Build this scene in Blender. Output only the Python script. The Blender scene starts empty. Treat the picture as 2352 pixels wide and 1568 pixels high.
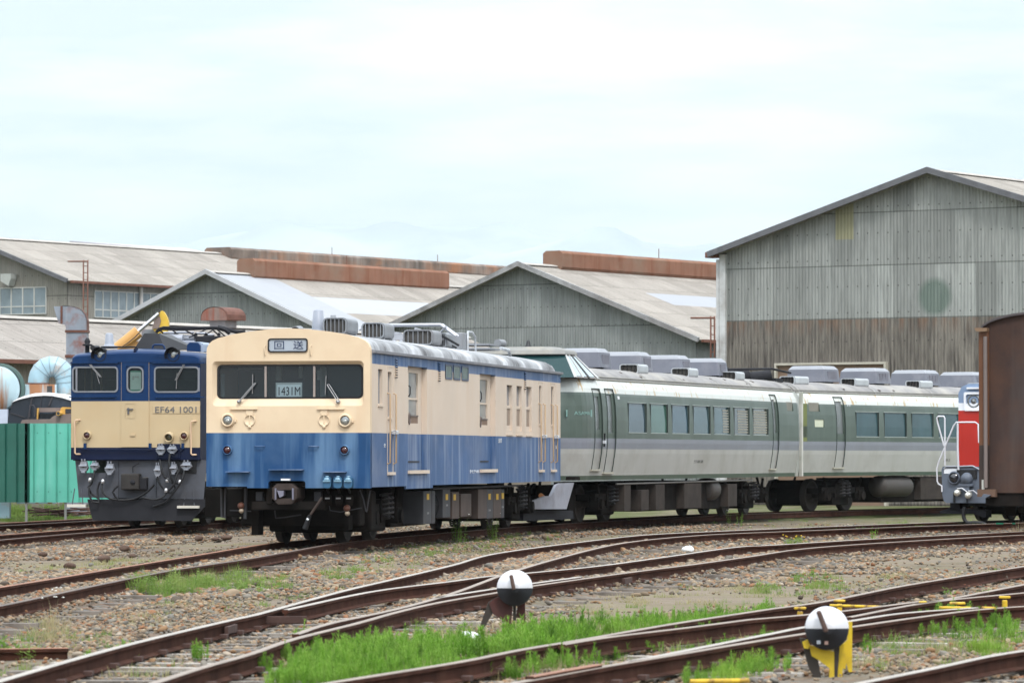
import bpy, bmesh, math, random
import numpy as np
from mathutils import Vector, Matrix
random.seed(7); rng = np.random.default_rng(7)
sc = bpy.context.scene
COL = sc.collection
# ---------------------------------------------------------------- camera, sky, sun, exposure
F, CX, CY, CAMZ = 9700.0, 1176.0, 784.0, 1.48        # photo measured on a 2352 px wide copy; rail tops are z = 0
PITCH = math.atan(265.0 / F)
cam = bpy.data.objects.new('camera', bpy.data.cameras.new('camera')); COL.objects.link(cam)
cam.location = (0, 0, CAMZ); cam.rotation_euler = (math.pi/2 + PITCH, 0, 0)
cam.data.lens = 36.0 * F / 2352.0; cam.data.sensor_width = 36.0
cam.data.clip_start = 1.0; cam.data.clip_end = 80000
cam.data.dof.use_dof = True; cam.data.dof.focus_distance = 76.0; cam.data.dof.aperture_fstop = 6.3
sc.camera = cam
SUN_EL, SUN_AZ = math.radians(52), math.radians(166)   # azimuth clockwise from +Y
w = bpy.data.worlds.new('World'); sc.world = w; w.use_nodes = True
def build_world():
    nt = w.node_tree; N = nt.nodes; L = nt.links; N.clear()
    out = N.new('ShaderNodeOutputWorld'); bg = N.new('ShaderNodeBackground'); bg.inputs['Strength'].default_value = 0.12
    sky = N.new('ShaderNodeTexSky'); sky.sky_type = 'NISHITA'; sky.sun_disc = False
    sky.sun_elevation = SUN_EL; sky.sun_rotation = SUN_AZ; sky.air_density = 1.0; sky.dust_density = 3.0
    tc = N.new('ShaderNodeTexCoord'); sep = N.new('ShaderNodeSeparateXYZ'); L.new(tc.outputs['Generated'], sep.inputs[0])
    mp = N.new('ShaderNodeMapping'); mp.inputs['Scale'].default_value = (6, 6, 30); mp.inputs['Location'].default_value = (3.1, 0.4, 2.35)
    L.new(tc.outputs['Generated'], mp.inputs[0])
    n1 = N.new('ShaderNodeTexNoise'); n1.inputs['Scale'].default_value = 1.5; n1.inputs['Detail'].default_value = 5; n1.inputs['Roughness'].default_value = .5
    L.new(mp.outputs[0], n1.inputs['Vector'])
    # cloud cover: thin near the horizon band, thick above
    cr = N.new('ShaderNodeValToRGB'); cr.color_ramp.elements[0].position = .44; cr.color_ramp.elements[1].position = .66
    L.new(n1.outputs['Fac'], cr.inputs['Fac'])
    # elevation bias
    mr = N.new('ShaderNodeMapRange'); mr.inputs['From Min'].default_value = .052; mr.inputs['From Max'].default_value = .100
    L.new(sep.outputs['Z'], mr.inputs['Value'])
    mx = N.new('ShaderNodeMath'); mx.operation = 'MAXIMUM'
    mul = N.new('ShaderNodeMath'); mul.operation = 'MULTIPLY'; mul.inputs[1].default_value = .28
    mx.operation = 'ADD'; mx.use_clamp = True; mc2 = N.new('ShaderNodeMath'); mc2.operation = 'MULTIPLY'; mc2.inputs[1].default_value = .85; L.new(cr.outputs['Color'], mc2.inputs[0])
    L.new(mr.outputs[0], mul.inputs[0]); L.new(mul.outputs[0], mx.inputs[0]); L.new(mc2.outputs[0], mx.inputs[1])
    thin = N.new('ShaderNodeRGB'); thin.outputs[0].default_value = (6.15, 7.95, 8.85, 1)
    thick = N.new('ShaderNodeRGB'); thick.outputs[0].default_value = (11.7, 11.6, 11.7, 1)
    mc = N.new('ShaderNodeMixRGB'); L.new(mx.outputs[0], mc.inputs[0]); L.new(thin.outputs[0], mc.inputs[1]); L.new(thick.outputs[0], mc.inputs[2])
    # a thin share of the clear sky behind the veil
    ms = N.new('ShaderNodeMixRGB'); ms.inputs[0].default_value = .10; L.new(mc.outputs[0], ms.inputs[1]); L.new(sky.outputs[0], ms.inputs[2])
    # overcast sky: brighter towards the zenith
    zr = N.new('ShaderNodeMapRange'); zr.inputs['From Min'].default_value = .13; zr.inputs['From Max'].default_value = 1; zr.inputs['To Min'].default_value = 1; zr.inputs['To Max'].default_value = 2.9
    L.new(sep.outputs['Z'], zr.inputs['Value'])
    vm = N.new('ShaderNodeVectorMath'); vm.operation = 'SCALE'; L.new(ms.outputs[0], vm.inputs[0]); L.new(zr.outputs[0], vm.inputs['Scale'])
    L.new(vm.outputs[0], bg.inputs['Color']); L.new(bg.outputs[0], out.inputs[0])
build_world()
sun = bpy.data.objects.new('sun', bpy.data.lights.new('sun', 'SUN')); COL.objects.link(sun)
sun.data.energy = 2.0; sun.data.angle = math.radians(10); sun.data.color = (1, .98, .95)
_d = Vector((math.sin(SUN_AZ)*math.cos(SUN_EL), math.cos(SUN_AZ)*math.cos(SUN_EL), math.sin(SUN_EL)))
sun.rotation_euler = _d.to_track_quat('Z', 'Y').to_euler()
sc.view_settings.view_transform = 'Standard'; sc.view_settings.look = 'None'
sc.view_settings.exposure = -0.04; sc.view_settings.gamma = 1.0
sc.render.resolution_x = 1024; sc.render.resolution_y = 682
sc.cycles.max_bounces = 6; sc.cycles.diffuse_bounces = 3; sc.cycles.transparent_max_bounces = 12
# ---------------------------------------------------------------- measuring helpers (only give coordinates)
CROP = {'A1':(0,900,.4252),'A2':(0,1500,.4252),'F1':(800,1250,.34014),'F2':(800,1700,.34014),'S1':(1450,1200,.38265),
 'S2':(1450,1650,.38265),'G1':(2200,1350,.4252),'G2':(2200,1700,.4252),'R1':(3096,1200,.4252),'R2':(3096,1600,.4252),
 'B':(2796,600,.5527),'M':(800,900,.5952),'L1':(0,2065,.4252),'L2':(1000,2065,.4252),'L3':(2000,2065,.4252),'L4':(3096,2065,.4252),
 'D1':(0,1380,.12755),'D2':(0,1500,.1403),'D3':(450,1200,.34014),'D4':(2000,1300,.2126),'D5':(3700,1250,.22323),'D6':(3650,1750,.25515),
 'D7':(3180,2380,.22388),'D8':(1880,2260,.19133)}
def P(c, x, y):
    a, b, k = CROP[c]; return ((a + k*x)/1.74150, (b + k*y)/1.74150)
def ray(x, y):
    dx = (x-CX)/F; dz = (CY-y)/F; c, s = math.cos(PITCH), math.sin(PITCH)
    return Vector((dx, c - dz*s, s + dz*c))
def gp(x, y, z=0.0):
    d = ray(x, y); t = (z-CAMZ)/d.z; return Vector((d.x*t, d.y*t, z))
def at(x, y, Y):
    d = ray(x, y); t = Y/d.y; return Vector((d.x*t, Y, CAMZ + d.z*t))
class Fr:
    def __init__(s, ox, oy, deg, oz=0.0):
        s.o = Vector((ox, oy, oz)); s.a = math.radians(deg)
        s.ax = Vector((math.sin(s.a), math.cos(s.a), 0)); s.lx = Vector((math.cos(s.a), -math.sin(s.a), 0))
    def _hit(s, x, y, n, d):
        r = ray(x, y); c = Vector((0, 0, CAMZ)); t = (d - n.dot(c - s.o)) / n.dot(r); return c + r*t
    def side(s, x, y, lat):
        p = s._hit(x, y, s.lx, lat); return ((p-s.o).dot(s.ax), p.z - s.o.z)
    def front(s, x, y, dist=0.0):
        p = s._hit(x, y, s.ax, dist); return ((p-s.o).dot(s.lx), p.z - s.o.z)
    def S(s, c, x, y, lat): return s.side(*P(c, x, y), lat)
    def Q(s, c, x, y, dist=0.0): return s.front(*P(c, x, y), dist)
    def top(s, x, y, z):
        p = gp(x, y, z + s.o.z); return ((p-s.o).dot(s.lx), (p-s.o).dot(s.ax))
    def world(s, lat, dist, z=0): return s.o + s.lx*lat + s.ax*dist + Vector((0, 0, z))
    def place(s, o): o.location = s.o; o.rotation_euler = (0, 0, -s.a)
# ---------------------------------------------------------------- object helpers
def tag(o, label=None, cat=None, group=None, kind=None):
    if label: o['label'] = label
    if cat: o['category'] = cat
    if group: o['group'] = group
    if kind: o['kind'] = kind
    return o
def thing(name, label, cat, fr=None, loc=(0,0,0), rz=0, group=None):
    o = bpy.data.objects.new(name, None); COL.objects.link(o); o.empty_display_size = .2
    if fr: fr.place(o)
    else: o.location = loc; o.rotation_euler = (0, 0, rz)
    return tag(o, label, cat, group)
def copy_tree(o, parent=None):
    c = o.copy(); COL.objects.link(c); c.parent = parent
    for ch in list(o.children): copy_tree(ch, c)
    return c
class MB:
    def __init__(s): s.v = []; s.f = []; s.m = []; s.sm = []
    def add(s, vs, fs, m=0, smooth=False):
        b = len(s.v); s.v += [tuple(v) for v in vs]
        for f in fs: s.f.append(tuple(b+i for i in f)); s.m.append(m); s.sm.append(smooth)
        return s
    def box(s, x0, x1, y0, y1, z0, z1, m=0):
        vs = [(x,y,z) for z in (z0,z1) for y in (y0,y1) for x in (x0,x1)]
        return s.add(vs, [(0,2,3,1),(4,5,7,6),(0,1,5,4),(2,6,7,3),(0,4,6,2),(1,3,7,5)], m)
    def obox(s, c, ux, uy, uz, hx, hy, hz, m=0):
        c = Vector(c); ux, uy, uz = Vector(ux), Vector(uy), Vector(uz)
        vs = [c + ux*(hx*i) + uy*(hy*j) + uz*(hz*k) for k in (-1,1) for j in (-1,1) for i in (-1,1)]
        return s.add(vs, [(0,2,3,1),(4,5,7,6),(0,1,5,4),(2,6,7,3),(0,4,6,2),(1,3,7,5)], m)
    def tube(s, pts, r, n=8, m=0, caps=True, closed=False):
        pts = [Vector(p) for p in pts]; k = len(pts); rs = r if isinstance(r, (list, tuple)) else [r]*k
        vs = []; prev = None
        for i, p in enumerate(pts):
            if closed: d = pts[(i+1) % k] - pts[i-1]
            else: d = pts[min(i+1, k-1)] - pts[max(i-1, 0)]
            d.normalize()
            if prev is None:
                a = Vector((0,0,1)) if abs(d.z) < .9 else Vector((1,0,0)); u = d.cross(a).normalized()
            else: u = (prev - d*prev.dot(d)).normalized()
            prev = u; v = d.cross(u)
            for j in range(n):
                t = 2*math.pi*j/n; vs.append(p + (u*math.cos(t) + v*math.sin(t))*rs[i])
        fs = []
        for i in range(k if closed else k-1):
            for j in range(n):
                a = i*n+j; b = i*n+(j+1) % n; c = ((i+1) % k)*n+(j+1) % n; d = ((i+1) % k)*n+j
                fs.append((a,b,c,d))
        s.add(vs, fs, m, n > 5)
        if caps and not closed:
            s.add(vs[:n], [tuple(range(n))[::-1]], m); s.add(vs[-n:], [tuple(range(n))], m)
        return s
    def cyl(s, p0, p1, r0, r1=None, n=16, m=0): return s.tube([p0, p1], [r0, r0 if r1 is None else r1], n, m)
    def lathe(s, o, d, prof, n=24, m=0):
        # prof: (radius, height along d)
        d = Vector(d).normalized(); a = Vector((0,0,1)) if abs(d.z) < .9 else Vector((1,0,0)); u = d.cross(a).normalized(); v = d.cross(u); o = Vector(o)
        vs = []
        for r, h in prof:
            for j in range(n):
                t = 2*math.pi*j/n; vs.append(o + d*h + (u*math.cos(t) + v*math.sin(t))*max(r, 1e-4))
        fs = [(i*n+j, i*n+(j+1) % n, (i+1)*n+(j+1) % n, (i+1)*n+j) for i in range(len(prof)-1) for j in range(n)]
        return s.add(vs, fs, m, True)
    def prism(s, poly, fn, a0, a1, m=0, smooth=False):
        # poly: 2-D outline, fn(u, v, a) -> point; extruded from a0 to a1
        n = len(poly); vs = [fn(u, v, a0) for u, v in poly] + [fn(u, v, a1) for u, v in poly]
        s.add(vs, [(i, (i+1) % n, n+(i+1) % n, n+i) for i in range(n)], m, smooth)
        s.add(vs, [tuple(range(n))[::-1]], m); s.add(vs, [tuple(range(n, 2*n))], m)
        return s
    def build(s, name, mats, parent=None, bevel=0, normals=True, seg=2):
        me = bpy.data.meshes.new(name); me.from_pydata(s.v, [], s.f)
        if not isinstance(mats, (list, tuple)): mats = [mats]
        for m in mats: me.materials.append(m)
        me.polygons.foreach_set('material_index', s.m); me.polygons.foreach_set('use_smooth', s.sm)
        if normals:
            bm = bmesh.new(); bm.from_mesh(me); bmesh.ops.recalc_face_normals(bm, faces=bm.faces); bm.to_mesh(me); bm.free()
        me.update()
        o = bpy.data.objects.new(name, me); COL.objects.link(o)
        if parent: o.parent = parent
        if bevel:
            b = o.modifiers.new('b', 'BEVEL'); b.width = bevel; b.segments = seg; b.limit_method = 'ANGLE'; b.angle_limit = math.radians(40); b.harden_normals = False
        return o
def rrect(x0, x1, z0, z1, r, n=5):
    pts = []
    for cx, cz, a0 in ((x1-r, z1-r, 0), (x0+r, z1-r, 90), (x0+r, z0+r, 180), (x1-r, z0+r, 270)):
        for i in range(n+1):
            a = math.radians(a0 + 90*i/n); pts.append((cx + r*math.cos(a), cz + r*math.sin(a)))
    return pts
def smooth_path(pts, step=.5):
    pts = [Vector(p) for p in pts]
    if len(pts) == 2: ps = pts
    ext = [pts[0]*2 - pts[1]] + pts + [pts[-1]*2 - pts[-2]]; out = []
    for i in range(1, len(ext)-2):
        p0, p1, p2, p3 = ext[i-1:i+3]; n = max(1, int((p2-p1).length/step))
        for k in range(n):
            t = k/n; out.append(.5*((2*p1) + (p2-p0)*t + (2*p0-5*p1+4*p2-p3)*t*t + (3*p1-p0-3*p2+p3)*t*t*t))
    out.append(pts[-1]); return out
# ---------------------------------------------------------------- materials
class NT:
    def __init__(s, name):
        s.mat = bpy.data.materials.new(name); s.mat.use_nodes = True; s.t = s.mat.node_tree; s.N = s.t.nodes; s.L = s.t.links; s.N.clear()
        s.out = s.N.new('ShaderNodeOutputMaterial'); s.tc = s.N.new('ShaderNodeTexCoord')
    def n(s, t, **kw):
        x = s.N.new(t)
        for k, v in kw.items(): setattr(x, k, v)
        return x
    def link(s, a, b): s.L.new(a, b)
    def setin(s, node, name, v):
        if hasattr(v, 'is_linked') or hasattr(v, 'links'): s.L.new(v, node.inputs[name])
        else:
            if isinstance(v, tuple) and len(v) == 3 and node.inputs[name].type == 'RGBA': v = v + (1,)
            node.inputs[name].default_value = v
    def math(s, op, a, b=0.0, c=0.0, clamp=False):
        x = s.n('ShaderNodeMath', operation=op, use_clamp=clamp); s.setin(x, 0, a); s.setin(x, 1, b)
        if op in ('MULTIPLY_ADD', 'COMPARE', 'WRAP'): s.setin(x, 2, c)
        return x.outputs[0]
    def mix(s, f, a, b, mode='MIX'):
        x = s.n('ShaderNodeMixRGB', blend_type=mode); s.setin(x, 0, f); s.setin(x, 1, a); s.setin(x, 2, b); return x.outputs[0]
    def noise(s, scale, sx=1, sy=1, sz=1, detail=3, rough=.55, vec=None, loc=(0,0,0)):
        mp = s.n('ShaderNodeMapping'); mp.inputs['Scale'].default_value = (sx, sy, sz); mp.inputs['Location'].default_value = loc
        s.link(vec or s.tc.outputs['Object'], mp.inputs[0])
        x = s.n('ShaderNodeTexNoise'); x.inputs['Scale'].default_value = scale; x.inputs['Detail'].default_value = detail; x.inputs['Roughness'].default_value = rough
        s.link(mp.outputs[0], x.inputs['Vector']); return x.outputs['Fac']
    def ramp(s, f, a, b):
        x = s.n('ShaderNodeMapRange'); x.inputs['From Min'].default_value = a; x.inputs['From Max'].default_value = b; s.setin(x, 'Value', f); return x.outputs[0]
    def bsdf(s, col, rough=.6, metal=0, spec=.5, normal=None, coat=0):
        b = s.n('ShaderNodeBsdfPrincipled'); s.setin(b, 'Base Color', col); s.setin(b, 'Roughness', rough); s.setin(b, 'Metallic', metal)
        b.inputs['Specular IOR Level'].default_value = spec
        if coat: b.inputs['Coat Weight'].default_value = coat
        if normal: s.link(normal, b.inputs['Normal'])
        s.link(b.outputs[0], s.out.inputs[0]); return b
    def bump(s, h, strength=.4, dist=.01, base=None):
        b = s.n('ShaderNodeBump'); b.inputs['Strength'].default_value = strength; b.inputs['Distance'].default_value = dist; s.link(h, b.inputs['Height'])
        if base: s.link(base, b.inputs['Normal'])
        return b.outputs[0]
MATS = {}
def paint(name, col, rough=.5, metal=0, var=.12, vs=2.0, streak=None, samt=.5, sscale=5.0, dirt=None, damt=.3, dscale=1.3, bump=.15, bs=60, spec=.4, srange=(.5,.75)):
    """weathered paint: tone noise, vertical run-down streaks, blotchy dirt"""
    if name in MATS: return MATS[name]
    t = NT(name)
    c = t.mix(t.ramp(t.noise(vs), .3, .7), tuple(x*(1-var) for x in col), tuple(min(1, x*(1+var)) for x in col))
    if streak:
        m = t.math('MULTIPLY', t.ramp(t.noise(sscale, 1, 1, .10, 4), *srange), samt); c = t.mix(m, c, streak)
    if dirt:
        m = t.math('MULTIPLY', t.ramp(t.noise(dscale, 1, 1, 1, 6, .65, loc=(5,3,9)), .48, .7), damt); c = t.mix(m, c, dirt)
    t.bsdf(c, rough, metal, spec, t.bump(t.noise(bs, detail=2), bump, .004)); MATS[name] = t.mat; return t.mat
def plain(name, col, rough=.6, metal=0, spec=.4): return paint(name, col, rough, metal, .08, 6, bump=.05, spec=spec)
def emit(name, col, k):
    t = NT(name); e = t.n('ShaderNodeEmission'); e.inputs[0].default_value = (*col, 1); e.inputs[1].default_value = k; t.link(e.outputs[0], t.out.inputs[0]); return t.mat
def glass(name, tint, refl=1.0, clear=.55, rough=.03):
    """tinted pane: partly see-through, with a fresnel reflection"""
    if name in MATS: return MATS[name]
    t = NT(name)
    tr = t.n('ShaderNodeBsdfTransparent'); tr.inputs[0].default_value = (*tint, 1)
    df = t.n('ShaderNodeBsdfDiffuse'); df.inputs[0].default_value = tuple(x*.25 for x in tint)+(1,)
    m1 = t.n('ShaderNodeMixShader'); m1.inputs[0].default_value = clear; t.link(df.outputs[0], m1.inputs[1]); t.link(tr.outputs[0], m1.inputs[2])
    gl = t.n('ShaderNodeBsdfGlossy'); gl.inputs['Roughness'].default_value = rough; gl.inputs[0].default_value = (.85,.93,1,1)
    fr = t.n('ShaderNodeFresnel'); fr.inputs[0].default_value = 1.5
    f = t.math('MULTIPLY', fr.outputs[0], refl, clamp=True)
    m2 = t.n('ShaderNodeMixShader'); t.link(f, m2.inputs[0]); t.link(m1.outputs[0], m2.inputs[1]); t.link(gl.outputs[0], m2.inputs[2])
    t.link(m2.outputs[0], t.out.inputs[0]); MATS[name] = t.mat; return t.mat
def corrugated(name, base, dark, pitch=.13, sw=.9, sh=1.82, bolts=None, tone=.16, streak=.5, ss=3.0, rust=None, bumpd=.012, joint=.6, extra=None, trough_tone=.14):
    """fibre-cement sheeting: local X across the waves, local Z up the sheet"""
    t = NT(name); sep = t.n('ShaderNodeSeparateXYZ'); t.link(t.tc.outputs['Object'], sep.inputs[0]); X, Z = sep.outputs['X'], sep.outputs['Z']
    wv = t.math('SINE', t.math('MULTIPLY', X, 2*math.pi/pitch))
    row = t.math('FLOOR', t.math('DIVIDE', Z, sh)); colm = t.math('FLOOR', t.math('DIVIDE', X, sw))
    cmb = t.n('ShaderNodeCombineXYZ'); t.link(colm, cmb.inputs[0]); t.link(row, cmb.inputs[1])
    wn = t.n('ShaderNodeTexWhiteNoise', noise_dimensions='2D'); t.link(cmb.outputs[0], wn.inputs['Vector'])
    c = t.mix(wn.outputs['Value'], tuple(x*(1-tone) for x in base), tuple(min(1,x*(1+tone)) for x in base))
    c = t.mix(t.math('MULTIPLY', t.ramp(t.noise(.55, 1, 1, .7, 6, .65, loc=(2,9,4)), .45, .7), .35), c, tuple(x*1.12 for x in dark))
    st = t.ramp(t.noise(ss, 1.6, 1, .16, 5, .6), .45, .72); c = t.mix(t.math('MULTIPLY', st, streak), c, dark)
    st2 = t.ramp(t.noise(9, 1.5, 1, .12, 3, .6, loc=(7,1,3)), .5, .75); c = t.mix(t.math('MULTIPLY', st2, streak*.6), c, dark)
    # darker tone along the trough of each wave
    c = t.mix(t.math('MULTIPLY', t.ramp(wv, .3, -1), trough_tone), c, dark)
    if rust:
        fz = t.math('FRACT', t.math('DIVIDE', Z, sh)); r = t.math('MULTIPLY', t.ramp(fz, .8, 1), t.ramp(t.noise(2.2, 1.5, 1, .3), .42, .6)); c = t.mix(r, c, rust)
    fz = t.math('FRACT', t.math('DIVIDE', Z, sh)); j = t.math('LESS_THAN', fz, .022); c = t.mix(t.math('MULTIPLY', j, joint), c, tuple(x*.25 for x in dark))
    fx = t.math('FRACT', t.math('DIVIDE', X, sw)); j = t.math('LESS_THAN', fx, .02); c = t.mix(t.math('MULTIPLY', j, .35), c, dark)
    if bolts:
        bx, bz, off = bolts
        ax = t.math('MULTIPLY', t.math('SUBTRACT', t.math('FRACT', t.math('DIVIDE', X, bx)), .5), bx)
        az = t.math('MULTIPLY', t.math('SUBTRACT', t.math('FRACT', t.math('DIVIDE', t.math('ADD', Z, off), bz)), .5), bz)
        d = t.math('SQRT', t.math('ADD', t.math('MULTIPLY', ax, ax), t.math('MULTIPLY', az, az)))
        c = t.mix(t.math('MULTIPLY', t.math('LESS_THAN', d, .03), .6), c, (.03,.028,.026))
    if extra: c = extra(t, c, X, Z)
    t.bsdf(c, .9, 0, .06, t.bump(wv, 1.0, bumpd, t.bump(t.noise(40), .2, .01))); return t.mat
# ---------------------------------------------------------------- ground, ballast, rails
GZ = -.205
def pc(c, pts, z=0.0): return [gp(*P(c, x, y), z) for x, y in pts]
def pd(pts, z=0.0): return [gp(x, y, z) for x, y in pts]
RAILS = {}   # traced rail-head lines
RAILS['k_far'] = pd([(-160,1368),(0,1347),(268,1303.5),(439,1276),(574,1258)])
RAILS['k_near'] = pd([(-160,1418),(0,1389.6),(244,1338),(403,1307),(574,1281.5),(700,1262)])
# centre line of the main track under the railcar and coaches
CL = [(-6.2,30),(-5.62,42),(-5.25,50),(-4.85,57),(-4.3,64),(-3.72,71),(-3.32,74.5),(-2.1,81.4),(-.8,88.2),(.1,92.3),(1.2,96.2),(4.8,107.8),(6.6,112.4),(9.0,117.2),(12.5,123),(17.5,131),(26,144)]
CLp = smooth_path([Vector((x,y,0)) for x,y in CL], .6)
def offset(path, d):
    out = []
    for i, p in enumerate(path):
        t = (path[min(i+1,len(path)-1)] - path[max(i-1,0)]).normalized(); out.append(p + Vector((t.y,-t.x,0))*d)
    return out
mrail_side = paint('rust_rail_web', (.052,.022,.015), .9, 0, .35, 3, spec=.08, streak=(.085,.045,.03), samt=.5, sscale=7)
mrail_top = {
 'bright': paint('worn_rail_head', (.42,.36,.31), .38, .5, .12, 1.0, bump=.03),
 'tan': paint('dull_rail_head', (.27,.21,.17), .5, .3, .15, 1.0, bump=.03),
 'rust': paint('rusty_rail_head', (.25,.12,.075), .7, .1, .2, 1.0, bump=.05),
 'dark': paint('dark_rail_head', (.12,.085,.07), .6, .2, .2, 1.0, bump=.03)}
mwood = paint('weathered_sleeper', (.17,.145,.125), .9, 0, .3, 3, dirt=(.045,.035,.03), damt=.8, dscale=4, bump=.6, bs=30)
mwoodl = paint('bleached_timber', (.34,.305,.27), .9, 0, .2, 4, dirt=(.12,.09,.07), damt=.8, dscale=5, bump=.5, bs=30)
mchair = paint('rusty_rail_chair', (.06,.032,.026), .9, 0, .3, 8)
PROF = [(-.062,-.14),(-.062,-.13),(-.012,-.115),(-.008,-.045),(-.031,-.034),(-.032,-.006),(-.026,0),(.026,0),(.032,-.006),(.031,-.034),(.008,-.045),(.012,-.115),(.062,-.13),(.062,-.14)]
def rail_mesh(path, top='tan', name='rail', parent=None, lift=0.0, hscale=1.0):
    mb = MB(); n = len(PROF); vs = []; org = parent.location if parent else Vector((0,0,0))
    for i, p in enumerate(path):
        t = (path[min(i+1,len(path)-1)] - path[max(i-1,0)]).normalized(); nrm = Vector((t.y,-t.x,0))
        for a, b in PROF: vs.append(p + nrm*a + Vector((0,0,b+lift)) - org)
    base = len(mb.v); mb.v += [tuple(v) for v in vs]
    for i in range(len(path)-1):
        for j in range(n-1):
            a = i*n+j; mb.f.append((a,a+1,a+n+1,a+n)); mb.m.append(1 if j in (5,6,7) else 0); mb.sm.append(False)
        mb.f.append((i*n+n-1,i*n,i*n+n,i*n+2*n-1)); mb.m.append(0); mb.sm.append(False)
    mb.f.append(tuple(range(n))); mb.m.append(0); mb.sm.append(False)
    mb.f.append(tuple(range(len(vs)-n, len(vs)))); mb.m.append(0); mb.sm.append(False)
    return mb.build(name, [mrail_side, mrail_top[top]], parent)
_sleeper = {}
def sleepers(parent, path, spacing=.75, length=2.1, s0=0, s1=1e9, mat=None, jitter=.03, name='sleeper', z=-.142, maxn=100, alt=None):
    mat = mat or mwood; key = (mat.name, length)
    acc = 0; last = -1e9; cnt = 0; org = parent.location
    if alt is not None and (alt.name, length) not in _sleeper:
        _o = MB().box(-length/2, length/2, -.1, .1, -.15, 0).build('sleeper', alt, None); _sleeper[(alt.name, length)] = _o.data; bpy.data.objects.remove(_o)
    if key not in _sleeper:
        me = MB().box(-length/2, length/2, -.1, .1, -.15, 0).build('sleeper', mat, None).data
        bpy.data.objects.remove(bpy.data.objects[-1] if False else [o for o in bpy.data.objects if o.data == me][0]); _sleeper[key] = me
    for i in range(1, len(path)):
        d = (path[i]-path[i-1]).length; acc += d
        if acc < s0 or acc > s1 or acc-last < spacing: continue
        last = acc; t = (path[i]-path[i-1]).normalized(); cnt += 1
        if cnt > maxn: break
        o = bpy.data.objects.new(name, _sleeper[key] if alt is None or random.random() < .5 else _sleeper[(alt.name, length)]); COL.objects.link(o); o.parent = parent
        o.location = path[i] - org + Vector((random.uniform(-.04,.04), 0, z + (random.uniform(-.045,.004) if name == 'sleeper' else random.uniform(-.01,.006)))); o.rotation_euler = (0, 0, -math.atan2(t.x, t.y) + random.uniform(-jitter, jitter))
# main track
tr = thing('railway_track', 'rusty track curving in from the left and running beneath the cream and blue railcar', 'railway track', loc=(-4.8,57,0))
far = RAILS['k_far'] ; near = RAILS['k_near']
off_far = [p for p in offset(CLp, -.565) if p.y > 69.5]; off_near = [p for p in offset(CLp, .565) if p.y > 69.5]
rail_mesh(smooth_path(far[:-1] + off_far[::4]), 'rust', parent=tr); rail_mesh(smooth_path(near[:-1] + off_near[::4]), 'dark', parent=tr)
sleepers(tr, CLp, .72, 2.1, s0=3, s1=62)
CLK = CLp
# locomotive track
e_near = smooth_path(pd([(-260,1265),(0,1239),(215,1220.8),(395,1207.8),(470,1203)], -.08)); e_near = e_near + [e_near[-1] + Vector((math.sin(math.radians(8.5)), math.cos(math.radians(8.5)), 0))*k for k in range(1, 26)]

tr2 = thing('railway_track', 'rusty track under the blue and cream electric locomotive', 'railway track', loc=(-8,80,0))
CLE = offset(e_near, -.53)
rail_mesh(e_near, 'dark', parent=tr2); rail_mesh(offset(e_near, -1.1), 'rust', parent=tr2); sleepers(tr2, CLE, 1.35, 2.1)
t3n = smooth_path(pd([(-260,1219),(0,1206.5),(200,1195.5),(420,1184)], -.08)); tr3 = thing('railway_track', 'narrow strip of rusty track furthest back at the left edge, beside the green fence', 'railway track', loc=(-9,94,0))
rail_mesh(t3n, 'dark', parent=tr3); rail_mesh(offset(t3n, -1.1), 'rust', parent=tr3); sleepers(tr3, offset(t3n, -.53), 1.1, 2.1)
rl = thing('loose_rail', 'spare rusty rail lying beside the rearmost track at left', 'rail', loc=(-10,99,0))
rail_mesh(smooth_path(pd([(-100,1201),(60,1196),(212,1189)], -.08)), 'rust', parent=rl, lift=-.04)
# left turnout
tl = thing('railway_turnout', 'large left-hand turnout with bleached timbers in the centre foreground', 'railway switch', loc=(-2,38,0))
R_a = smooth_path(pd([(-140,1607),(0,1561.5),(268.5,1485),(495.5,1430),(574,1412.8),(613,1403),(784,1356.7),(899,1329.8),(1038,1297),(1148,1268.5),(1368,1239.5),(1490,1227),(1637,1219.5),(1778,1213.5),(1997.5,1204.5),(2254,1195.5),(2420,1190),(2700,1181)]))
R_b = smooth_path(pd([(655,1399),(857,1356.7),(1038,1333.5),(1118.6,1322.5),(1207,1315),(1368,1299.3),(1514.6,1279.8),(1685.5,1256),(1778,1250.5),(2022,1235.8),(2290,1222.5),(2440,1216),(2700,1206)]))
R_n = smooth_path(pd([(200,1618),(349,1568),(460,1532),(574,1500),(672,1466.5),(818,1430),(916,1403),(1013.5,1381),(1143,1359),(1221.7,1344.5),(1441,1314),(1588,1295.6),(1722.5,1277),(1870.6,1256.6),(2144,1238.3),(2352,1227.3),(2440,1223),(2700,1212)]))
R_c = smooth_path(pd([(679,1455),(757,1430),(916,1395.7),(1038,1361.5),(1118.6,1332),(1148,1321),(1246,1290.8),(1356,1261.5),(1429,1246.5),(1514.6,1236),(1637,1226.5),(1778,1220.5),(1997,1212),(2254,1202.5),(2420,1197),(2700,1188)]))
rail_mesh(R_a, 'bright', parent=tl); rail_mesh(R_b, 'bright', parent=tl); rail_mesh(R_n, 'tan', parent=tl); rail_mesh(R_c, 'tan', parent=tl)
org = tl.location
g = smooth_path(pd([(995,1372.5),(1080,1359),(1160,1347),(1240,1336),(1330,1324)])); rail_mesh(g, 'bright', 'check_rail', tl)
mid_m = [(a+b)/2 for a, b in zip(pd([(0,1561.5),(268.5,1485),(574,1412.8),(857,1356.7)]), pd([(349,1568),(574,1500),(818,1430),(1013.5,1381)]))]
CLT = smooth_path(mid_m, .3)
sleepers(tl, CLT, .62, 2.5, mat=mwoodl, jitter=.05, name='timber', z=-.150, maxn=60, alt=mwood)
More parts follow.
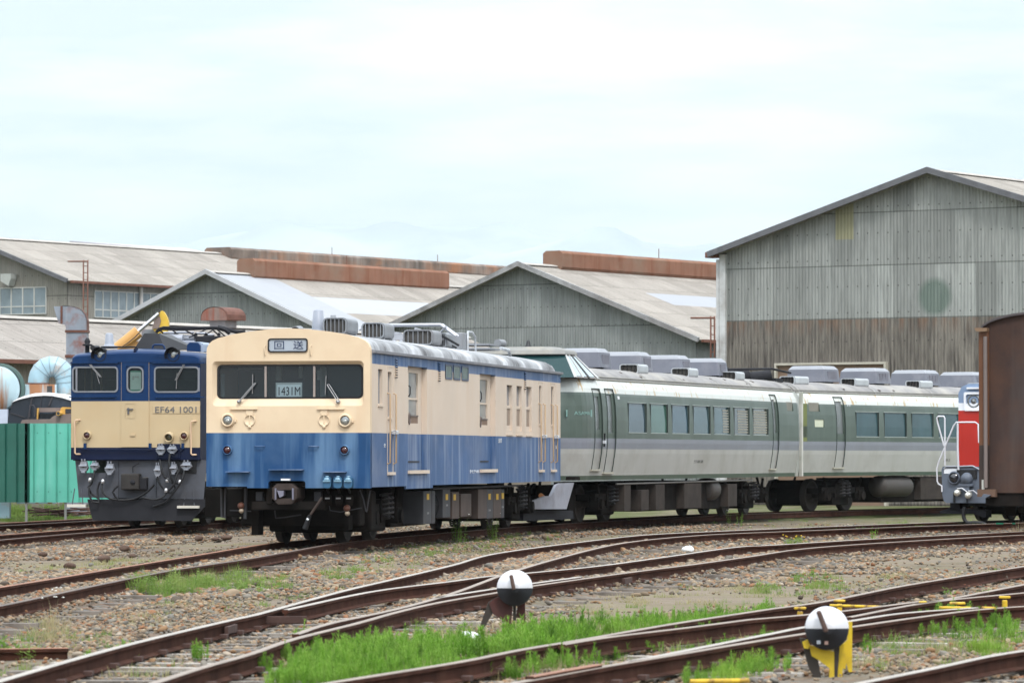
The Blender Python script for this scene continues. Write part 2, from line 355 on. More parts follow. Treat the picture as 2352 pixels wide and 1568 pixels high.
CLM = offset([p for p in R_n if p.y > 45], -.53); CLC = offset([p for p in R_c if p.y > 53], -.53)
sleepers(tl, CLM, 1.15, 2.3, maxn=40); sleepers(tl, CLC, .95, 2.1, maxn=45)
# chairs beside the running rails of the turnout
def chairs(parent, paths, step, ymax, maxn=96):
    me = None; cnt = 0; org = parent.location
    for path in paths:
        acc = 0
        for i in range(1, len(path)):
            acc += (path[i]-path[i-1]).length
            if acc > step and path[i].y < ymax and cnt < maxn:
                acc = 0; t = (path[i]-path[i-1]).normalized()
                for sgn in (-1, 1):
                    if me is None: o = MB().box(-.035,.035,-.05,.05,-.02,.02).build('rail_chair', mchair, parent, bevel=.006); me = o
                    else: o = me.copy(); COL.objects.link(o); o.parent = parent
                    cnt += 1; o.location = path[i]-org + Vector((t.y,-t.x,0))*.075*sgn + Vector((0,0,-.118)); o.rotation_euler = (0,0,-math.atan2(t.x,t.y))
chairs(tl, (R_n, R_a, R_b, R_c), .66, 56)
mb = MB()
for c, pts in (('L2', [(150,895),(330,895)]), ('L1', [(2030,1010),(2250,950)]), ('L3', [(1090,560),(1260,530)])):
    a, b = pc(c, pts); t = (b-a).normalized(); nn = Vector((t.y,-t.x,0)); MB().obox((a+b)/2 - org + nn*.03 + Vector((0,0,-.075)), nn, t, (0,0,1), .018, .3, .035).build('fishplate', mchair, tl, bevel=.005)
# right turnout
trt = thing('railway_turnout', 'right-hand turnout half overgrown with bright green weeds, with yellow fittings', 'railway switch', loc=(2,34,0))
S1r = smooth_path(pd([(600,1595),(745,1568),(1050,1519),(1197,1490),(1343.7,1466),(1539,1432),(1722.5,1404),(1777.8,1395.7),(1900,1378.6),(2070.7,1344.5),(2266,1312.7),(2352,1299.3),(2460,1283),(2760,1240),(3100,1206)]))
S2r = smooth_path(pd([(1290,1478.5),(1392.5,1462),(1587.8,1438.5),(1722.5,1421),(1777.8,1416.5),(1924,1403),(2046,1388),(2119.5,1378.6)]))
S3r = smooth_path(pd([(1948.7,1416),(2083,1389.6),(2168,1376),(2352,1340.8),(2450,1322),(2760,1266),(3000,1232)])); S3b = smooth_path(pd([(2100,1386),(2200,1374),(2352,1360),(2460,1350),(2760,1324),(3100,1300)]))
S4r = smooth_path(pd([(1440,1518.5),(1478,1511),(1673,1472.6),(1778,1452),(1846,1438.5),(1948.7,1425),(2070.7,1406.7),(2241.6,1394)]))
S5r = smooth_path(pd([(1020,1595),(1172.8,1568),(1392.5,1527.5),(1563,1499.5),(1673,1481),(1785,1463),(1848.6,1453),(1960.9,1437),(2095,1417.7),(2241.6,1399),(2352,1390.8),(2460,1382),(2760,1356),(3100,1330)]))
for q, tp in ((S1r,'tan'),(S2r,'tan'),(S3r,'tan'),(S3b,'tan'),(S4r,'bright'),(S5r,'tan')): rail_mesh(q, tp, parent=trt)
sleepers(trt, offset(S5r, -.6), .7, 2.7, mat=mwoodl, name='timber', z=-.165, maxn=60, alt=mwood)
myel = paint('chipped_yellow_paint', (.62,.40,.02), .5, 0, .15, 3, dirt=(.09,.035,.02), damt=.95, dscale=9, bump=.2)
org = trt.location
def yrod(c, p0, p1, z=-.03, r=.015):
    a = gp(*P(c,*p0), z) - org; b = gp(*P(c,*p1), z) - org; mb = MB().cyl(a, b, r, n=10); mb.build('stretcher_rod', myel, trt)
yrod('L4', (530,835), (1010,850)); yrod('L4', (1560,855), (1850,860)); yrod('L4', (1960,858), (2080,862), 0)
def ybracket(c, x, y, w=.12, h=.12):
    w *= .5
    a = gp(*P(c, x, y), .02) - org; mb = MB(); mb.box(a.x-w, a.x+w, a.y-.03, a.y+.03, -.015, .012).box(a.x-w*.45, a.x+w*.45, a.y-.03, a.y+.03, -.14, -.03); mb.build('yellow_bracket', myel, trt, bevel=.01)
ybracket('L4', 615, 772); ybracket('L4', 245, 840); ybracket('L4', 1725, 795, .16); ybracket('L4', 1400, 785, .08); ybracket('L4', 2170, 738, .12)
chairs(trt, (S5r, S1r), .7, 60)
yl = MB(); a, b = gp(1585,1564,-.1), gp(1720,1562,-.1); yl.cyl(a, b, .018, n=10); tag(yl.build('signal_pipe', myel), 'yellow pipe lying in the weeds at the bottom edge', 'pipe')
nr = thing('railway_track', 'wide worn rail crossing the bottom right corner', 'railway track', loc=(4,29,0))
S7 = smooth_path(pd([(1880,1588),(1978,1566),(2144,1532.4),(2266,1506),(2352,1492),(2470,1474),(2800,1430),(3100,1396)])); rail_mesh(S7, 'bright', parent=nr)
rail_mesh([p for p in offset(S7, 1.067)], 'bright', parent=nr); sleepers(nr, offset(S7, .53), .7, 2.1, mat=mwood)
lr = thing('loose_rail', 'short rusty rail offcut lying in tall weeds beside the near rail', 'rail', loc=(0,30,0)); rail_mesh(pd([(1216.7,1552),(1290,1538.5),(1373,1524)], .02), 'rust', parent=lr, lift=.0)
lr2 = thing('loose_rail', 'rust brown rail end lying on the gravel at the far left', 'rail', loc=(-3.6,33,0)); rail_mesh([gp(-90,1482,-.05), gp(0,1477,-.05), gp(155,1475,-.05)], 'rust', parent=lr2, lift=-.04)
# ------------------------------------------------------------- ground sheet
TRK = [np.array([(p.x,p.y) for p in q]) for q in (CLK, CLE, offset(t3n,-.53), CLM, CLC, CLT, offset(S5r,-.55), offset(S1r,.5), offset(S7,.53))]
def track_dist(X, Y):
    d = np.full(X.shape, 1e9)
    for q in TRK:
        for i in range(0, len(q)-1):
            a, b = q[i], q[i+1]; ab = b-a; L2 = ab@ab + 1e-9
            t = np.clip(((X-a[0])*ab[0] + (Y-a[1])*ab[1])/L2, 0, 1); d = np.minimum(d, np.hypot(X-a[0]-t*ab[0], Y-a[1]-t*ab[1]))
    return d
def inpoly(X, Y, poly):
    r = np.zeros(X.shape, bool); n = len(poly)
    for i in range(n):
        x0, y0 = poly[i][0], poly[i][1]; x1, y1 = poly[(i+1) % n][0], poly[(i+1) % n][1]
        c = ((y0 > Y) != (y1 > Y)) & (X < (x1-x0)*(Y-y0)/(y1-y0+1e-12) + x0); r ^= c
    return r
def ppoly(pts): return [(g.x, g.y) for g in (gp(x, y, GZ) for x, y in pts)]
BARE = [ppoly(q) for q in ([(180,1447),(300,1425),(420,1400),(430,1412),(400,1437),(300,1447)],[(540,1352),(640,1318),(680,1330),(560,1370)],
 [(780,1300),(900,1283),(1140,1262),(1180,1262),(1000,1285),(920,1300),(800,1312)],[(1060,1262),(1300,1240),(1500,1221),(1520,1228),(1250,1250),(1100,1272)],
 [(1240,1400),(1340,1370),(1560,1345),(1800,1352),(1950,1330),(2100,1320),(2050,1345),(1850,1385),(1700,1400),(1420,1420),(1250,1450)],
 [(1960,1290),(2200,1268),(2352,1265),(2352,1280),(2200,1290),(2000,1305)],[(1880,1250),(2352,1236),(2400,1238),(2352,1250),(2000,1275)],
 [(480,1390),(640,1372),(700,1345),(760,1340),(740,1365),(640,1400)],[(0,1270),(200,1290),(330,1262),(560,1235),(600,1245),(430,1290),(120,1312),(0,1320)],
 [(2000,1500),(2260,1470),(2352,1462),(2352,1475),(2200,1500),(1990,1520)])]
xs = np.arange(-16, 26.01, .28); ys = np.concatenate([np.arange(22, 62, .22), np.arange(62, 140, .45)])
XX, YY = np.meshgrid(xs, ys); TD = track_dist(XX, YY)
bare = np.zeros(XX.shape)
for q in BARE: bare = np.maximum(bare, inpoly(XX, YY, q)*1.0)
for _ in range(2): bare = (bare + np.roll(bare,1,0)+np.roll(bare,-1,0)+np.roll(bare,1,1)+np.roll(bare,-1,1))/5
def vnoise(X, Y, s, seed):
    r = np.random.default_rng(seed); g = r.random((64,64)); x = X/s; y = Y/s; xi = np.floor(x).astype(int); yi = np.floor(y).astype(int); fx = x-xi; fy = y-yi; fx = fx*fx*(3-2*fx); fy = fy*fy*(3-2*fy)
    G = lambda a, b: g[a % 64, b % 64]
    return (G(xi,yi)*(1-fx)+G(xi+1,yi)*fx)*(1-fy) + (G(xi,yi+1)*(1-fx)+G(xi+1,yi+1)*fx)*fy
ZZ = GZ + .03*(vnoise(XX,YY,1.3,1)-.5) + .03*(vnoise(XX,YY,.5,2)-.5) - .02*bare
_cl = [TRK[i] for i in (0,1,2,3,4)]; _all = TRK; TRK = _cl; TDb = track_dist(XX, YY); TRK = [_all[5]]; TDt = track_dist(XX, YY); TRK = _all
ZZ = np.maximum(ZZ, GZ + .068*np.clip((.74-TDb)/.14, 0, 1)*np.clip((TDt-1.2)/.4, 0, 1)) + .03*np.clip((1.4-TDt)/.4, 0, 1)
ZZ -= .08*np.clip((YY-66)/8, 0, 1)*np.clip((-5.2-XX)/1.5, 0, 1)
nx, ny = len(xs), len(ys)
# one sheet: the fine grid plus coarse rings out to the horizon
gx = np.concatenate([[-40000,-3000,-600,-120,-40], xs, [50,130,600,3000,40000]]); gy = np.concatenate([[-40000,-2000,-200,5], ys, [160,220,400,1000,3000,45000]])
GX, GY = np.meshgrid(gx, gy); GZZ = np.full(GX.shape, GZ); GZZ[4:4+ny, 5:5+nx] = ZZ
GB = np.zeros(GX.shape); GB[4:4+ny, 5:5+nx] = bare; GT = np.ones(GX.shape)*9; GT[4:4+ny, 5:5+nx] = TD
me = bpy.data.meshes.new('ground'); W, H = GX.shape[1], GX.shape[0]
vv = np.stack([GX, GY, GZZ], -1).reshape(-1, 3); idx = np.arange(W*H).reshape(H, W)
ff = np.stack([idx[:-1,:-1], idx[:-1,1:], idx[1:,1:], idx[1:,:-1]], -1).reshape(-1, 4)
me.from_pydata(vv.tolist(), [], ff.tolist()); me.polygons.foreach_set('use_smooth', [True]*len(me.polygons))
a = me.attributes.new('bare', 'FLOAT', 'POINT'); a.data.foreach_set('value', GB.reshape(-1).astype(np.float32))
_oil_shade = np.zeros(GX.shape); _t = TRK; TRK = [_t[0], _t[1]]; _oil_shade[4:4+ny, 5:5+nx] = np.clip((1.0-track_dist(XX, YY))/.5, 0, 1)*((YY > 71) | (XX < -6.6)); TRK = _t; a = me.attributes.new('oil_shade', 'FLOAT', 'POINT'); a.data.foreach_set('value', _oil_shade.reshape(-1).astype(np.float32))  # mask for the painted shade and oil stain where the trains stand
a = me.attributes.new('tdist', 'FLOAT', 'POINT'); a.data.foreach_set('value', np.minimum(GT, 9).reshape(-1).astype(np.float32))
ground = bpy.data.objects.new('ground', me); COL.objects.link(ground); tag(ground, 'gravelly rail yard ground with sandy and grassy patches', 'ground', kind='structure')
def mat_ground():
    t = NT('yard_ground'); at_b = t.n('ShaderNodeAttribute', attribute_name='bare'); at_t = t.n('ShaderNodeAttribute', attribute_name='tdist')
    vo = t.n('ShaderNodeTexVoronoi'); vo.inputs['Scale'].default_value = 17; t.link(t.tc.outputs['Object'], vo.inputs['Vector'])
    sp = t.n('ShaderNodeSeparateColor'); t.link(vo.outputs['Color'], sp.inputs[0])
    g1 = t.mix(sp.outputs[0], (.06,.048,.038), (.21,.165,.125)); g1 = t.mix(t.math('GREATER_THAN', sp.outputs[1], .72), g1, (.14,.14,.135)); g1 = t.mix(t.math('GREATER_THAN', sp.outputs[2], .86), g1, (.19,.095,.055))
    g1 = t.mix(t.ramp(vo.outputs['Distance'], .02, .045), g1, (.06,.05,.042)) if False else g1
    soil = t.mix(t.noise(3, detail=6), (.13,.10,.078), (.29,.24,.185)); soil = t.mix(t.ramp(t.noise(.7, detail=5), .5, .7), soil, (.19,.185,.085))
    fine = t.mix(t.noise(30, detail=4), (.09,.072,.058), (.27,.22,.17)); soil = t.mix(.4, soil, fine)
    m = t.ramp(at_t.outputs['Fac'], 1.0, 1.9); m = t.math('MULTIPLY', m, t.ramp(t.noise(.9, detail=4), .40, .62))
    m = t.math('MAXIMUM', m, at_b.outputs['Fac'])
    c = t.mix(m, g1, soil)
    c = t.mix(t.math('MULTIPLY', t.ramp(t.noise(.35, detail=5, loc=(3,8,0)), .5, .68), .45), c, (.13,.12,.055))
    ao = t.n('ShaderNodeAttribute', attribute_name='oil_shade'); c = t.mix(t.math('MULTIPLY', ao.outputs['Fac'], t.ramp(t.noise(1.3, detail=5), .2, .45)), c, (.022,.018,.015))  # shade beneath the parked trains put into the ground colour, with oil stain
    sy = t.n('ShaderNodeSeparateXYZ'); t.link(t.tc.outputs['Object'], sy.inputs[0]); c = t.mix(t.math('MULTIPLY', t.ramp(sy.outputs['Y'], 104, 118), t.ramp(t.noise(.5, detail=5), .35, .55)), c, (.085,.10,.04))
    bn = t.bump(vo.outputs['Distance'], .6, .03); t.bsdf(c, .95, 0, .05, t.bump(t.noise(55, detail=3), .6, .02, bn)); return t.mat
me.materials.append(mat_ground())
# hills in the distance
def hill(name, pts, Y, depth, label):
    mb = MB(); n = len(pts); top = [at(x, y, Y) for x, y in pts]
    N2 = 8; rows = []
    for k in range(-N2, N2+1):
        f = math.cos(k/N2*math.pi/2)**1.3; rows.append([Vector((p.x*(1+k/N2*depth/Y), Y + k/N2*depth, GZ + (p.z-GZ)*f*(1+(.03*math.sin(i*.35+k*2) if k else 0)))) for i, p in enumerate(top)])
    vs = [v for r in rows for v in r]; fs = [(r*n+i, r*n+i+1, (r+1)*n+i+1, (r+1)*n+i) for r in range(2*N2) for i in range(n-1)]
    mb.add(vs, fs, 0, True); o = mb.build(name, paint('hazy_forest_hill', (.30,.35,.36), .95, 0, .3, .001, dirt=(.6,.6,.62), damt=.5, dscale=.0013, bump=0)); return tag(o, label, 'hill', kind='structure')  # base colour is paled to carry part of the haze
def prof(pts):
    out = []
    for i in range(len(pts)-1):
        (x0,y0),(x1,y1) = pts[i], pts[i+1]; n = max(1, int(abs(x1-x0)/14))
        for k in range(n): t = k/n; out.append((x0+(x1-x0)*t, y0+(y1-y0)*t + random.uniform(-.5,.5)))
    return out + [pts[-1]]
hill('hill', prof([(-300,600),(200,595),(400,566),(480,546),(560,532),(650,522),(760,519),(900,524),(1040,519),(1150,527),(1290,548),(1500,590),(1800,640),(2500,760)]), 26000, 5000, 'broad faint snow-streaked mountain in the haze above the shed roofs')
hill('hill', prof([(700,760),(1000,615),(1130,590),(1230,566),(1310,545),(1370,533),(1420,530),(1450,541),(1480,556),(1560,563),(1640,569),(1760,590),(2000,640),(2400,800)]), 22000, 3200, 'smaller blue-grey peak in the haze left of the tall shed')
hz = MB().box(-9000, 9000, -60, 32000, -1.6, 1500).build('haze', None) ; hz.data.materials.clear()
def mat_haze():
    m = bpy.data.materials.new('thin_air'); m.use_nodes = True; nt = m.node_tree; nt.nodes.clear(); o = nt.nodes.new('ShaderNodeOutputMaterial'); v = nt.nodes.new('ShaderNodeVolumePrincipled')
    v.inputs['Color'].default_value = (.86,.95,1,1); v.inputs['Density'].default_value = 5.5e-5; v.inputs['Anisotropy'].default_value = .0; nt.links.new(v.outputs[0], o.inputs['Volume']); return m
hz.data.materials.append(mat_haze()); tag(hz, 'pale haze filling the air over the yard', 'haze', kind='stuff')
# ---------------------------------------------------------------- stones and plants scattered as stuff
def proto_collection(name, objs):
    c = bpy.data.collections.new(name)
    for o in objs:
        for k in list(o.users_collection): k.objects.unlink(o)
        c.objects.link(o)
    return c
def scatter(name, pts, rots, scl, idx, coll, label, kind='stuff', cat=None):
    me = bpy.data.meshes.new(name); me.from_pydata([tuple(p) for p in pts], [], [])
    a = me.attributes.new('rot', 'FLOAT_VECTOR', 'POINT'); a.data.foreach_set('vector', np.asarray(rots, np.float32).reshape(-1))
    a = me.attributes.new('scl', 'FLOAT_VECTOR', 'POINT'); a.data.foreach_set('vector', np.asarray(scl, np.float32).reshape(-1))
    a = me.attributes.new('pick', 'INT', 'POINT'); a.data.foreach_set('value', np.asarray(idx, np.int32))
    o = bpy.data.objects.new(name, me); COL.objects.link(o)
    ng = bpy.data.node_groups.new(name, 'GeometryNodeTree'); ng.interface.new_socket('Geometry', in_out='INPUT', socket_type='NodeSocketGeometry'); ng.interface.new_socket('Geometry', in_out='OUTPUT', socket_type='NodeSocketGeometry')
    N, L = ng.nodes, ng.links; gi = N.new('NodeGroupInput'); go = N.new('NodeGroupOutput'); ci = N.new('GeometryNodeCollectionInfo'); ci.inputs['Collection'].default_value = coll
    ci.inputs['Separate Children'].default_value = True; ci.inputs['Reset Children'].default_value = True
    ip = N.new('GeometryNodeInstanceOnPoints'); ip.inputs['Pick Instance'].default_value = True
    def attr(nm, dt):
        x = N.new('GeometryNodeInputNamedAttribute'); x.data_type = dt; x.inputs['Name'].default_value = nm; return x.outputs['Attribute']
    e2r = N.new('FunctionNodeEulerToRotation'); L.new(attr('rot', 'FLOAT_VECTOR'), e2r.inputs[0])
    L.new(gi.outputs[0], ip.inputs['Points']); L.new(ci.outputs[0], ip.inputs['Instance']); L.new(attr('pick', 'INT'), ip.inputs['Instance Index']); L.new(e2r.outputs[0], ip.inputs['Rotation']); L.new(attr('scl', 'FLOAT_VECTOR'), ip.inputs['Scale'])
    L.new(ip.outputs[0], go.inputs[0]); m = o.modifiers.new('scatter', 'NODES'); m.node_group = ng
    return tag(o, label, cat, kind=kind)
def mat_stone():
    t = NT('ballast_stone'); oi = t.n('ShaderNodeObjectInfo'); cr = t.n('ShaderNodeValToRGB'); t.link(oi.outputs['Random'], cr.inputs[0]); r = cr.color_ramp; r.interpolation = 'CONSTANT'
    cols = [tuple(v*q for v, q in zip(c, (.79,.71,.63))) for c in [(.30,.25,.19),(.22,.18,.14),(.36,.30,.23),(.16,.16,.155),(.34,.22,.13),(.25,.25,.24),(.42,.36,.28),(.11,.095,.085),(.31,.16,.09),(.20,.21,.21),(.27,.22,.17),(.46,.42,.37)]]
    r.elements[0].color = (*cols[0],1); r.elements[0].position = 0; r.elements[1].color = (*cols[-1],1); r.elements[1].position = .96
    for i, c in enumerate(cols[1:-1]): e = r.elements.new((i+1)/len(cols)); e.color = (*c,1)
    c = t.mix(t.ramp(t.noise(30), .3, .7), cr.outputs[0], (.12,.10,.08)); c = t.mix(.35, cr.outputs[0], c)
    t.bsdf(c, .85, 0, .12); return t.mat
mst = mat_stone(); protos = []
for k in range(7):
    bm = bmesh.new(); bmesh.ops.create_icosphere(bm, subdivisions=2 if k < 4 else 1, radius=1.0)
    ax = [Vector([random.gauss(0,1) for _ in range(3)]).normalized() for _ in range(9)]; off = [random.uniform(.62,.95) for _ in ax]
    for v in bm.verts:
        for a_, o_ in zip(ax, off):
            d = v.co.dot(a_)
            if d > o_: v.co -= a_*(d-o_)
    for v in bm.verts: v.co.z *= .72
    m = bpy.data.meshes.new('stone'); bm.to_mesh(m); bm.free(); m.materials.append(mst); m.polygons.foreach_set('use_smooth', [True]*len(m.polygons))
    protos.append(bpy.data.objects.new('stone', m))
c_st = proto_collection('stones', protos)
def samp(n, y0, y1, mg=2.5):
    Y = rng.uniform(0, 1, n)*(y1**2 - y0**2) + y0**2; Y = np.sqrt(Y); X = rng.uniform(-1, 1, n)*(.1212*Y + mg); return X, Y
def gz_at(X, Y):
    ix = np.clip(((X - xs[0])/.28), 0, nx-1.001); jy = np.interp(Y, ys, np.arange(ny)); i0 = ix.astype(int); j0 = np.clip(jy.astype(int), 0, ny-2); fx = ix-i0; fy = jy-j0
    return (ZZ[j0,i0]*(1-fx)+ZZ[j0,i0+1]*fx)*(1-fy) + (ZZ[j0+1,i0]*(1-fx)+ZZ[j0+1,i0+1]*fx)*fy
def bare_at(X, Y):
    ix = np.clip(((X - xs[0])/.28), 0, nx-1.001).astype(int); jy = np.clip(np.interp(Y, ys, np.arange(ny)).astype(int), 0, ny-1); return bare[jy, ix]
X, Y = samp(620000, 24, 105); td = track_dist(X, Y)
pn = vnoise(X, Y, 2.1, 11)*.6 + vnoise(X, Y, .8, 12)*.4
prob = np.clip(1.25 - (td-1.1)*.55, .12, 1)*np.clip(.35+pn*1.1, 0, 1); prob = np.where(td > 1.3, prob*np.clip((pn-.40)*6, .06, 1), prob); prob *= (1 - .96*bare_at(X, Y)); prob *= np.where(Y > 75, np.clip(1-(Y-75)/45, .4, 1), 1)
for _k in (0,1,2,3,4): 
    _t = TRK; TRK = [_t[_k]]; _d = track_dist(X, Y); TRK = _t; prob = np.where((_d > .66) & (_d < 1.14), prob*.10, prob)
_t = TRK; TRK = [_t[5]]; _d = track_dist(X, Y); TRK = _t; prob = np.where(_d < 1.5, prob*.42, prob)
keep = rng.random(len(X)) < prob
# keep the rail heads clear
X, Y, td = X[keep], Y[keep], td[keep]; n = len(X); sz = np.exp(rng.normal(math.log(.0165), .36, n)); sz = np.where(Y > 50, sz*1.25, sz)
sc3 = np.stack([sz*rng.uniform(.9,1.5,n), sz*rng.uniform(.8,1.2,n), sz], -1); Z = gz_at(X, Y) + sz*.35 + rng.random(n)*.012
scatter('gravel', np.stack([X,Y,Z],-1), np.stack([rng.uniform(-.5,.5,n), rng.uniform(-.5,.5,n), rng.uniform(0,6.28,n)],-1), sc3, rng.integers(0,7,n), c_st, 'loose mixed brown and grey ballast stones between the tracks')
# ---- plants
def mat_leaf(name, cols, rough=.7):
    t = NT(name); oi = t.n('ShaderNodeObjectInfo'); cr = t.n('ShaderNodeValToRGB'); t.link(oi.outputs['Random'], cr.inputs[0]); r = cr.color_ramp
    r.elements[0].color = (*cols[0],1); r.elements[1].color = (*cols[-1],1)
    for i, c in enumerate(cols[1:-1]): e = r.elements.new((i+1)/(len(cols)-1)); e.color = (*c,1)
    b = t.bsdf(t.mix(t.noise(14), cr.outputs[0], t.mix(.5, cr.outputs[0], (.30,.32,.08))), rough, 0, .3); tr = t.n('ShaderNodeBsdfTranslucent'); t.link(cr.outputs[0], tr.inputs[0])
    m = t.n('ShaderNodeMixShader'); m.inputs[0].default_value = .45; t.link(b.outputs[0], m.inputs[1]); t.link(tr.outputs[0], m.inputs[2]); t.link(m.outputs[0], t.out.inputs[0]); return t.mat
ml_bright = mat_leaf('horsetail_green', [(.10,.26,.02),(.15,.34,.03),(.22,.39,.06),(.07,.19,.02),(.17,.36,.035)])
ml_grass = mat_leaf('meadow_grass_green', [(.11,.22,.04),(.18,.27,.06),(.13,.25,.045),(.24,.29,.09)])
ml_dry = mat_leaf('dry_straw', [(.40,.32,.20),(.33,.27,.16),(.27,.27,.12),(.45,.37,.25)])
ml_lime = mat_leaf('lime_green_weed', [(.20,.36,.035),(.27,.42,.06),(.16,.32,.04)])
mflow_y = plain('yellow_petals', (.75,.50,.02)); mflow_w = plain('white_petals', (.8,.8,.75)); mfl_r = plain('sorrel_red', (.25,.10,.06))
def blade(mb, x, y, h, w, lean, az, m=0, segs=3):
    dx, dy = math.cos(az), math.sin(az); px, py = -dy, dx; vs = []
    for k in range(segs+1):
        t = k/segs; b = lean*t*t; ww = w*(1-t*.92); cx, cy, cz = x+dx*b, y+dy*b, h*(t-.18*t*t*min(1, lean/h)); vs += [(cx-px*ww, cy-py*ww, cz), (cx+px*ww, cy+py*ww, cz)]
    mb.add(vs, [(2*k,2*k+1,2*k+3,2*k+2) for k in range(segs)], m)
def clump_grass(n, R, h0, h1, w, mat, lean=.5, flower=None):
    mb = MB()
    for _ in range(n):
        r = R*math.sqrt(random.random()); a = random.uniform(0, 6.28); h = random.uniform(h0, h1)*(1.1-.5*r/R)
        blade(mb, r*math.cos(a), r*math.sin(a), h, w*random.uniform(.7,1.3), h*random.uniform(.05,lean), a+random.uniform(-1,1))
    if flower:
        for _ in range(8):
            a = random.uniform(0,6.28); r = R*random.random(); mb.lathe((r*math.cos(a), r*math.sin(a), h1*random.uniform(.8,1.05)), (0,0,1), [(0,-.006),(.016,0),(0,.008)], 6, 1)
    return mb.build('tuft', [mat, flower or mat], None, normals=False)
def clump_horsetail(n, R, h0, h1, mat):
    mb = MB()
    for _ in range(n):
        r = R*math.sqrt(random.random()); a = random.uniform(0, 6.28); h = random.uniform(h0, h1)*(1.1-.45*r/R); x, y = r*math.cos(a), r*math.sin(a); la = random.uniform(0,6.28); ln = h*random.uniform(0,.14)
        blade(mb, x, y, h, .0035, ln, la, segs=2)
        k = int(h/.026)
        for q in range(2, k):
            t = q/k; cx, cy, cz = x+math.cos(la)*ln*t*t, y+math.sin(la)*ln*t*t, h*t; L = .075*(1-t)**.6*random.uniform(.7,1.1)+.008; ph = random.uniform(0,6.28)
            for e in range(4):
                b = ph+e*1.571; ex, ey, ez = cx+math.cos(b)*L*.62, cy+math.sin(b)*L*.62, cz+L*.95; wx, wy = -math.sin(b)*.0035, math.cos(b)*.0035
                mb.add([(cx-wx,cy-wy,cz),(cx+wx,cy+wy,cz),(ex,ey,ez)], [(0,1,2)])
    return mb.build('horsetail', mat, None, normals=False)
def clump_leafy(h, n, mat, flower=None, R=.1):
    mb = MB()
    for _ in range(n):
        a0 = random.uniform(0,6.28); r0 = R*random.random(); x, y = r0*math.cos(a0), r0*math.sin(a0); hh = h*random.uniform(.6,1); ln = hh*random.uniform(0,.2)
        blade(mb, x, y, hh, .004, ln, a0, segs=2)
        for q in range(int(hh/.035)):
            t = (q+1)/(hh/.035+1); a = random.uniform(0,6.28); c = Vector((x+math.cos(a0)*ln*t*t, y+math.sin(a0)*ln*t*t, hh*t)); L = random.uniform(.035,.075)*(1.2-t*.6); d = Vector((math.cos(a), math.sin(a), random.uniform(.1,.8))).normalized(); s_ = d.cross(Vector((0,0,1))).normalized()*L*.2
            mb.add([c, c+d*L*.5+s_, c+d*L, c+d*L*.5-s_], [(0,1,2,3)])
        if flower and random.random() < .6: mb.lathe((x+math.cos(a0)*ln, y+math.sin(a0)*ln, hh), (0,0,1), [(0,-.008),(.02,0),(0,.01)], 6, 1)
    return mb.build('weed', [mat, flower or mat], None, normals=False)
G_h = proto_collection('p_horsetail', [clump_horsetail(9, .085, .07, .22, ml_bright) for _ in range(3)] + [clump_horsetail(4, .06, .18, .29, ml_bright)])
G_l = proto_collection('p_lime', [clump_horsetail(9, .09, .1, .2, ml_lime) for _ in range(2)] + [clump_grass(60, .1, .08, .19, .003, ml_lime) for _ in range(2)])
G_g = proto_collection('p_grass', [clump_grass(55, .11, .05, .16, .0035, ml_grass) for _ in range(3)] + [clump_leafy(.16, 7, ml_grass)])
G_d = proto_collection('p_dry', [clump_grass(45, .12, .03, .11, .003, ml_dry, .9) for _ in range(3)] + [clump_grass(26, .1, .03, .10, .003, ml_grass, .8)])
G_t = proto_collection('p_tall', [clump_grass(45, .1, .16, .34, .004, ml_grass) for _ in range(3)] + [clump_leafy(.32, 10, ml_grass)])
def fill(name, polys, coll, npk, label, s0=.8, s1=1.2, clear=True):
    PX, PY, SS = [], [], []
    for q in polys:
        poly, dens = q[0], q[1]; k = q[2] if len(q) > 2 else 1.0; pp = ppoly(poly); x0, x1 = min(p[0] for p in pp), max(p[0] for p in pp); y0, y1 = min(p[1] for p in pp), max(p[1] for p in pp); n = int((x1-x0)*(y1-y0)*dens)
        X = rng.uniform(x0, x1, n); Y = rng.uniform(y0, y1, n); m = inpoly(X, Y, pp) & (vnoise(X, Y, .9, 5)*.65+vnoise(X, Y, .3, 6)*.35 > .43); PX.append(X[m]); PY.append(Y[m]); SS.append(np.full(m.sum(), k)*rng.uniform(s0, s1, m.sum()))
    X, Y, S = map(np.concatenate, (PX, PY, SS)); n = len(X)
    # nothing grows through a rail
    for q in ALLR:
        a = np.array([(p.x,p.y) for p in q]); d = np.full(n, 9.)
        for i in range(len(a)-1):
            ab = a[i+1]-a[i]; t = np.clip(((X-a[i,0])*ab[0]+(Y-a[i,1])*ab[1])/(ab@ab), 0, 1); d = np.minimum(d, np.hypot(X-a[i,0]-t*ab[0], Y-a[i,1]-t*ab[1]))
        S = np.where(d < .06, 0, S)
    m = S > 0; X, Y, S = X[m], Y[m], S[m]; n = len(X)
    return scatter(name, np.stack([X, Y, gz_at(X, Y)-.01], -1), np.stack([np.zeros(n), np.zeros(n), rng.uniform(0,6.28,n)], -1), np.stack([S*1.15, S*1.15, S], -1), rng.integers(0, npk, n), coll, label)
ALLR = [R_a, R_b, R_n, R_c, S1r, S2r, S3r, S3b, S4r, S5r, S7, far+off_far, near+off_near]
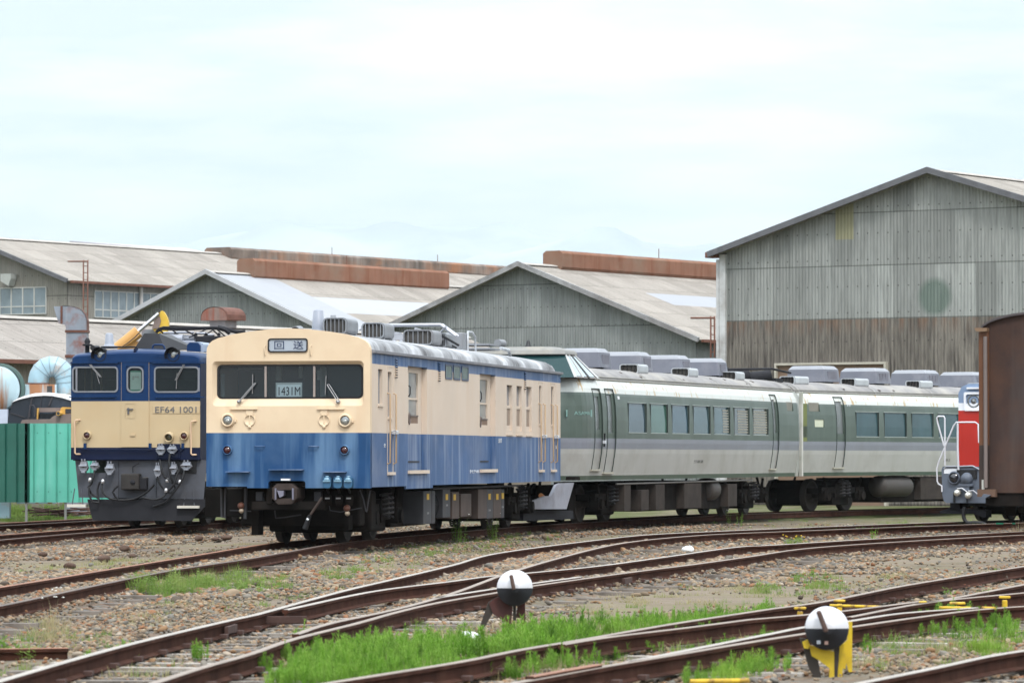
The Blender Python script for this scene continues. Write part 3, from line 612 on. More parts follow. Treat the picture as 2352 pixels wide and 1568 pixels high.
fill('horsetail_patch', [
 ([(620,1600),(700,1530),(800,1506),(900,1490),(1000,1482),(1050,1470),(1100,1500),(1180,1512),(1300,1500),(1400,1478),(1480,1470),(1560,1462),(1640,1458),(1700,1462),(1540,1500),(1350,1540),(1180,1570)], 42),
 ([(690,1485),(740,1478),(760,1500),(720,1530)], 7),
 ([(1050,1524),(1200,1497),(1340,1478),(1345,1492),(1200,1517),(1060,1548)], 60, 1.5),
 ([(1160,1452),(1230,1440),(1330,1444),(1330,1480),(1180,1492)], 14),
 ([(1325,1448),(1420,1440),(1420,1470),(1330,1472)], 22, 1.1), ([(1410,1446),(1560,1428),(1620,1420),(1740,1410),(1850,1420),(1900,1432),(1700,1455),(1560,1475),(1420,1478)], 26),
 ([(1740,1470),(1850,1458),(1860,1510),(1780,1560),(1560,1590),(1600,1530)], 18, .9),
 ([(2060,1440),(2120,1425),(2200,1424),(2300,1436),(2352,1452),(2352,1480),(2200,1478),(2080,1474)], 40, 1.0),
 ([(1950,1470),(2050,1455),(2080,1490),(2000,1510),(1950,1530)], 12, .85), ([(660,1560),(740,1530),(1000,1508),(1040,1530),(700,1600)], 34, 1.1)],
 G_h, 4, 'dense bright green horsetail weeds in the right foreground')
fill('lime_weed_patch', [([(1570,1545),(1620,1508),(1680,1500),(1740,1520),(1760,1560),(1620,1590)], 26, 1.0), ([(2230,1500),(2300,1480),(2370,1470),(2370,1515),(2260,1522)], 26, 1), ([(1480,1500),(1600,1480),(1650,1520),(1560,1540)], 3, .8)], G_l, 4, 'yellow-green fine weeds at the bottom right')
fill('grass_patch', [
 ([(295,1368),(310,1345),(360,1335),(430,1325),(520,1330),(640,1325),(700,1335),(660,1358),(560,1372),(440,1370),(330,1378)], 9, 1.0),
 ([(570,1380),(700,1365),(745,1360),(700,1385),(600,1398)], 5, .6), ([(740,1325),(790,1305),(870,1318),(840,1345),(760,1352)], 9, 1.0),
 ([(820,1278),(900,1262),(1020,1250),(1150,1243),(1180,1256),(1040,1272),(900,1290),(820,1296)], 6, .8), ([(1020,1252),(1060,1230),(1200,1228),(1300,1228),(1280,1243),(1100,1252)], 4, .7),
 ([(1730,1362),(1760,1338),(1830,1328),(1940,1325),(1990,1345),(1900,1362),(1780,1368)], 9, .9), ([(1350,1360),(1440,1350),(1450,1362),(1380,1372)], 7, .6), ([(1440,1395),(1500,1385),(1530,1402),(1450,1412)], 5, .6),
 ([(1540,1345),(1580,1335),(1590,1348)], 8, .6), ([(1870,1236),(1990,1214),(2130,1210),(2260,1204),(2270,1222),(2100,1228),(1950,1238)], 7, 1.0), ([(1800,1246),(1840,1241),(1850,1250),(1800,1254)], 12, .8),
 ([(1050,1376),(1200,1372),(1260,1360),(1200,1384)], 4, .6), ([(0,1485),(60,1470),(110,1520),(60,1570),(0,1590)], 7, 1.0), ([(160,1465),(260,1455),(250,1500),(150,1520)], 5, .7),
 ([(1480,1202),(1620,1190),(1900,1186),(1900,1196),(1600,1206)], 2, .5), ([(2130,1375),(2352,1345),(2352,1395),(2250,1390)], 3, .8), ([(1150,1465),(1220,1450),(1230,1480),(1160,1490)], 6, .9),
 ([(-40,1190),(30,1178),(130,1177),(230,1180),(220,1190),(60,1192)], 8, 1.2), ([(900,1590),(1000,1560),(1300,1560),(1500,1540),(1560,1590)], 4, .8), ([(130,1330),(300,1300),(330,1308),(200,1340)], 2, .5), ([(620,1360),(700,1345),(760,1340),(720,1362)], 6, .9)],
 G_g, 4, 'green grass and low weeds in patches between the tracks')
fill('tall_grass_patch', [([(305,1370),(330,1350),(400,1345),(480,1340),(490,1365),(400,1375)], 10, 1.0), ([(440,1335),(560,1322),(600,1330),(560,1350),(460,1352)], 6, .8), ([(-60,1172),(180,1170),(200,1179),(-60,1182)], 9, 1.6), ([(2010,1213),(2080,1208),(2090,1215),(2020,1222)], 8, .8), ([(750,1340),(790,1332),(800,1350),(760,1355)], 9, .8)], G_t, 4, 'taller pale green grass clumps in the left middle ground')
fill('dry_grass_patch', [
 ([(0,1320),(180,1290),(430,1262),(560,1248),(600,1262),(430,1300),(200,1330),(0,1352)], 5), ([(250,1400),(560,1372),(700,1335),(820,1300),(1150,1262),(1180,1275),(900,1320),(760,1365),(560,1405),(250,1440)], 4),
 ([(1240,1400),(1560,1345),(1950,1330),(2352,1300),(2352,1345),(1900,1400),(1560,1440),(1250,1462)], 5), ([(1870,1240),(2352,1232),(2352,1240),(1900,1256)], 4), ([(60,1440),(140,1420),(160,1500),(60,1510)], 10, 1.6),
 ([(1900,1560),(1960,1490),(2200,1480),(2352,1470),(2352,1500),(2060,1540),(1960,1568)], 6), ([(1180,1485),(1240,1470),(1260,1500),(1180,1510)], 9, 1.3), ([(1060,1262),(1500,1225),(1900,1200),(1900,1215),(1500,1240),(1080,1275)], 3)],
 G_d, 4, 'short dry straw-coloured grass on the sandy patches')
# single plants that stand alone
fill('dead_stalk_patch', [([(600,1570),(760,1500),(1000,1470),(1200,1440),(1560,1420),(1850,1412),(1900,1440),(1700,1500),(1300,1568)], 5, 1.7), ([(1940,1540),(2000,1450),(2352,1425),(2352,1520),(2100,1530)], 5, 1.6), ([(150,1568),(500,1470),(620,1500),(560,1568)], 2, 1.3)], G_d, 4, 'dead straw stalks scattered through the green weeds')
fill('grass_fringe', [([(560,1568),(760,1470),(1000,1440),(1200,1425),(1560,1405),(1900,1395),(1900,1450),(1700,1520),(1300,1568)], 3.5, .8), ([(1940,1560),(2000,1430),(2352,1410),(2352,1535),(2100,1545)], 4, .8)], G_g, 4, 'low mixed grass thinning out round the weed beds')
_pc = {}
def plant(name, label, x, y, make, s=1.0, cat='weed', group=None):
    o = make(); o.name = name; g = gp(x, y, GZ); o.location = (g.x, g.y, GZ-.005); o.scale = (s, s, s); o.rotation_euler = (0,0,random.uniform(0,6)); return tag(o, label, cat, group)
H = lambda n=18, R=.1, a=.25, b=.42: (lambda: clump_horsetail(int(n*1.5), R, a*.62, b*.62, ml_bright))
plant('horsetail_tuft', 'round bright green horsetail tuft just inside the leftmost near rail', 285, 1532, H(26,.12,.3,.45))
plant('horsetail_tuft', 'narrow upright horsetail tuft against the near rail, left of the round one', 203, 1556, H(16,.06,.3,.42))
plant('horsetail_tuft', 'horsetail tuft between the rails above the bleached timbers', 458, 1525, H(12,.08,.28,.44))
plant('horsetail_tuft', 'thin horsetail shoots standing beside the second rail, bottom left', 604, 1556, H(12,.09,.25,.4))
plant('horsetail_tuft', 'horsetail tuft rising in front of the tan rail, left of the big weed bed', 660, 1535, H(10,.05,.3,.45))
plant('horsetail_tuft', 'small horsetail tuft between bleached timbers and the weed bed', 722, 1512, H(16,.09,.25,.4))
plant('leafy_weed', 'pale leafy weed standing at the railcar wheels, left one of two', 1053, 1252, lambda: clump_leafy(.62, 16, ml_grass, mflow_w, .14), 1)
plant('leafy_weed', 'leafy weed with white specks beside the railcar underframe, right one of two', 1132, 1243, lambda: clump_leafy(.6, 16, ml_grass, mflow_w, .14), 1)
plant('leafy_weed', 'small leafy weed against the green coach track, left of two', 1700, 1208, lambda: clump_leafy(.4, 8, ml_grass, None, .1))
plant('leafy_weed', 'slim leafy weed in front of the green coach wheels', 1675, 1203, lambda: clump_leafy(.55, 6, ml_grass, mflow_w, .08), .8)
plant('leafy_weed', 'slender pale weed under the green coach equipment boxes', 1440, 1211, lambda: clump_leafy(.38, 5, ml_grass, None, .06))
plant('flowering_weed', 'low weed with yellow flowers between the two upper tracks', 1826, 1250, lambda: clump_leafy(.2, 26, ml_grass, mflow_y, .22))
plant('leafy_weed', 'bright leafy weed beside the yellow-flowered one, nearer the wagon', 2005, 1243, lambda: clump_leafy(.34, 10, ml_bright, None, .12))
plant('sorrel', 'reddish dry sorrel stalks by the upper right track', 2352-13, 1235-10, lambda: clump_grass(30,.15,.2,.4,.004,ml_dry,.3,mfl_r))
plant('sorrel', 'reddish brown seed stalks growing beside the uppermost track', 2115, 1216, lambda: clump_grass(30,.15,.15,.35,.004,ml_dry,.3,mfl_r))
plant('sorrel', 'reddish seed stalks behind the yellow fittings of the right turnout', 2255, 1402, lambda: clump_grass(36,.3,.12,.28,.004,ml_dry,.3,mfl_r))
plant('dry_weed', 'tall dry straw weed at the far left edge of the gravel', 128, 1452, lambda: clump_grass(50,.16,.2,.42,.003,ml_dry,.3,mflow_w))
plant('leafy_weed', 'leafy weed by the dark green fence panel', 65, 1186, lambda: clump_leafy(.6, 12, ml_grass, None, .15)); plant('leafy_weed', 'leafy weed at the foot of the teal fence panels', 118, 1186, lambda: clump_leafy(.5, 14, ml_grass, None, .2))
# single big stones
def rock(label, x, y, r, col, name='rock'):
    me = protos[random.randrange(4)].data.copy(); me.materials.clear(); me.materials.append(col); o = bpy.data.objects.new(name, me); COL.objects.link(o); g = gp(x, y, GZ); o.location = (g.x, g.y, GZ + r*.5); o.scale = (r*1.3, r, r); o.rotation_euler = (0,0,random.uniform(0,6)); return tag(o, label, 'rock')
mwr = paint('white_painted_stone', (.8,.8,.8), .7, 0, .05, 4, dirt=(.4,.38,.35), damt=.4); mbr = paint('rusty_clinker', (.09,.055,.04), .9, 0, .35, 8); mtr = paint('tan_stone', (.42,.33,.23), .9, 0, .15, 5)
rock('large white stone among the weeds left of the nearer switch lever', 1078, 1481, .11, mwr); rock('flat white stone between the two upper rails', 1579, 1269, .115, mwr)
rock('small white stone on the rail side near the wagon', 2192, 1243, .05, mwr); rock('rounded brown boulder on the bleached timbers', 431, 1489, .07, mtr); rock('second brown boulder further down the timbers', 378, 1492, .06, mbr)
for i, (x, y, r) in enumerate([(161,1307,.10),(238,1289,.10),(304,1280,.07),(457,1240,.09),(495,1241,.08),(520,1239,.10),(286,1264,.09),(86,1357,.08),(24,1428,.07),(98,1277,.08),(370,1242,.09),(140,1360,.06)]): 
    tag(rock(None, x, y, r, mbr, 'clinker_lump'), ['rust-brown clinker lump on the ground left of the railcar track','dark broken clinker lump'][0], 'rock', 'rusty clinker lumps strewn left of the railcar track')
# ---------------------------------------------------------------- sheds
def panel(name, mat, parent, O, U, W, poly, thick=.05):
    """flat sheet: local X = U (across the waves), local Z = W (up the sheet)"""
    U, W, O = Vector(U).normalized(), Vector(W).normalized(), Vector(O); N = W.cross(U).normalized()
    mb = MB(); mb.prism(poly, lambda a, b, c: (a, c, b), 0, thick)
    o = mb.build(name, mat, parent); M_ = Matrix((( U.x, N.x, W.x, O.x), (U.y, N.y, W.y, O.y), (U.z, N.z, W.z, O.z), (0,0,0,1)))
    if parent: M_ = Matrix.Translation(-parent.location) @ M_
    o.matrix_local = M_ if parent else M_; 
    if not parent: o.matrix_world = M_
    return o
def patch(a, b, c, col, k, soft=.05):
    def f(t, colr, X, Z):
        d = t.math('SQRT', t.math('ADD', t.math('POWER', t.math('SUBTRACT', X, a), 2.0), t.math('POWER', t.math('SUBTRACT', Z, b), 2.0)))
        return t.mix(t.math('MULTIPLY', t.ramp(d, c+soft, c-soft), k), colr, col)
    return f
def rectpatch(a0, a1, b0, b1, col, k):
    def f(t, colr, X, Z):
        m = t.math('MULTIPLY', t.math('MULTIPLY', t.math('GREATER_THAN', X, a0), t.math('LESS_THAN', X, a1)), t.math('MULTIPLY', t.math('GREATER_THAN', Z, b0), t.math('LESS_THAN', Z, b1)))
        return t.mix(t.math('MULTIPLY', m, k), colr, col)
    return f
def chain(*fs):
    def f(t, c, X, Z):
        for q in fs: c = q(t, c, X, Z)
        return c
    return f
ROOFB, ROOFD = (.37,.335,.30), (.18,.16,.142)
mrooftrim = paint('grey_barge_board', (.115,.115,.125), .8, 0, .12, 2, streak=(.07,.07,.075), samt=.6); mtrimw = paint('pale_barge_board', (.38,.38,.40), .7, 0, .1, 1.2, dirt=(.30,.29,.28), damt=.5)
mrust = paint('rusted_sheet', (.30,.145,.085), .85, 0, .15, 1.5, streak=(.22,.085,.045), samt=.7, sscale=3); mrustg = paint('rusty_gutter', (.15,.065,.045), .8, 0, .2, 3)
mwin = paint('dusty_window_pane', (.16,.20,.225), .25, 0, .15, 1.5, dirt=(.24,.28,.30), damt=.5, spec=.6, bump=0); mframe = plain('grey_window_frame', (.42,.42,.40))
def shed(name, label, fr, lp, zp, hw, ze, ln, mwall, mroof, mtrim, walls=(), zoff=0, over=.35, zb=GZ-.1, side_mat=None, roofs=None):
    t = thing(name, label, 'shed', loc=fr.world(lp, 0, 0)); u, v, Zv = fr.lx, fr.ax, Vector((0,0,1))
    t.location.z = 0
    # gable sheets: several stacked polygons, each (mat, z0, z1)
    sl = (zp-ze)/hw
    def width(z): return hw if z <= ze else (zp-z)/sl
    for mt, z0, z1 in (walls or [(mwall, zb, zp)]):
        w0, w1 = width(z0), width(z1); pts = [(-w0, 0), (w0, 0)]
        if z0 < ze < z1: pts += [(hw, ze-z0)]
        pts += [(w1, z1-z0), (-w1, z1-z0)] if w1 > 1e-3 else [(0, z1-z0)]
        if z0 < ze < z1: pts += [(-hw, ze-z0)]
        panel('gable_wall', mt, t, fr.world(lp, 0, z0), u, Zv, pts, .06)
    sm = side_mat or mwall; sm = sm if not isinstance(sm, tuple) else sm
    panel('side_wall', sm, t, fr.world(lp+hw, 0, zb), v, Zv, [(0,0),(ln,0),(ln,ze-zb),(0,ze-zb)]); panel('side_wall', sm, t, fr.world(lp-hw, ln, zb), -v, Zv, [(0,0),(ln,0),(ln,ze-zb),(0,ze-zb)])
    L_ = math.hypot(hw+over, (hw+over)*sl); Wr = (-u*1 + Zv*sl).normalized(); Wl = (u + Zv*sl).normalized()
    e = .45
    r1 = panel('roof_slope', mroof, t, fr.world(lp+hw+over, -e, ze-over*sl+.0), v, Wr, [(0,0),(ln+e,0),(ln+e,L_),(0,L_)], .05)
    panel('roof_slope', mroof, t, fr.world(lp-hw-over, ln, ze-over*sl+.0), -v, Wl, [(0,0),(ln+e,0),(ln+e,L_),(0,L_)], .05)
    for sgn in (1, -1):
        mb = MB(); N = Wr if sgn > 0 else Wl; a = Vector((sgn*(hw+over+.02), 0, ze-(over+.02)*sl)); b = Vector((0, 0, zp))
        W3 = (b-a).normalized(); n3 = Vector((-W3.z*1, 0, W3.x)) if sgn < 0 else Vector((W3.z, 0, -W3.x))
        if n3.z < 0: n3 = -n3
        vs = []
        for p in (a, b):
            for dz in (-.10, .10):
                for dy in (-e-.09, -e+.03): q = p + (n3*dz if p is a else Vector((0,0,dz/abs(W3.x)))); vs.append(u*(q.x) + v*dy + Vector((0,0,q.z)) + (fr.world(lp,0,0)-t.location))
        mb.add(vs, [(0,1,3,2),(4,6,7,5),(0,4,5,1),(2,3,7,6),(0,2,6,4),(1,5,7,3)]); mb.build('barge_board', mtrim, t)
    mb = MB(); mb.prism([(-.28,-.1),(-.22,-.05),(0,.0),(.22,-.05),(.28,-.1)], lambda a, b, c: u*a + v*c + Vector((0,0,zp+b+.06)) + (fr.world(lp,0,0)-t.location), -e, ln); mb.build('ridge_cap', paint('ridge_tiles', (.36,.33,.30), .8, 0, .15, 3), t)
    mb = MB(); mb.prism([(0,-.09),(.16,-.09),(.16,.03),(0,.03)], lambda a, b, c: u*(hw+over-.02+a) + v*c + Vector((0,0,ze-over*sl-.02+b)) + (fr.world(lp,0,0)-t.location), -.2, ln); mb.build('gutter', mrustg, t)
    return t
# ---- tall shed on the right
fR = Fr(7.35, 150, 33.5); LR = fR.Q('B', 178, 800)[0]; zeR = fR.Q('B', 185, 735)[1]; lpR, zpR = fR.Q('B', 1700, 150); hwR = lpR-LR; zj = fR.Q('B', 200, 1243)[1]
gx_, gz_ = fR.Q('B', 1708, 1062); y0_ = fR.Q('B', 988, 650); y1_ = fR.Q('B', 1118, 400)
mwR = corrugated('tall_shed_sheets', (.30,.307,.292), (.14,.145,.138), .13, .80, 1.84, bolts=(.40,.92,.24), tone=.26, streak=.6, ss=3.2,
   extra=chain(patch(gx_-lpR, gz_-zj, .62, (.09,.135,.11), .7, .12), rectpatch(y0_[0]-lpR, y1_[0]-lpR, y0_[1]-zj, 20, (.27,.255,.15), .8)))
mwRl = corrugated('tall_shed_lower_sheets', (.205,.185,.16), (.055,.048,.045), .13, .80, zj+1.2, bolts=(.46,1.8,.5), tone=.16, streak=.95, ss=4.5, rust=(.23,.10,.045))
mroofR = corrugated('pale_roof_sheets', ROOFB, ROOFD, .13, .85, 1.7, bolts=(.42,.85,.2), tone=.15, streak=.45, trough_tone=.6)
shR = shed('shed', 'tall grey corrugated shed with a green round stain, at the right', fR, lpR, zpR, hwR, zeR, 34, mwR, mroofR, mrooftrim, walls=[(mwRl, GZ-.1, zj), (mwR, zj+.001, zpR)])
mcorner = paint('pale_corner_flashing', (.5,.5,.5), .7, 0, .12, 1.5, dirt=(.2,.17,.15), damt=.6)
def local_box(t, fr, l0, l1, d0, d1, z0, z1, name, mat, bevel=0):
    mb = MB(); c = fr.world((l0+l1)/2, (d0+d1)/2, (z0+z1)/2) - t.location; mb.obox(c, fr.lx, fr.ax, (0,0,1), (l1-l0)/2, (d1-d0)/2, (z1-z0)/2); return mb.build(name, mat, t, bevel=bevel)
local_box(shR, fR, LR-.12, LR+.12, -.10, .22, GZ, zeR-.1, 'corner_flashing', mcorner); local_box(shR, fR, LR-.6, LR-.15, -.3, .2, zeR-.22, zeR-.02, 'gutter_box', mrustg, .02); local_box(shR, fR, LR-.25, LR-.14, -.1, .02, GZ, zeR-.28, 'downpipe', mcorner)
# framed opening low on the gable
a = fR.Q('R1', 30, 600); b = fR.Q('R1', 1078, 585); mcf = plain('cream_timber_frame', (.42,.39,.33)); mbi = plain('brown_opening_board', (.20,.13,.09))
ow = thing('loading_door', 'low brown opening with a cream timber frame on the tall shed gable', 'door', loc=fR.world(a[0], 0, 0)); ow.parent = None
for nm, l0, l1, d0, d1, z0, z1, m_ in (('lintel', a[0], b[0], -.22, -.02, b[1]-.06, b[1]+.02, mcf), ('frame', a[0], a[0]+.08, -.22, -.02, GZ, b[1]-.06, mcf), ('frame', b[0]-.08, b[0], -.22, -.02, GZ, b[1]-.06, mcf), ('door_leaf', a[0]+.08, b[0]-.08, -.08, -.02, GZ, b[1]-.06, mbi)): local_box(ow, fR, l0, l1, d0, d1, z0, z1, nm, m_)
# ---- the two low sheds in the middle share one gable line
fM = Fr(.54, 180, 33); lpM, zpM = fM.Q('M', 2178, 262); leM, zeM = fM.front(1600, 773); hwM = leM-lpM
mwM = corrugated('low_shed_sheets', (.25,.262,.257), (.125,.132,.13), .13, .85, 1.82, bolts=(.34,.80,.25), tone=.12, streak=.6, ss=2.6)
mroofM = corrugated('low_shed_roof_sheets', ROOFB, ROOFD, .13, .85, 1.7, bolts=(.42,.85,.2), tone=.15, trough_tone=.6, streak=.45, extra=rectpatch(5.5, 60, 4.75, 6.3, (.36,.375,.41), .85))
mroofL = corrugated('patched_roof_sheets', ROOFB, ROOFD, .13, .85, 1.7, bolts=(.42,.85,.2), tone=.15, trough_tone=.55, streak=.4, extra=chain(rectpatch(-1, 4.6, -1, 30, (.37,.385,.42), .85), rectpatch(4.6, 60, 4.4, 6.4, (.42,.44,.48), .85)))
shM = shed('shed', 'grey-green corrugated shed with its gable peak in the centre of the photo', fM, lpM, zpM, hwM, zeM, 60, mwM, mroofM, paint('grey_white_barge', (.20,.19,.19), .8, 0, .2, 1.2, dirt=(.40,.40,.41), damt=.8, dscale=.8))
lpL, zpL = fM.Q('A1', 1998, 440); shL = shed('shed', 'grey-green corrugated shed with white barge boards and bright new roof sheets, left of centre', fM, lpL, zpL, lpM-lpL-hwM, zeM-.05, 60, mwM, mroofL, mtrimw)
# rusty ridge ventilators: long boxes along a ridge, narrower at the foot
def monitor(name, label, fr, lat, c0, c1, hw_, h, mats, foot=.25, base=True, dz=0):
    (d0, z0), (d1, z1) = c0, c1
    t = thing(name, label, 'ridge vent', loc=fr.world(lat, d0, 0)); t.location.z = 0
    zt = z0+dz; o = fr.world(lat, d0, 0); cap = MB(); cap.prism([(-hw_+.1,zt-h),(-hw_,zt-h+.15),(-hw_,zt-.12),(-hw_+.15,zt),(hw_-.15,zt),(hw_,zt-.12),(hw_,zt-h+.15),(hw_-.1,zt-h)], lambda a, b, c: fr.lx*a + fr.ax*c + Vector((0,0,b)), 0, d1-d0); cap.build('hood', mats, t)
    MB().prism([(-hw_*.55,zt-h-foot),(hw_*.55,zt-h-foot),(hw_*.55,zt-h),(-hw_*.55,zt-h)], lambda a, b, c: fr.lx*a + fr.ax*c + Vector((0,0,b)), .1, d1-d0-.1).build('throat', mrust, t)
    MB().prism([(-hw_*1.05,zt-h-foot-.22),(hw_*1.05,zt-h-foot-.22),(hw_*.75,zt-h-foot),(-hw_*.75,zt-h-foot)], lambda a, b, c: fr.lx*a + fr.ax*c + Vector((0,0,b)), -.0, d1-d0).build('curb', mrustg, t)
    for k in range(1, max(2, int((d1-d0)/9))):
        dd = (d1-d0)*k/max(2, int((d1-d0)/9)); MB().cyl(Vector((0,0,zt))+fr.ax*dd, Vector((0,0,zt+.45))+fr.ax*dd, .02, n=6).build('spike', mrustg, t)
    return t
mmon = corrugated('rusty_vent_sheets', (.36,.185,.11), (.26,.105,.06), .1, .9, 9, tone=.08, streak=.5); 
mmond = paint('blackened_vent_sheets', (.15,.115,.095), .85, 0, .4, .9, streak=(.36,.33,.30), samt=.55, sscale=1.6, dirt=(.30,.13,.06), damt=.9, dscale=.35)
mmon2 = paint('orange_rust_sheets', (.22,.112,.076), .9, 0, .15, .8, streak=(.17,.065,.035), samt=.85, sscale=2.5, dirt=(.22,.16,.12), damt=.7, dscale=.45, spec=.1)
def on_ridge(fr, lat, c, x0, y0, x1, y1): return fr.side(*P(c,x0,y0), lat), fr.side(*P(c,x1,y1), lat)
c0, c1 = on_ridge(fM, lpL+.5, 'M', 368, 222, 1675, 305); monitor('ridge_vent', 'bright orange-rust ridge vent box on the shed roof left of centre', fM, lpL, c0, c1, .5, .95, mmon2, .16)
c0, c1 = on_ridge(fM, lpM+.9, 'G1', -10, -10, 10, 10); p0 = fM.side(1292, 575, lpM+.5); p1 = fM.side(1760, 611, lpM+.5); monitor('ridge_vent', 'rust-brown ridge vent box behind the central gable peak, beside the tall shed', fM, lpM, p0, p1, .5, .85, mmon2, .16)
# ---- far left building with windows
fF = Fr(-21.6, 205, 33); zeF = fF.Q('A1', 668, 500)[1]; pk = fF.front(-70, 543.5); hwF = -pk[0]
mwF = corrugated('beige_shed_sheets', (.27,.255,.225), (.15,.14,.128), .13, .85, 2.4, bolts=(.42,1.15,.3), tone=.06, streak=.5)
shF = shed('shed', 'large beige corrugated workshop with rows of windows at the upper left', fF, -hwF, pk[1], hwF, zeF, 70, mwF, mroofR, mrooftrim)
def window(t, fr, face, c, x0, y0, x1, y1, nc, nr, proud=.06, split=(.72,)):
    """face 'front' (gable plane) or 'side' (lat = 0 plane)"""
    if face == 'front': (a0,z1),(a1,_) = fr.Q(c,x0,y0), fr.Q(c,x1,y0); z0 = fr.Q(c,x0,y1)[1]; mk = lambda a, d, z: fr.world(a, -d, z) - t.location; nrm = -fr.ax; ua = fr.lx
    else: (a0,z1),(a1,_) = fr.S(c,x0,y0,0), fr.S(c,x1,y0,0); z0 = fr.S(c,x0,y1,0)[1]; mk = lambda a, d, z: fr.world(d, a, z) - t.location; nrm = fr.lx; ua = fr.ax
    f = MB(); W_ = .05
    def bar(aa, ab, za, zb_, dd=proud): f.obox(mk((aa+ab)/2, dd/2, (za+zb_)/2), ua, nrm, (0,0,1), (ab-aa)/2, dd/2, (zb_-za)/2)
    bar(a0-W_, a1+W_, z1, z1+W_); bar(a0-W_, a1+W_, z0-W_, z0); bar(a0-W_, a0, z0, z1); bar(a1, a1+W_, z0, z1)
    for i in range(1, nc): aa = a0+(a1-a0)*i/nc; bar(aa-.035, aa+.035, z0, z1, proud*.9)
    for s_ in split: zz = z1-(z1-z0)*s_; bar(a0, a1, zz-.03, zz+.03, proud*.7)
    fo = f.build('window', mframe, t); g_ = MB().obox(mk((a0+a1)/2, .015, (z0+z1)/2), ua, nrm, (0,0,1), (a1-a0)/2, .012, (z1-z0)/2); g_.build('pane', mwin, fo)
window(shF, fF, 'front', 'A1', -420, 612, 435, 848, 8, 1); window(shF, fF, 'side', 'A1', 888, 622, 1330, 860, 6, 1); window(shF, fF, 'side', 'A1', 1330, 645, 1800, 870, 6, 1)
a = fF.Q('A1', 110, 490); MB().prism([(-.3,.25),(.35,.25),(.35,0),(.2,-.35),(-.3,-.1)], lambda p, q, c: fF.world(a[0]+p, -c, a[1]+q-.1) - shF.location, .05, .5).build('vent_hood', plain('grey_hood', (.35,.36,.34)), shF)
a = fF.S('A1', 1310, 570, 0); MB().cyl(fF.world(.12, a[0], a[1]) - shF.location, fF.world(.12, a[0], a[1]-4) - shF.location, .1, n=10).build('downpipe', paint('grey_pipe', (.4,.38,.37)), shF)
# upper monitor of the far left building
c0, c1 = fF.side(532, 567, -hwF+.9), fF.side(1260, 616, -hwF+.9); monitor('ridge_vent', 'long blackened and rusty ridge vent along the highest roof behind', fF, -hwF, c0, c1, .9, .72, mmond, .2)
c0 = fF.side(165, 552, -hwF-6); 
far = thing('shed', 'far roof just showing above the upper left workshop ridge', 'shed', loc=(0,0,0)); q = [at(160,553,300), at(430,570,330)]; far.location = (q[0].x, q[0].y, 0)
MB().add([q[0]-far.location, q[1]-far.location, at(480,580,330)-far.location, at(160,566,300)-far.location, at(175,551,310)-far.location+Vector((0,20,0)), at(470,572,345)-far.location+Vector((0,20,0))], [(0,1,2,3),(0,4,5,1)]).build('roof_slope', paint('lilac_roof', (.40,.38,.42)), far); MB().box(0, 14, 2, 12, -1, q[0].z-1.2).build('gable_wall', mwF, far)
def ladder(label, c, x0, x1, y0, y1, Y, hook=True):
    a, b = at(*P(c,x0,y0), Y), at(*P(c,x1,y0), Y); z1 = a.z; z0 = at(*P(c,x0,y1), Y).z; t = thing('roof_ladder', label, 'ladder', loc=(a.x, Y, z0)); m_ = mrustg; w_ = b.x-a.x
    for xx in (0, w_): MB().tube([(xx,0,0),(xx,0,z1-z0)] + ([(xx-.0,.1,z1-z0+.05)]), .035, 6).build('rail', m_, t)
    k = int((z1-z0)/.32)
    for i in range(k): MB().cyl((0,0,.2+i*.32),(w_,0,.2+i*.32), .018, n=6).build('rung', m_, t)
    if hook: MB().tube([(w_,0,z1-z0),(-.75,0,z1-z0)], .04, 6).build('hook', m_, t)
    return t
ladder('rusty ladder on the beige workshop wall at upper left', 'A1', 785, 826, 342, 870, 200); ladder('short rusty ladder beside the tall shed corner', 'B', 85, 112, 1215, 1500, 156)
# ---- low shed close behind the locomotive
fN = Fr(-15.2, 125, 33); zeN = fN.side(0, 825, 0)[1]; zpN = fN.side(0, 728, -4.04)[1]
mroofN = corrugated('near_low_roof_sheets', (.365,.33,.30), (.17,.15,.135), .13, .9, 1.8, bolts=(.46,.9,.2), tone=.14, trough_tone=.65, streak=.5, extra=rectpatch(19, 25, 0.9, 20, (.25,.22,.20), .8))
mwN = corrugated('near_low_wall_sheets', (.27,.235,.20), (.19,.16,.135), .075, .9, 3, bolts=(.5,2.9,.7), tone=.05, streak=.4)
shN = shed('shed', 'low pale-roofed shed just behind the locomotive, rusty ducts on it', fN, -4.04, zpN, 4.04-.35, zeN+.35*((zpN-zeN)/4.04), 31, mwN, mroofN, mrooftrim); shN.location = shN.location
for ch in shN.children: pass
# duct with an elbow
def atv(c, x, y, Y): return at(*P(c, x, y), Y)
mduct = paint('galvanised_duct', (.24,.265,.31), .5, .25, .15, 2, streak=(.45,.47,.5), samt=.4, dirt=(.22,.07,.04), damt=.9, dscale=2.2)
mductr = paint('rusty_duct_edge', (.13,.055,.04), .8, 0, .25, 4)
o0 = atv('A1', 727, 1260, 121); td_ = thing('exhaust_duct', 'tall grey square exhaust duct with a rusty elbow hood at left', 'duct', loc=(o0.x, 121, GZ))
def rel(c, x, y, Y, t): return atv(c, x, y, Y) - t.location
a, b = rel('A1', 632, 1000, 121, td_), rel('A1', 825, 1000, 121, td_); wd = b.x-a.x; MB().box(a.x, b.x, -wd/2, wd/2, 0, a.z).build('shaft', mduct, td_)
pts = [(a.x,a.z)]; cx_, cz_ = rel('A1', 632, 960, 121, td_).x - .02, a.z + .1; 
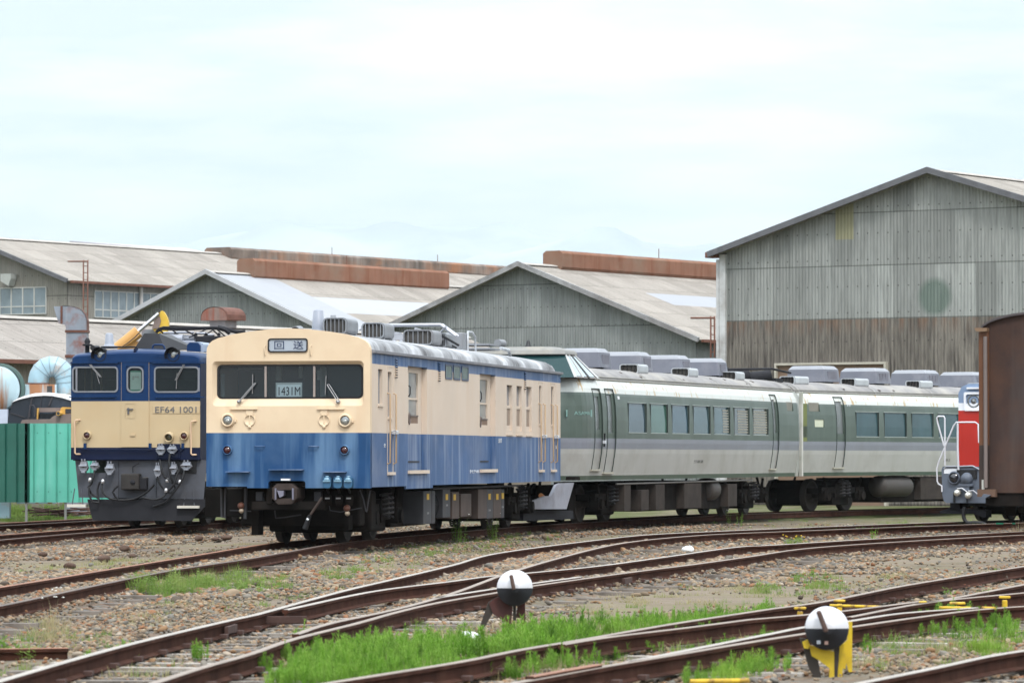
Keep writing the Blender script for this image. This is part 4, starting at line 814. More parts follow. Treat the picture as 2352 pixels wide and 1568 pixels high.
outer = [(rel('A1',x,y,121,td_).x, rel('A1',x,y,121,td_).z) for x, y in [(825,1000),(825,900),(805,840),(770,800),(720,775),(665,765),(590,762)]]; inner = [(rel('A1',x,y,121,td_).x, rel('A1',x,y,121,td_).z) for x, y in [(590,930),(625,945),(632,1000)]]
MB().prism(outer+inner, lambda p, q, c: (p, c, q), -wd/2, wd/2).build('elbow', mduct, td_)
mb = MB()
for i in range(len(outer)-1):
    (x0_,z0_),(x1_,z1_) = outer[i], outer[i+1]; mb.add([(x0_+.012,-wd/2-.02,z0_),(x1_+.01,-wd/2-.02,z1_+.012),(x1_+.01,wd/2+.02,z1_+.012),(x0_+.012,wd/2+.02,z0_)], [(0,1,2,3)])
mb.build('elbow_back', mductr, td_); z_ = rel('A1',0,1000,121,td_).z; MB().box(a.x-.03, b.x+.03, -wd/2-.03, wd/2+.03, z_-.04, z_+.03).build('flange', mductr, td_); z2 = rel('A1',0,1235,121,td_).z; MB().box(a.x-.03, b.x+.03, -wd/2-.03, wd/2+.03, z2-.04, z2+.04).build('flange', mductr, td_)
m0 = [rel('A1',x,y,121,td_) for x, y in [(590,765),(515,770),(560,925),(590,930)]]; mb = MB(); mb.prism([(p.x,p.z) for p in m0], lambda p, q, c: (p, c, q), -wd/2, wd/2); mb.build('mouth', mduct, td_); MB().box(m0[0].x-.03, m0[0].x+.03, -wd/2-.025, wd/2+.025, m0[3].z, m0[0].z).build('flange', mductr, td_)
# mushroom ventilator on the low ridge
Yv = 137; t = thing('roof_ventilator', 'rusty half-round roof ventilator on the low shed ridge', 'roof vent', loc=(atv('A1',2100,940,Yv).x, Yv, atv('A1',2100,960,Yv).z))
l, r = rel('A1',1988,900,Yv,t), rel('A1',2222,900,Yv,t); mgv = paint('grey_vent_stem', (.28,.27,.29), .7, 0, .15, 3, dirt=(.2,.1,.07), damt=.5); rot = Matrix.Rotation(-math.radians(33), 3, 'Z')
W2 = (r.x-l.x)*.62; st = MB(); st.obox((0,0,l.z/2), rot @ Vector((1,0,0)), rot @ Vector((0,1,0)), (0,0,1), W2*.62, W2*.62, l.z/2+.02); st.build('stem', mgv, t)
h_ = rel('A1',2100,778,Yv,t).z - l.z; prof_ = [(W2*1.05*math.cos(math.radians(a_)), l.z + h_*math.sin(math.radians(a_))**.7) for a_ in range(0, 181, 15)]
MB().prism(prof_, lambda p, q, c: rot @ Vector((p, c, q)), -W2*1.0, W2*1.0).build('hood', paint('rust_streaked_hood', (.20,.14,.12), .75, 0, .2, 3, streak=(.22,.07,.045), samt=.95, sscale=4, srange=(.4,.55)), t)
mb = MB(); pr2 = [(p*1.03, q+.02) for p, q in prof_]
for i in range(len(pr2)-1): mb.add([rot@Vector((pr2[i][0],-W2*1.0,pr2[i][1])), rot@Vector((pr2[i+1][0],-W2*1.0,pr2[i+1][1])), rot@Vector((pr2[i+1][0],W2*1.03,pr2[i+1][1])), rot@Vector((pr2[i][0],W2*1.03,pr2[i][1]))], [(0,1,2,3)])
mb.build('hood_skin', mductr, t)
# blue ribbed duct, fan casing and box behind the fence
Yd = 117; mlb = paint('pale_blue_paint', (.30,.44,.51), .45, .1, .08, 2, dirt=(.36,.22,.13), damt=.75, dscale=2.6, spec=.5); mlbr = paint('pale_blue_rusty', (.36,.47,.51), .5, .1, .08, 2, streak=(.30,.12,.04), samt=.95, sscale=4, srange=(.46,.58))
o0 = atv('D1', 1600, 1500, Yd); t = thing('ribbed_duct', 'pale blue segmented duct bend with rust patches, behind the fence', 'duct', loc=(o0.x, Yd, GZ))
path = [rel('D1',x,y,Yd,t) for x, y in [(1195,1200),(1205,1080),(1240,940),(1310,820),(1430,715),(1590,665),(1750,675),(1890,750),(1990,870),(2050,1010),(2075,1180),(2080,1600),(2080,2400)]]
sp_ = smooth_path(path, .12); MB().tube(sp_, .285, 20).build('duct_skin', mlb, t)
for i in range(2, len(sp_)-1, 1):
    if i > 2 and sp_[i].z > path[0].z: d_ = (sp_[i+1]-sp_[i-1]).normalized(); MB().lathe(sp_[i], d_, [(.283,-.01),(.298,-.006),(.298,.006),(.283,.01)], 20).build('seam', paint('duct_seam_grime', (.20,.26,.29), .6), t)
a = rel('D1',1195,1200,Yd,t); MB().lathe((a.x,a.y,a.z-.06), (0,0,1), [(.0,0),(.32,0),(.32,.07),(0,.07)], 20).build('flange', mductr, t)
a, b = rel('D1',590,1235,Yd,t), rel('D1',1820,1568,Yd,t); MB().box(a.x, b.x, -.42, .35, .4, a.z).build('duct_box', mlbr, t); c_ = rel('D1',1610,1390,Yd,t); MB().box(c_.x-.07, c_.x+.07, -.44, -.42, c_.z-.1, c_.z+.09).build('hole_cover', plain('dark_hole', (.03,.03,.03)), t)
a = at(-9, 893, 116); t = thing('fan_casing', 'big pale blue round fan casing at the left edge', 'machine', loc=(a.x, 116, GZ)); a = a - t.location
R_ = 53/9700*116; MB().lathe((a.x, 0, a.z), (0,1,0), [(0,-.02),(R_*.93,-.02),(R_,.05),(R_,.7),(0,.7)], 40).build('casing', mlbr, t); MB().lathe((a.x+.03, .05, a.z), (0,1,0), [(R_*1.0,.15),(R_*1.13,.15),(R_*1.13,.5),(R_*1.0,.5)], 40).build('rim', plain('dark_green_rim', (.05,.09,.08)), t); MB().box(a.x-.5, a.x+.35, .2, .6, 0, a.z).build('pedestal', mlb, t)
MB().box(a.x-.9, a.x+.38, -.5, -.3, 1.0, rel('D2',0,820,116,t).z-.15).build('side_plate', paint('lilac_blue_sheet', (.50,.55,.66), .5), t)
# dark glazed cab with a white curved roof
Yc = 114.5; o0 = atv('D2', 1100, 1360, Yc); t = thing('machine_cab', 'dark glass cab with a curved white roof showing above the fence', 'vehicle', loc=(o0.x, Yc, GZ))
R = lambda x, y, Y=Yc: (rel('D2',x,y,Y,t).x, rel('D2',x,y,Y,t).z)
body = [R(*p) for p in [(205,1700),(215,1360),(255,1080),(320,900),(375,770),(560,690),(900,610),(1250,580),(1500,592),(1800,650),(2050,730),(2350,860),(2350,1700)]]
mcabg = paint('smoked_glass', (.02,.025,.035), .12, 0, .2, .8, spec=.35, bump=0, dirt=(.06,.075,.10), damt=.6, dscale=.9); MB().prism(body, lambda p, q, c: (p, c, q), 0, 2.1).build('glazing', mcabg, t)
rf = [R(*p) for p in [(355,770),(560,690),(900,612),(1250,582),(1500,594),(1800,652),(2050,732),(2350,862),(2350,760),(2050,655),(1900,590),(1700,520),(1400,492),(1000,515),(700,590),(500,670),(400,725)]]
MB().prism(rf, lambda p, q, c: (p, c, q), -.06, 2.16).build('roof', plain('white_cab_roof', (.85,.85,.88)), t); mblk = plain('black_pillar', (.035,.033,.04))
for q in ([(900,612),(940,612),(830,1250),(780,1250)], [(1480,600),(1530,605),(1420,870),(1370,870)], [(1185,590),(1200,590),(1165,930),(1150,930)], [(365,775),(385,770),(330,930),(300,930)]): MB().prism([R(*p) for p in q], lambda p, q_, c: (p, c, q_), -.035, -.004).build('pillar', mblk, t)
MB().prism([R(*p) for p in [(300,1060),(720,1190),(715,1215),(300,1085)]], lambda p, q_, c: (p, c, q_), -.03, -.004).build('waist_bar', mblk, t); MB().tube([(*R(870,1180)[:1], -.2, R(870,1180)[1]), (R(880,870)[0], -.2, R(880,870)[1]), (R(980,860)[0], -.2, R(980,860)[1]), (R(1030,930)[0],-.2,R(1030,930)[1]), (R(1010,1180)[0],-.2,R(1010,1180)[1])], .018, 6).build('mirror_bracket', mblk, t)
Ye = 112.5; o0 = atv('D2', 1300, 1360, Ye); t = thing('excavator', 'brown and orange excavator engine deck above the teal fence', 'excavator', loc=(o0.x, Ye, GZ)); RE = lambda x, y: (rel('D2',x,y,Ye,t).x, rel('D2',x,y,Ye,t).z)
mbrn = paint('muddy_brown_paint', (.17,.125,.115), .7, 0, .15, 3, dirt=(.28,.22,.18), damt=.5); mory = paint('orange_yellow_paint', (.62,.34,.07), .5, 0, .12, 3, dirt=(.25,.15,.07), damt=.5)
PX = lambda pts, y0, y1, m_, nm: MB().prism([RE(*p) for p in pts], lambda p, q, c: (p, c, q), y0, y1).build(nm, m_, t, bevel=.015)
PX([(590,1800),(590,1350),(630,1280),(760,1260),(1430,1250),(1500,1180),(1600,1130),(1900,1105),(2100,1100),(2100,1800)], 0, 1.8, mbrn, 'engine_cover'); PX([(1050,930),(1720,925),(1690,1040),(1060,1050)], .15, .5, mbrn, 'cross_beam'); PX([(1040,940),(1100,930),(1060,1260),(1035,1260)], .1, .4, mory, 'cab_post')
PX([(1740,920),(1780,905),(2100,920),(2100,1110),(1850,1110),(1740,1180),(1700,1040)], .05, .6, mory, 'hood'); PX([(1860,960),(2100,960),(2100,1080),(1860,1090)], .02, .045, mblk, 'grille'); PX([(1070,1100),(1640,1085),(1640,1240),(1070,1245)], .3, .4, mcabg, 'rear_glass'); a = RE(1700,1090); MB().cyl((a[0]-.02,-.15,a[1]),(a[0]+.08,.2,a[1]-.02), .06, n=14).build('exhaust', mory, t); MB().cyl((a[0]-.022,-.155,a[1]),(a[0]-.02,-.149,a[1]), .045, n=14).build('exhaust_bore', mblk, t)
Yb = 116; o0 = atv('D3', 150, 550, Yb); t = thing('excavator_boom', 'yellow excavator boom with a shiny ram raised behind the locomotive roof', 'excavator arm', loc=(o0.x, Yb, GZ)); B3 = lambda x, y, d=0: rel('D3',x,y,Yb,t)+Vector((0,d,0))
myb = paint('yellow_boom_paint', (.50,.27,.085), .45, 0, .1, 3, dirt=(.3,.17,.08), damt=.4); mby = paint('deep_yellow_paint', (.62,.40,.05), .5, 0, .1, 3)
MB().tube([B3(60,570), B3(305,370)], .17, 16).build('ram_casing', myb, t); MB().prism([(B3(*p).x,B3(*p).z) for p in [(80,560),(300,480),(280,560),(200,640),(60,640)]], lambda p,q,c:(p,c,q), -.05,.25).build('boom', myb, t); MB().tube([B3(300,372), B3(545,160)], .055, 12).build('ram_rod', plain('chrome', (.7,.7,.75), .15, .9), t)
MB().prism([(B3(*p).x,B3(*p).z) for p in [(465,335),(500,230),(540,150),(580,122),(605,140),(640,200),(658,260),(655,320),(620,420),(540,420)]], lambda p,q,c:(p,c,q), .05,.4).build('boom_head', mby, t, bevel=.02)
MB().prism([(B3(*p).x,B3(*p).z) for p in [(463,338),(500,220),(520,165),(550,180),(570,240),(545,330)]], lambda p,q,c:(p,c,q), .0,.05).build('link_plate', mbrn, t); MB().tube([B3(522+38*math.cos(a_), 145+36*math.sin(a_), -.02) for a_ in [k*math.pi/8 for k in range(17)]], .012, 6).build('hose_loop', mblk, t)
for k, off in enumerate((0, 18, 36)): MB().tube([B3(90+off,560-off*.2,-.19), B3(180+off,500,-.21), B3(255+off,440,-.22), B3(320,370+off,-.15)], .014, 6).build('hydraulic_hose', mblk if k == 1 else myb, t)
MB().box(B3(330,340).x, B3(505,340).x, .3, .5, 3, B3(330,340).z).build('guard_plate', mduct, t)
# fence
mgd = paint('dark_green_sheet', (.018,.10,.075), .45, 0, .12, 1.5, streak=(.03,.14,.11), samt=.4); mgt = paint('teal_sheet', (.11,.42,.33), .5, 0, .08, 1.2, streak=(.17,.47,.39), samt=.7, dirt=(.09,.30,.24), damt=.6, dscale=.9, spec=.2)
def fence(x0, x1, m_, nm, t, Y=111.5):
    a, b = at(x0, 972, Y), at(x1, 972, Y); zt = a.z; zb_ = at(x0, 1153, Y).z; xs_ = a.x; vs = []; fs = []; px_ = .30; k = 0; xx = 0; pr = []
    while xs_+xx < b.x:
        pr += [(xs_+xx, 0), (xs_+xx+px_*.72, 0), (xs_+xx+px_*.78, -.035), (xs_+xx+px_*.82, -.01), (xs_+xx+px_*.86, -.035), (xs_+xx+px_*.93, 0)]; xx += px_
    mb = MB(); n_ = len(pr); vs = [(p[0]-t.location.x, p[1], zb_) for p in pr] + [(p[0]-t.location.x, p[1], zt) for p in pr]; mb.add(vs, [(i, i+1, n_+i+1, n_+i) for i in range(n_-1)])
    vs2 = [(v_[0], v_[1]+.012, v_[2]) for v_ in vs]; mb.add(vs2, [(i, i+1, n_+i+1, n_+i) for i in range(n_-1)]); mb.build(nm, m_, t)
    mb = MB(); [mb.box(p[0]-t.location.x+.02, p[0]-t.location.x+.045, -.012, 0, z_-.012, z_+.012) for p in pr[::6] for z_ in (zt-.25, zb_+.28)]; mb.build('screw_row', plain('fence_screw', (.03,.16,.12)), t)
t = thing('sheet_fence', 'ribbed metal fence, dark green at left and teal to the right', 'fence', loc=(at(60,972,111.5).x, 111.5, GZ)); t.location.z = 0
fence(-60, 56, mgd, 'dark_green_panel', t); fence(57, 305, mgt, 'teal_panel', t)
for xp in (-20, 60, 150, 240, 300): a = at(xp, 1153, 111.5); MB().box(a.x-t.location.x-.03, a.x-t.location.x+.03, .03, .09, GZ-.1, at(xp,975,111.5).z).build('post', plain('fence_post', (.18,.18,.17)), t)
a = gp(158, 1186, GZ); mb = MB()
for k in range(26): c_ = Vector((random.uniform(-.9,.9), random.uniform(-.3,.3), random.uniform(.03,.22))); d_ = Vector((1, random.uniform(-.4,.4), random.uniform(-.15,.15))).normalized(); mb.cyl(c_-d_*random.uniform(.2,.6), c_+d_*random.uniform(.2,.6), random.uniform(.015,.03), n=5)
s_ = mb.build('scrap_pile', paint('scrap_rust', (.07,.035,.028), .9, 0, .4, 3)); s_.location = (a.x, a.y, GZ); tag(s_, 'low heap of rusty scrap rods in front of the teal fence', 'scrap', kind='stuff')
# ---------------------------------------------------------------- rolling stock helpers
from mathutils.geometry import tessellate_polygon
def plate(mb, outer, holes, fn, m=0, rim=0.0, rim_m=None):
    """flat plate with holes; fn(u, z, d) -> point; rims run inwards to depth rim"""
    loops = [[Vector((a, b, 0)) for a, b in outer]] + [[Vector((a, b, 0)) for a, b in h] for h in holes]; tris = tessellate_polygon(loops); flat = [p for l in loops for p in l]
    mb.add([fn(p.x, p.y, 0) for p in flat], [tuple(t) for t in tris], m)
    if rim:
        for h in holes:
            n = len(h); vs = [fn(a, b, 0) for a, b in h] + [fn(a, b, rim) for a, b in h]; mb.add(vs, [(i, (i+1) % n, n+(i+1) % n, n+i) for i in range(n)], m if rim_m is None else rim_m, True)
def wallgrid(mb, u0, u1, bands, holes, fn, usub=(), zsub=()):
    """bands: (z0, z1, material); holes: (u0, u1, z0, z1, depth)"""
    us = sorted({round(x, 4) for x in [u0, u1, *usub] + [h[i] for h in holes for i in (0, 1)] if u0-1e-3 <= x <= u1+1e-3})
    zs = sorted({round(x, 4) for x in [b[0] for b in bands] + [bands[-1][1]] + list(zsub) + [h[i] for h in holes for i in (2, 3)]}); z_lo, z_hi = bands[0][0], bands[-1][1]; zs = [z for z in zs if z_lo-1e-3 <= z <= z_hi+1e-3]
    bm_ = lambda z: next((b[2] for b in bands if b[0]-1e-4 <= z <= b[1]+1e-4), 0)
    for i in range(len(us)-1):
        for j in range(len(zs)-1):
            cu, cz = (us[i]+us[i+1])/2, (zs[j]+zs[j+1])/2
            h = next((h for h in holes if h[0] < cu < h[1] and h[2] < cz < h[3]), None)
            d = 0 if h is None else (None if h[4] is None else 0)
            if h is None: mb.add([fn(us[i],zs[j],0), fn(us[i+1],zs[j],0), fn(us[i+1],zs[j+1],0), fn(us[i],zs[j+1],0)], [(0,1,2,3)], bm_(cz))
    for h in holes:
        a, b, c, d_, dp = h
        zz = [z for z in zs if c-1e-3 <= z <= d_+1e-3]; uu = [u for u in us if a-1e-3 <= u <= b+1e-3]
        for k in range(len(zz)-1):
            m = bm_((zz[k]+zz[k+1])/2)
            for e in (a, b): mb.add([fn(e,zz[k],0), fn(e,zz[k+1],0), fn(e,zz[k+1],dp), fn(e,zz[k],dp)], [(0,1,2,3)], m)
        for e in (c, d_):
            for k in range(len(uu)-1): mb.add([fn(uu[k],e,0), fn(uu[k+1],e,0), fn(uu[k+1],e,dp), fn(uu[k],e,dp)], [(0,1,2,3)], bm_(e-.01 if e == d_ else e+.01))
_txt = {}
def text(body, name, mat, parent, box, fn, font=None, ext=.003, keep=True):
    """lettering fitted into box = (u0, u1, z0, z1); fn(u, z, d) -> point (d < 0 stands proud)"""
    cu = bpy.data.curves.new('t', 'FONT'); cu.body = body; cu.extrude = ext; cu.resolution_u = 3; ob = bpy.data.objects.new('t', cu); COL.objects.link(ob); bpy.context.view_layer.update()
    me = bpy.data.meshes.new_from_object(ob); bpy.data.objects.remove(ob); xs_ = [v.co.x for v in me.vertices]; ys_ = [v.co.y for v in me.vertices]
    if not xs_: return None
    x0, x1, y0, y1 = min(xs_), max(xs_), min(ys_), max(ys_); u0, u1, z0, z1 = box
    for v in me.vertices: v.co = Vector(fn(u0+(v.co.x-x0)/(x1-x0)*(u1-u0), z0+(v.co.y-y0)/(y1-y0)*(z1-z0), -.004-v.co.z))
    me.name = name; me.materials.clear(); me.materials.append(mat); o = bpy.data.objects.new(name, me); COL.objects.link(o); o.parent = parent; return o
FN = lambda u, z, d: (u, d, z)                        # front plate, faces the camera (-Y)
mblack = plain('black_rubber', (.012,.012,.014), .5); mund = paint('sooty_underframe', (.014,.012,.011), .9, 0, .35, 3, spec=.06, dirt=(.026,.019,.016), damt=.6, dscale=2); mund2 = paint('brown_equipment_box', (.065,.045,.038), .8, 0, .2, 2.5, dirt=(.045,.035,.033), damt=.6)
mund3 = paint('grey_equipment_box', (.042,.042,.048), .75, 0, .15, 3, dirt=(.05,.04,.035), damt=.6); msteel = plain('dull_steel', (.30,.30,.31), .4, .6); msilv = paint('silver_fitting', (.50,.52,.55), .4, .3, .2, 6, dirt=(.15,.14,.13), damt=.6, dscale=6); mwheel = paint('wheel_steel', (.022,.016,.013), .7, .0, .2, 5)
mredl = plain('dark_red_lens', (.045,.006,.008), .1, 0, .8); mlens = paint('lamp_glass', (.26,.27,.27), .06, .75, .5, 14, bump=0, spec=.9); myl = plain('yellow_label', (.50,.30,.02)); mwl = plain('white_lettering', (.75,.76,.78)); mint = plain('dark_interior', (.06,.065,.07), .8)
mgreyroof_v = paint('grey_vent_metal', (.22,.23,.25), .55, .1, .12, 3, streak=(.20,.20,.21), samt=.5, dirt=(.25,.22,.2), damt=.4)
def bogie(parent, s, r=.43, wb=2.1, mat=None, name='bogie', frame=True, lat=.98):
    m_ = mat or mund; mb = MB()
    for sg in (-1, 1):
        x = sg*lat; mb.box(x-.06, x+.06, s-wb/2-.25, s+wb/2+.25, .50, .66); mb.box(x-.08, x+.08, s-.45, s+.45, .38, .74)
        for e in (-1, 1): mb.box(x-.11, x+.11, s+e*wb/2-.16, s+e*wb/2+.16, .30, .58); mb.cyl((x-.12*sg, s+e*wb/2, .43), (x+.17*sg, s+e*wb/2, .43), .12, n=14)
        for e in (-1, 1): mb.cyl((x+.13*sg, s+e*.62, .34), (x+.13*sg, s+e*.62, .80), .02, n=6); mb.cyl((x+.04*sg, s+e*.95, .60), (x+.04*sg, s+e*1.15, .92), .035, n=8)
    mb.box(-lat, lat, s-.3, s+.3, .45, .72); mb.box(-lat+.1, lat-.1, s-wb/2-.22, s-wb/2-.14, .5, .64); mb.box(-lat+.1, lat-.1, s+wb/2+.14, s+wb/2+.22, .5, .64)
    b = mb.build(name, m_, parent, bevel=.012); MB().box(-.42, .42, s-wb/2-.1, s+wb/2+.1, .16, .85).build('traction_motor', m_, b, bevel=.03); MB().box(-lat+.05, lat-.02, s-.5, s+.5, .17, .55).build('brake_gear', m_, b, bevel=.05)
    for sg in (-1, 1):
        for e in (-.16, .16):
            sp = MB(); pts = [(sg*(lat+.1)+.085*math.cos(t*.7), s+e+.085*math.sin(t*.7), .42+.42*t/44) for t in range(45)]; sp.tube(pts, .019, 6); sp.build('spring', mund3, b)
    w0 = None
    for e in (-1, 1):
        for sg in (-1, 1):
            if w0 is None: w0 = MB().lathe((0,0,0), (1,0,0), [(.06,-.10),(.10,-.09),(.11,-.03),(r-.09,-.02),(r-.07,-.045),(r-.005,-.065),(r,.045),(r+.028,.05),(r+.028,.078),(r-.07,.08),(r-.09,.02),(.1,.04),(.06,.12)], 32).build('wheel', mwheel, b); w = w0
            else: w = w0.copy(); COL.objects.link(w); w.parent = b
            w.location = (sg*.545, s+e*wb/2, r); w.rotation_euler = (0, 0, math.pi if sg > 0 else 0)
        MB().cyl((-.9, s+e*wb/2, r), (.9, s+e*wb/2, r), .075, n=12).build('axle', mwheel, b)
    return b
def boxat(parent, name, mat, f, c, x0, y0, x1, y1, lat, depth=.5, bevel=.01, label=None):
    a, b = f.S(c, x0, y0, lat), f.S(c, x1, y1, lat); o = MB().box(lat-depth, lat, a[0], b[0], min(a[1], f.S(c,x0,y1,lat)[1]), max(a[1], b[1])).build(name, mat, parent, bevel=bevel)
    if label: o['label'] = label
    return o
def coil_vent(parent, x, y, z, wl, ds, h, mat, name='roof_ventilator', n=5, hoodr=.07, scoop=True, body=None):
    """box vent with an open louvred mouth facing the front (-Y)"""
    mb = MB(); hood = rrect(x-wl/2, x+wl/2, z, z+h, min(wl, h)*.28, 4); mb.prism(hood, lambda a, b, c: (a, c, b), y+.06, y+ds); o = mb.build(name, mat, parent)
    rim = MB(); plate(rim, hood, [rrect(x-wl/2+.025, x+wl/2-.025, z+.025, z+h-.02, min(wl,h)*.22, 4)], lambda a, b, d: (a, y+d, b), 0, .065); rim.prism(hood, lambda a,b,c: (a,c,b), y+.058, y+.066); rim.build('mouth_rim', mat, o)
    fins = MB()
    for k in range(1, n): xx = x-wl/2+wl*k/n; fins.box(xx-.006, xx+.006, y+.01, y+.06, z+.02, z+h-.02)
    fins.build('louvre_fins', mat if not 'scoop' in name else mblack, o); MB().box(x-wl/2+.03, x+wl/2-.03, y+.05, y+.057, z+.03, z+h-.03).build('dark_mouth', plain('vent_mouth', (.06,.055,.05) if not 'scoop' in name else (.01,.01,.012)), o)
    mb = MB(); [mb.box(x+e*wl*.38-.03, x+e*wl*.38+.03, y+q, y+q+.06, z-.08, z+.01) for e in (-1,1) for q in (.1, ds-.12)]; mb.build('foot_bracket', mat, o); return o
# ================================================================ cream and blue railcar
fK = Fr(-3.80, 71.65, 10.2); HK = 1.425; LK = 19.4
mcream = paint('cream_paint', (.68,.535,.375), .5, 0, .05, .8, spec=.2, streak=(.60,.40,.25), samt=.5, sscale=2.6, dirt=(.58,.42,.28), damt=.5, dscale=1.1, srange=(.58,.8))
mcream2 = paint('faded_cream_paint', (.60,.50,.415), .6, 0, .05, .8, spec=.15, streak=(.58,.42,.29), samt=.4, sscale=2.5, dirt=(.58,.45,.34), damt=.4, dscale=.7)
mblue = paint('blue_paint', (.015,.062,.165), .5, 0, .2, 1, streak=(.10,.185,.31), samt=.95, sscale=3.0, srange=(.46,.66), dirt=(.05,.105,.205), damt=.7, dscale=.9, spec=.2); mblue2 = paint('faded_blue_paint', (.06,.115,.235), .55, 0, .15, 1, spec=.2, streak=(.26,.31,.41), samt=.75, sscale=3.6, srange=(.5,.72), dirt=(.20,.23,.31), damt=.6, dscale=.5)
tK = thing('electric_railcar', 'weathered cream and blue single railcar nearest the camera, destination sign on its front', 'railcar', fK)
kq = lambda x, y, c='F1', d=0: fK.Q(c, x, y, d)
zsplit = kq(1000, 1412)[1]; zbot = kq(1000, 738, 'F2')[1]; xl = -HK-.0; xr = HK
top = [(HK,3.27),(HK-.008,3.33),(HK-.04,3.40),(HK-.10,3.455),(HK-.20,3.50),(.98,3.56),(.70,3.605),(.35,3.645),(0,3.66)]; top = top + [(-a, b) for a, b in top[-2::-1]]
wo = [kq(*p) for p in [(145,572),(1925,572),(1925,1095),(145,1095)]]; wi = [kq(*p) for p in [(188,612),(1908,612),(1908,1008),(188,1008)]]
pan_o = rrect(wo[0][0], wo[1][0], wo[2][1], wo[0][1], .07); pan_i = rrect(wi[0][0], wi[1][0], wi[2][1], wi[0][1], .085)
mb = MB(); plate(mb, [(-HK, zsplit), (HK, zsplit)] + top, [pan_o], FN, 0)
n = len(pan_o); mb.add([FN(a, b, 0) for a, b in pan_o] + [FN(a, b, .085) for a, b in pan_i], [(i, (i+1) % n, n+(i+1) % n, n+i) for i in range(n)], 0, True)
rimv = [(-HK, zsplit), (-HK, 3.27)] + top[::-1] + [(HK, zsplit)]; n = len(rimv); mb.add([FN(a, b, 0) for a, b in rimv] + [FN(a, b, .14) for a, b in rimv], [(i, i+1, n+i+1, n+i) for i in range(n-1)], 0)
front = mb.build('front_panel', mcream, tK)
mb = MB(); cx0, cx1 = kq(803,650,'F2')[0], kq(1240,650,'F2')[0]; zc = kq(800,652,'F2')[1]; xe = kq(555,0,'F2')[0]; ze_ = kq(0,720,'F2')[1]
outl = [(-HK,ze_),(xe,ze_),(xe,zbot),(cx0,zbot),(cx0,zc-.03),(cx0+.03,zc),(cx1-.03,zc),(cx1,zc-.03),(cx1,zbot),(HK,zbot),(HK,zsplit),(-HK,zsplit)]; plate(mb, outl, [], FN); n = len(outl); mb.add([FN(a,b,0) for a,b in outl]+[FN(a,b,.12) for a,b in outl], [(i,(i+1)%n,n+(i+1)%n,n+i) for i in range(n) if i != n-2]); mb.build('front_apron', mblue, tK)
# windscreen
ws = MB(); ws_o = rrect(wi[0][0]+.0, wi[1][0]-.0, wi[2][1], wi[0][1], .085); ws_i = rrect(wi[0][0]+.035, wi[1][0]-.035, wi[2][1]+.03, wi[0][1]-.03, .07); plate(ws, ws_o, [ws_i], lambda u,z,d: (u, .078+d, z), 0, .02); wsc = ws.build('windscreen', mblack, tK)
mgk = glass('railcar_windscreen_glass', (.74,.83,.88), .7, .92); MB().add([(wi[0][0]+.02,.1,wi[2][1]+.015),(wi[1][0]-.02,.1,wi[2][1]+.015),(wi[1][0]-.02,.1,wi[0][1]-.015),(wi[0][0]+.02,.1,wi[0][1]-.015)], [(0,1,2,3)]).build('pane', mgk, wsc)
for cx_ in (760, 1333): a = kq(cx_, 0)[0]; MB().box(a-.018, a+.018, .07, .1, wi[2][1]+.03, wi[0][1]-.03).build('divider', plain('brown_grey_post', (.33,.28,.26), .4, .3), wsc)
# cab interior behind the glass
ci = MB(); ci.box(-HK+.05, HK-.05, 2.0, 2.05, 1.0, 3.2); ci.box(-HK+.05, HK-.05, .15, 2.0, 1.9, 1.95); ci.build('cab_partition', paint('cab_wall', (.045,.075,.095), .7, 0, .1, 2), tK); ip = MB()
for cx_, w_, y0_, y1_, dd in ((270,.06,720,990,.9),(930,.10,620,800,1.9),(1185,.07,625,770,1.7),(1405,.07,680,790,1.6),(1450,.10,640,990,1.9),(560,.55,655,668,1.3)): a, b = fK.Q('F1', cx_, y0_, dd), fK.Q('F1', cx_, y1_, dd); ip.box(a[0]-w_/2, a[0]+w_/2, dd-.02, dd, b[1], a[1])
ip.build('cab_fittings', plain('cab_fittings_pale', (.55,.60,.57)), tK)
# train number card
a, b = fK.Q('F1',900,833,.16), fK.Q('F1',1190,985,.16); cd = MB().box(a[0], b[0], .17, .19, b[1]-.02, a[1]).build('number_card', paint('card_white', (.85,.88,.86), .5), tK); cf = MB(); plate(cf, [(a[0]-.015,b[1]-.03),(b[0]+.015,b[1]-.03),(b[0]+.015,a[1]+.015),(a[0]-.015,a[1]+.015)], [[(a[0]+.01,b[1]),(b[0]-.01,b[1]),(b[0]-.01,a[1]-.02),(a[0]+.01,a[1]-.02)]], lambda u,z,d:(u,.165+d,z), 0, .01); cf.build('card_frame', plain('card_frame_grey', (.5,.52,.5)), cd)
mink = plain('black_ink', (.02,.022,.03)); a, b = fK.Q('F1',925,872,.165), fK.Q('F1',1180,972,.165); text('1431M', 'card_lettering', mink, cd, (a[0], b[0], b[1], a[1]), lambda u,z,d: (u,.166+d,z))
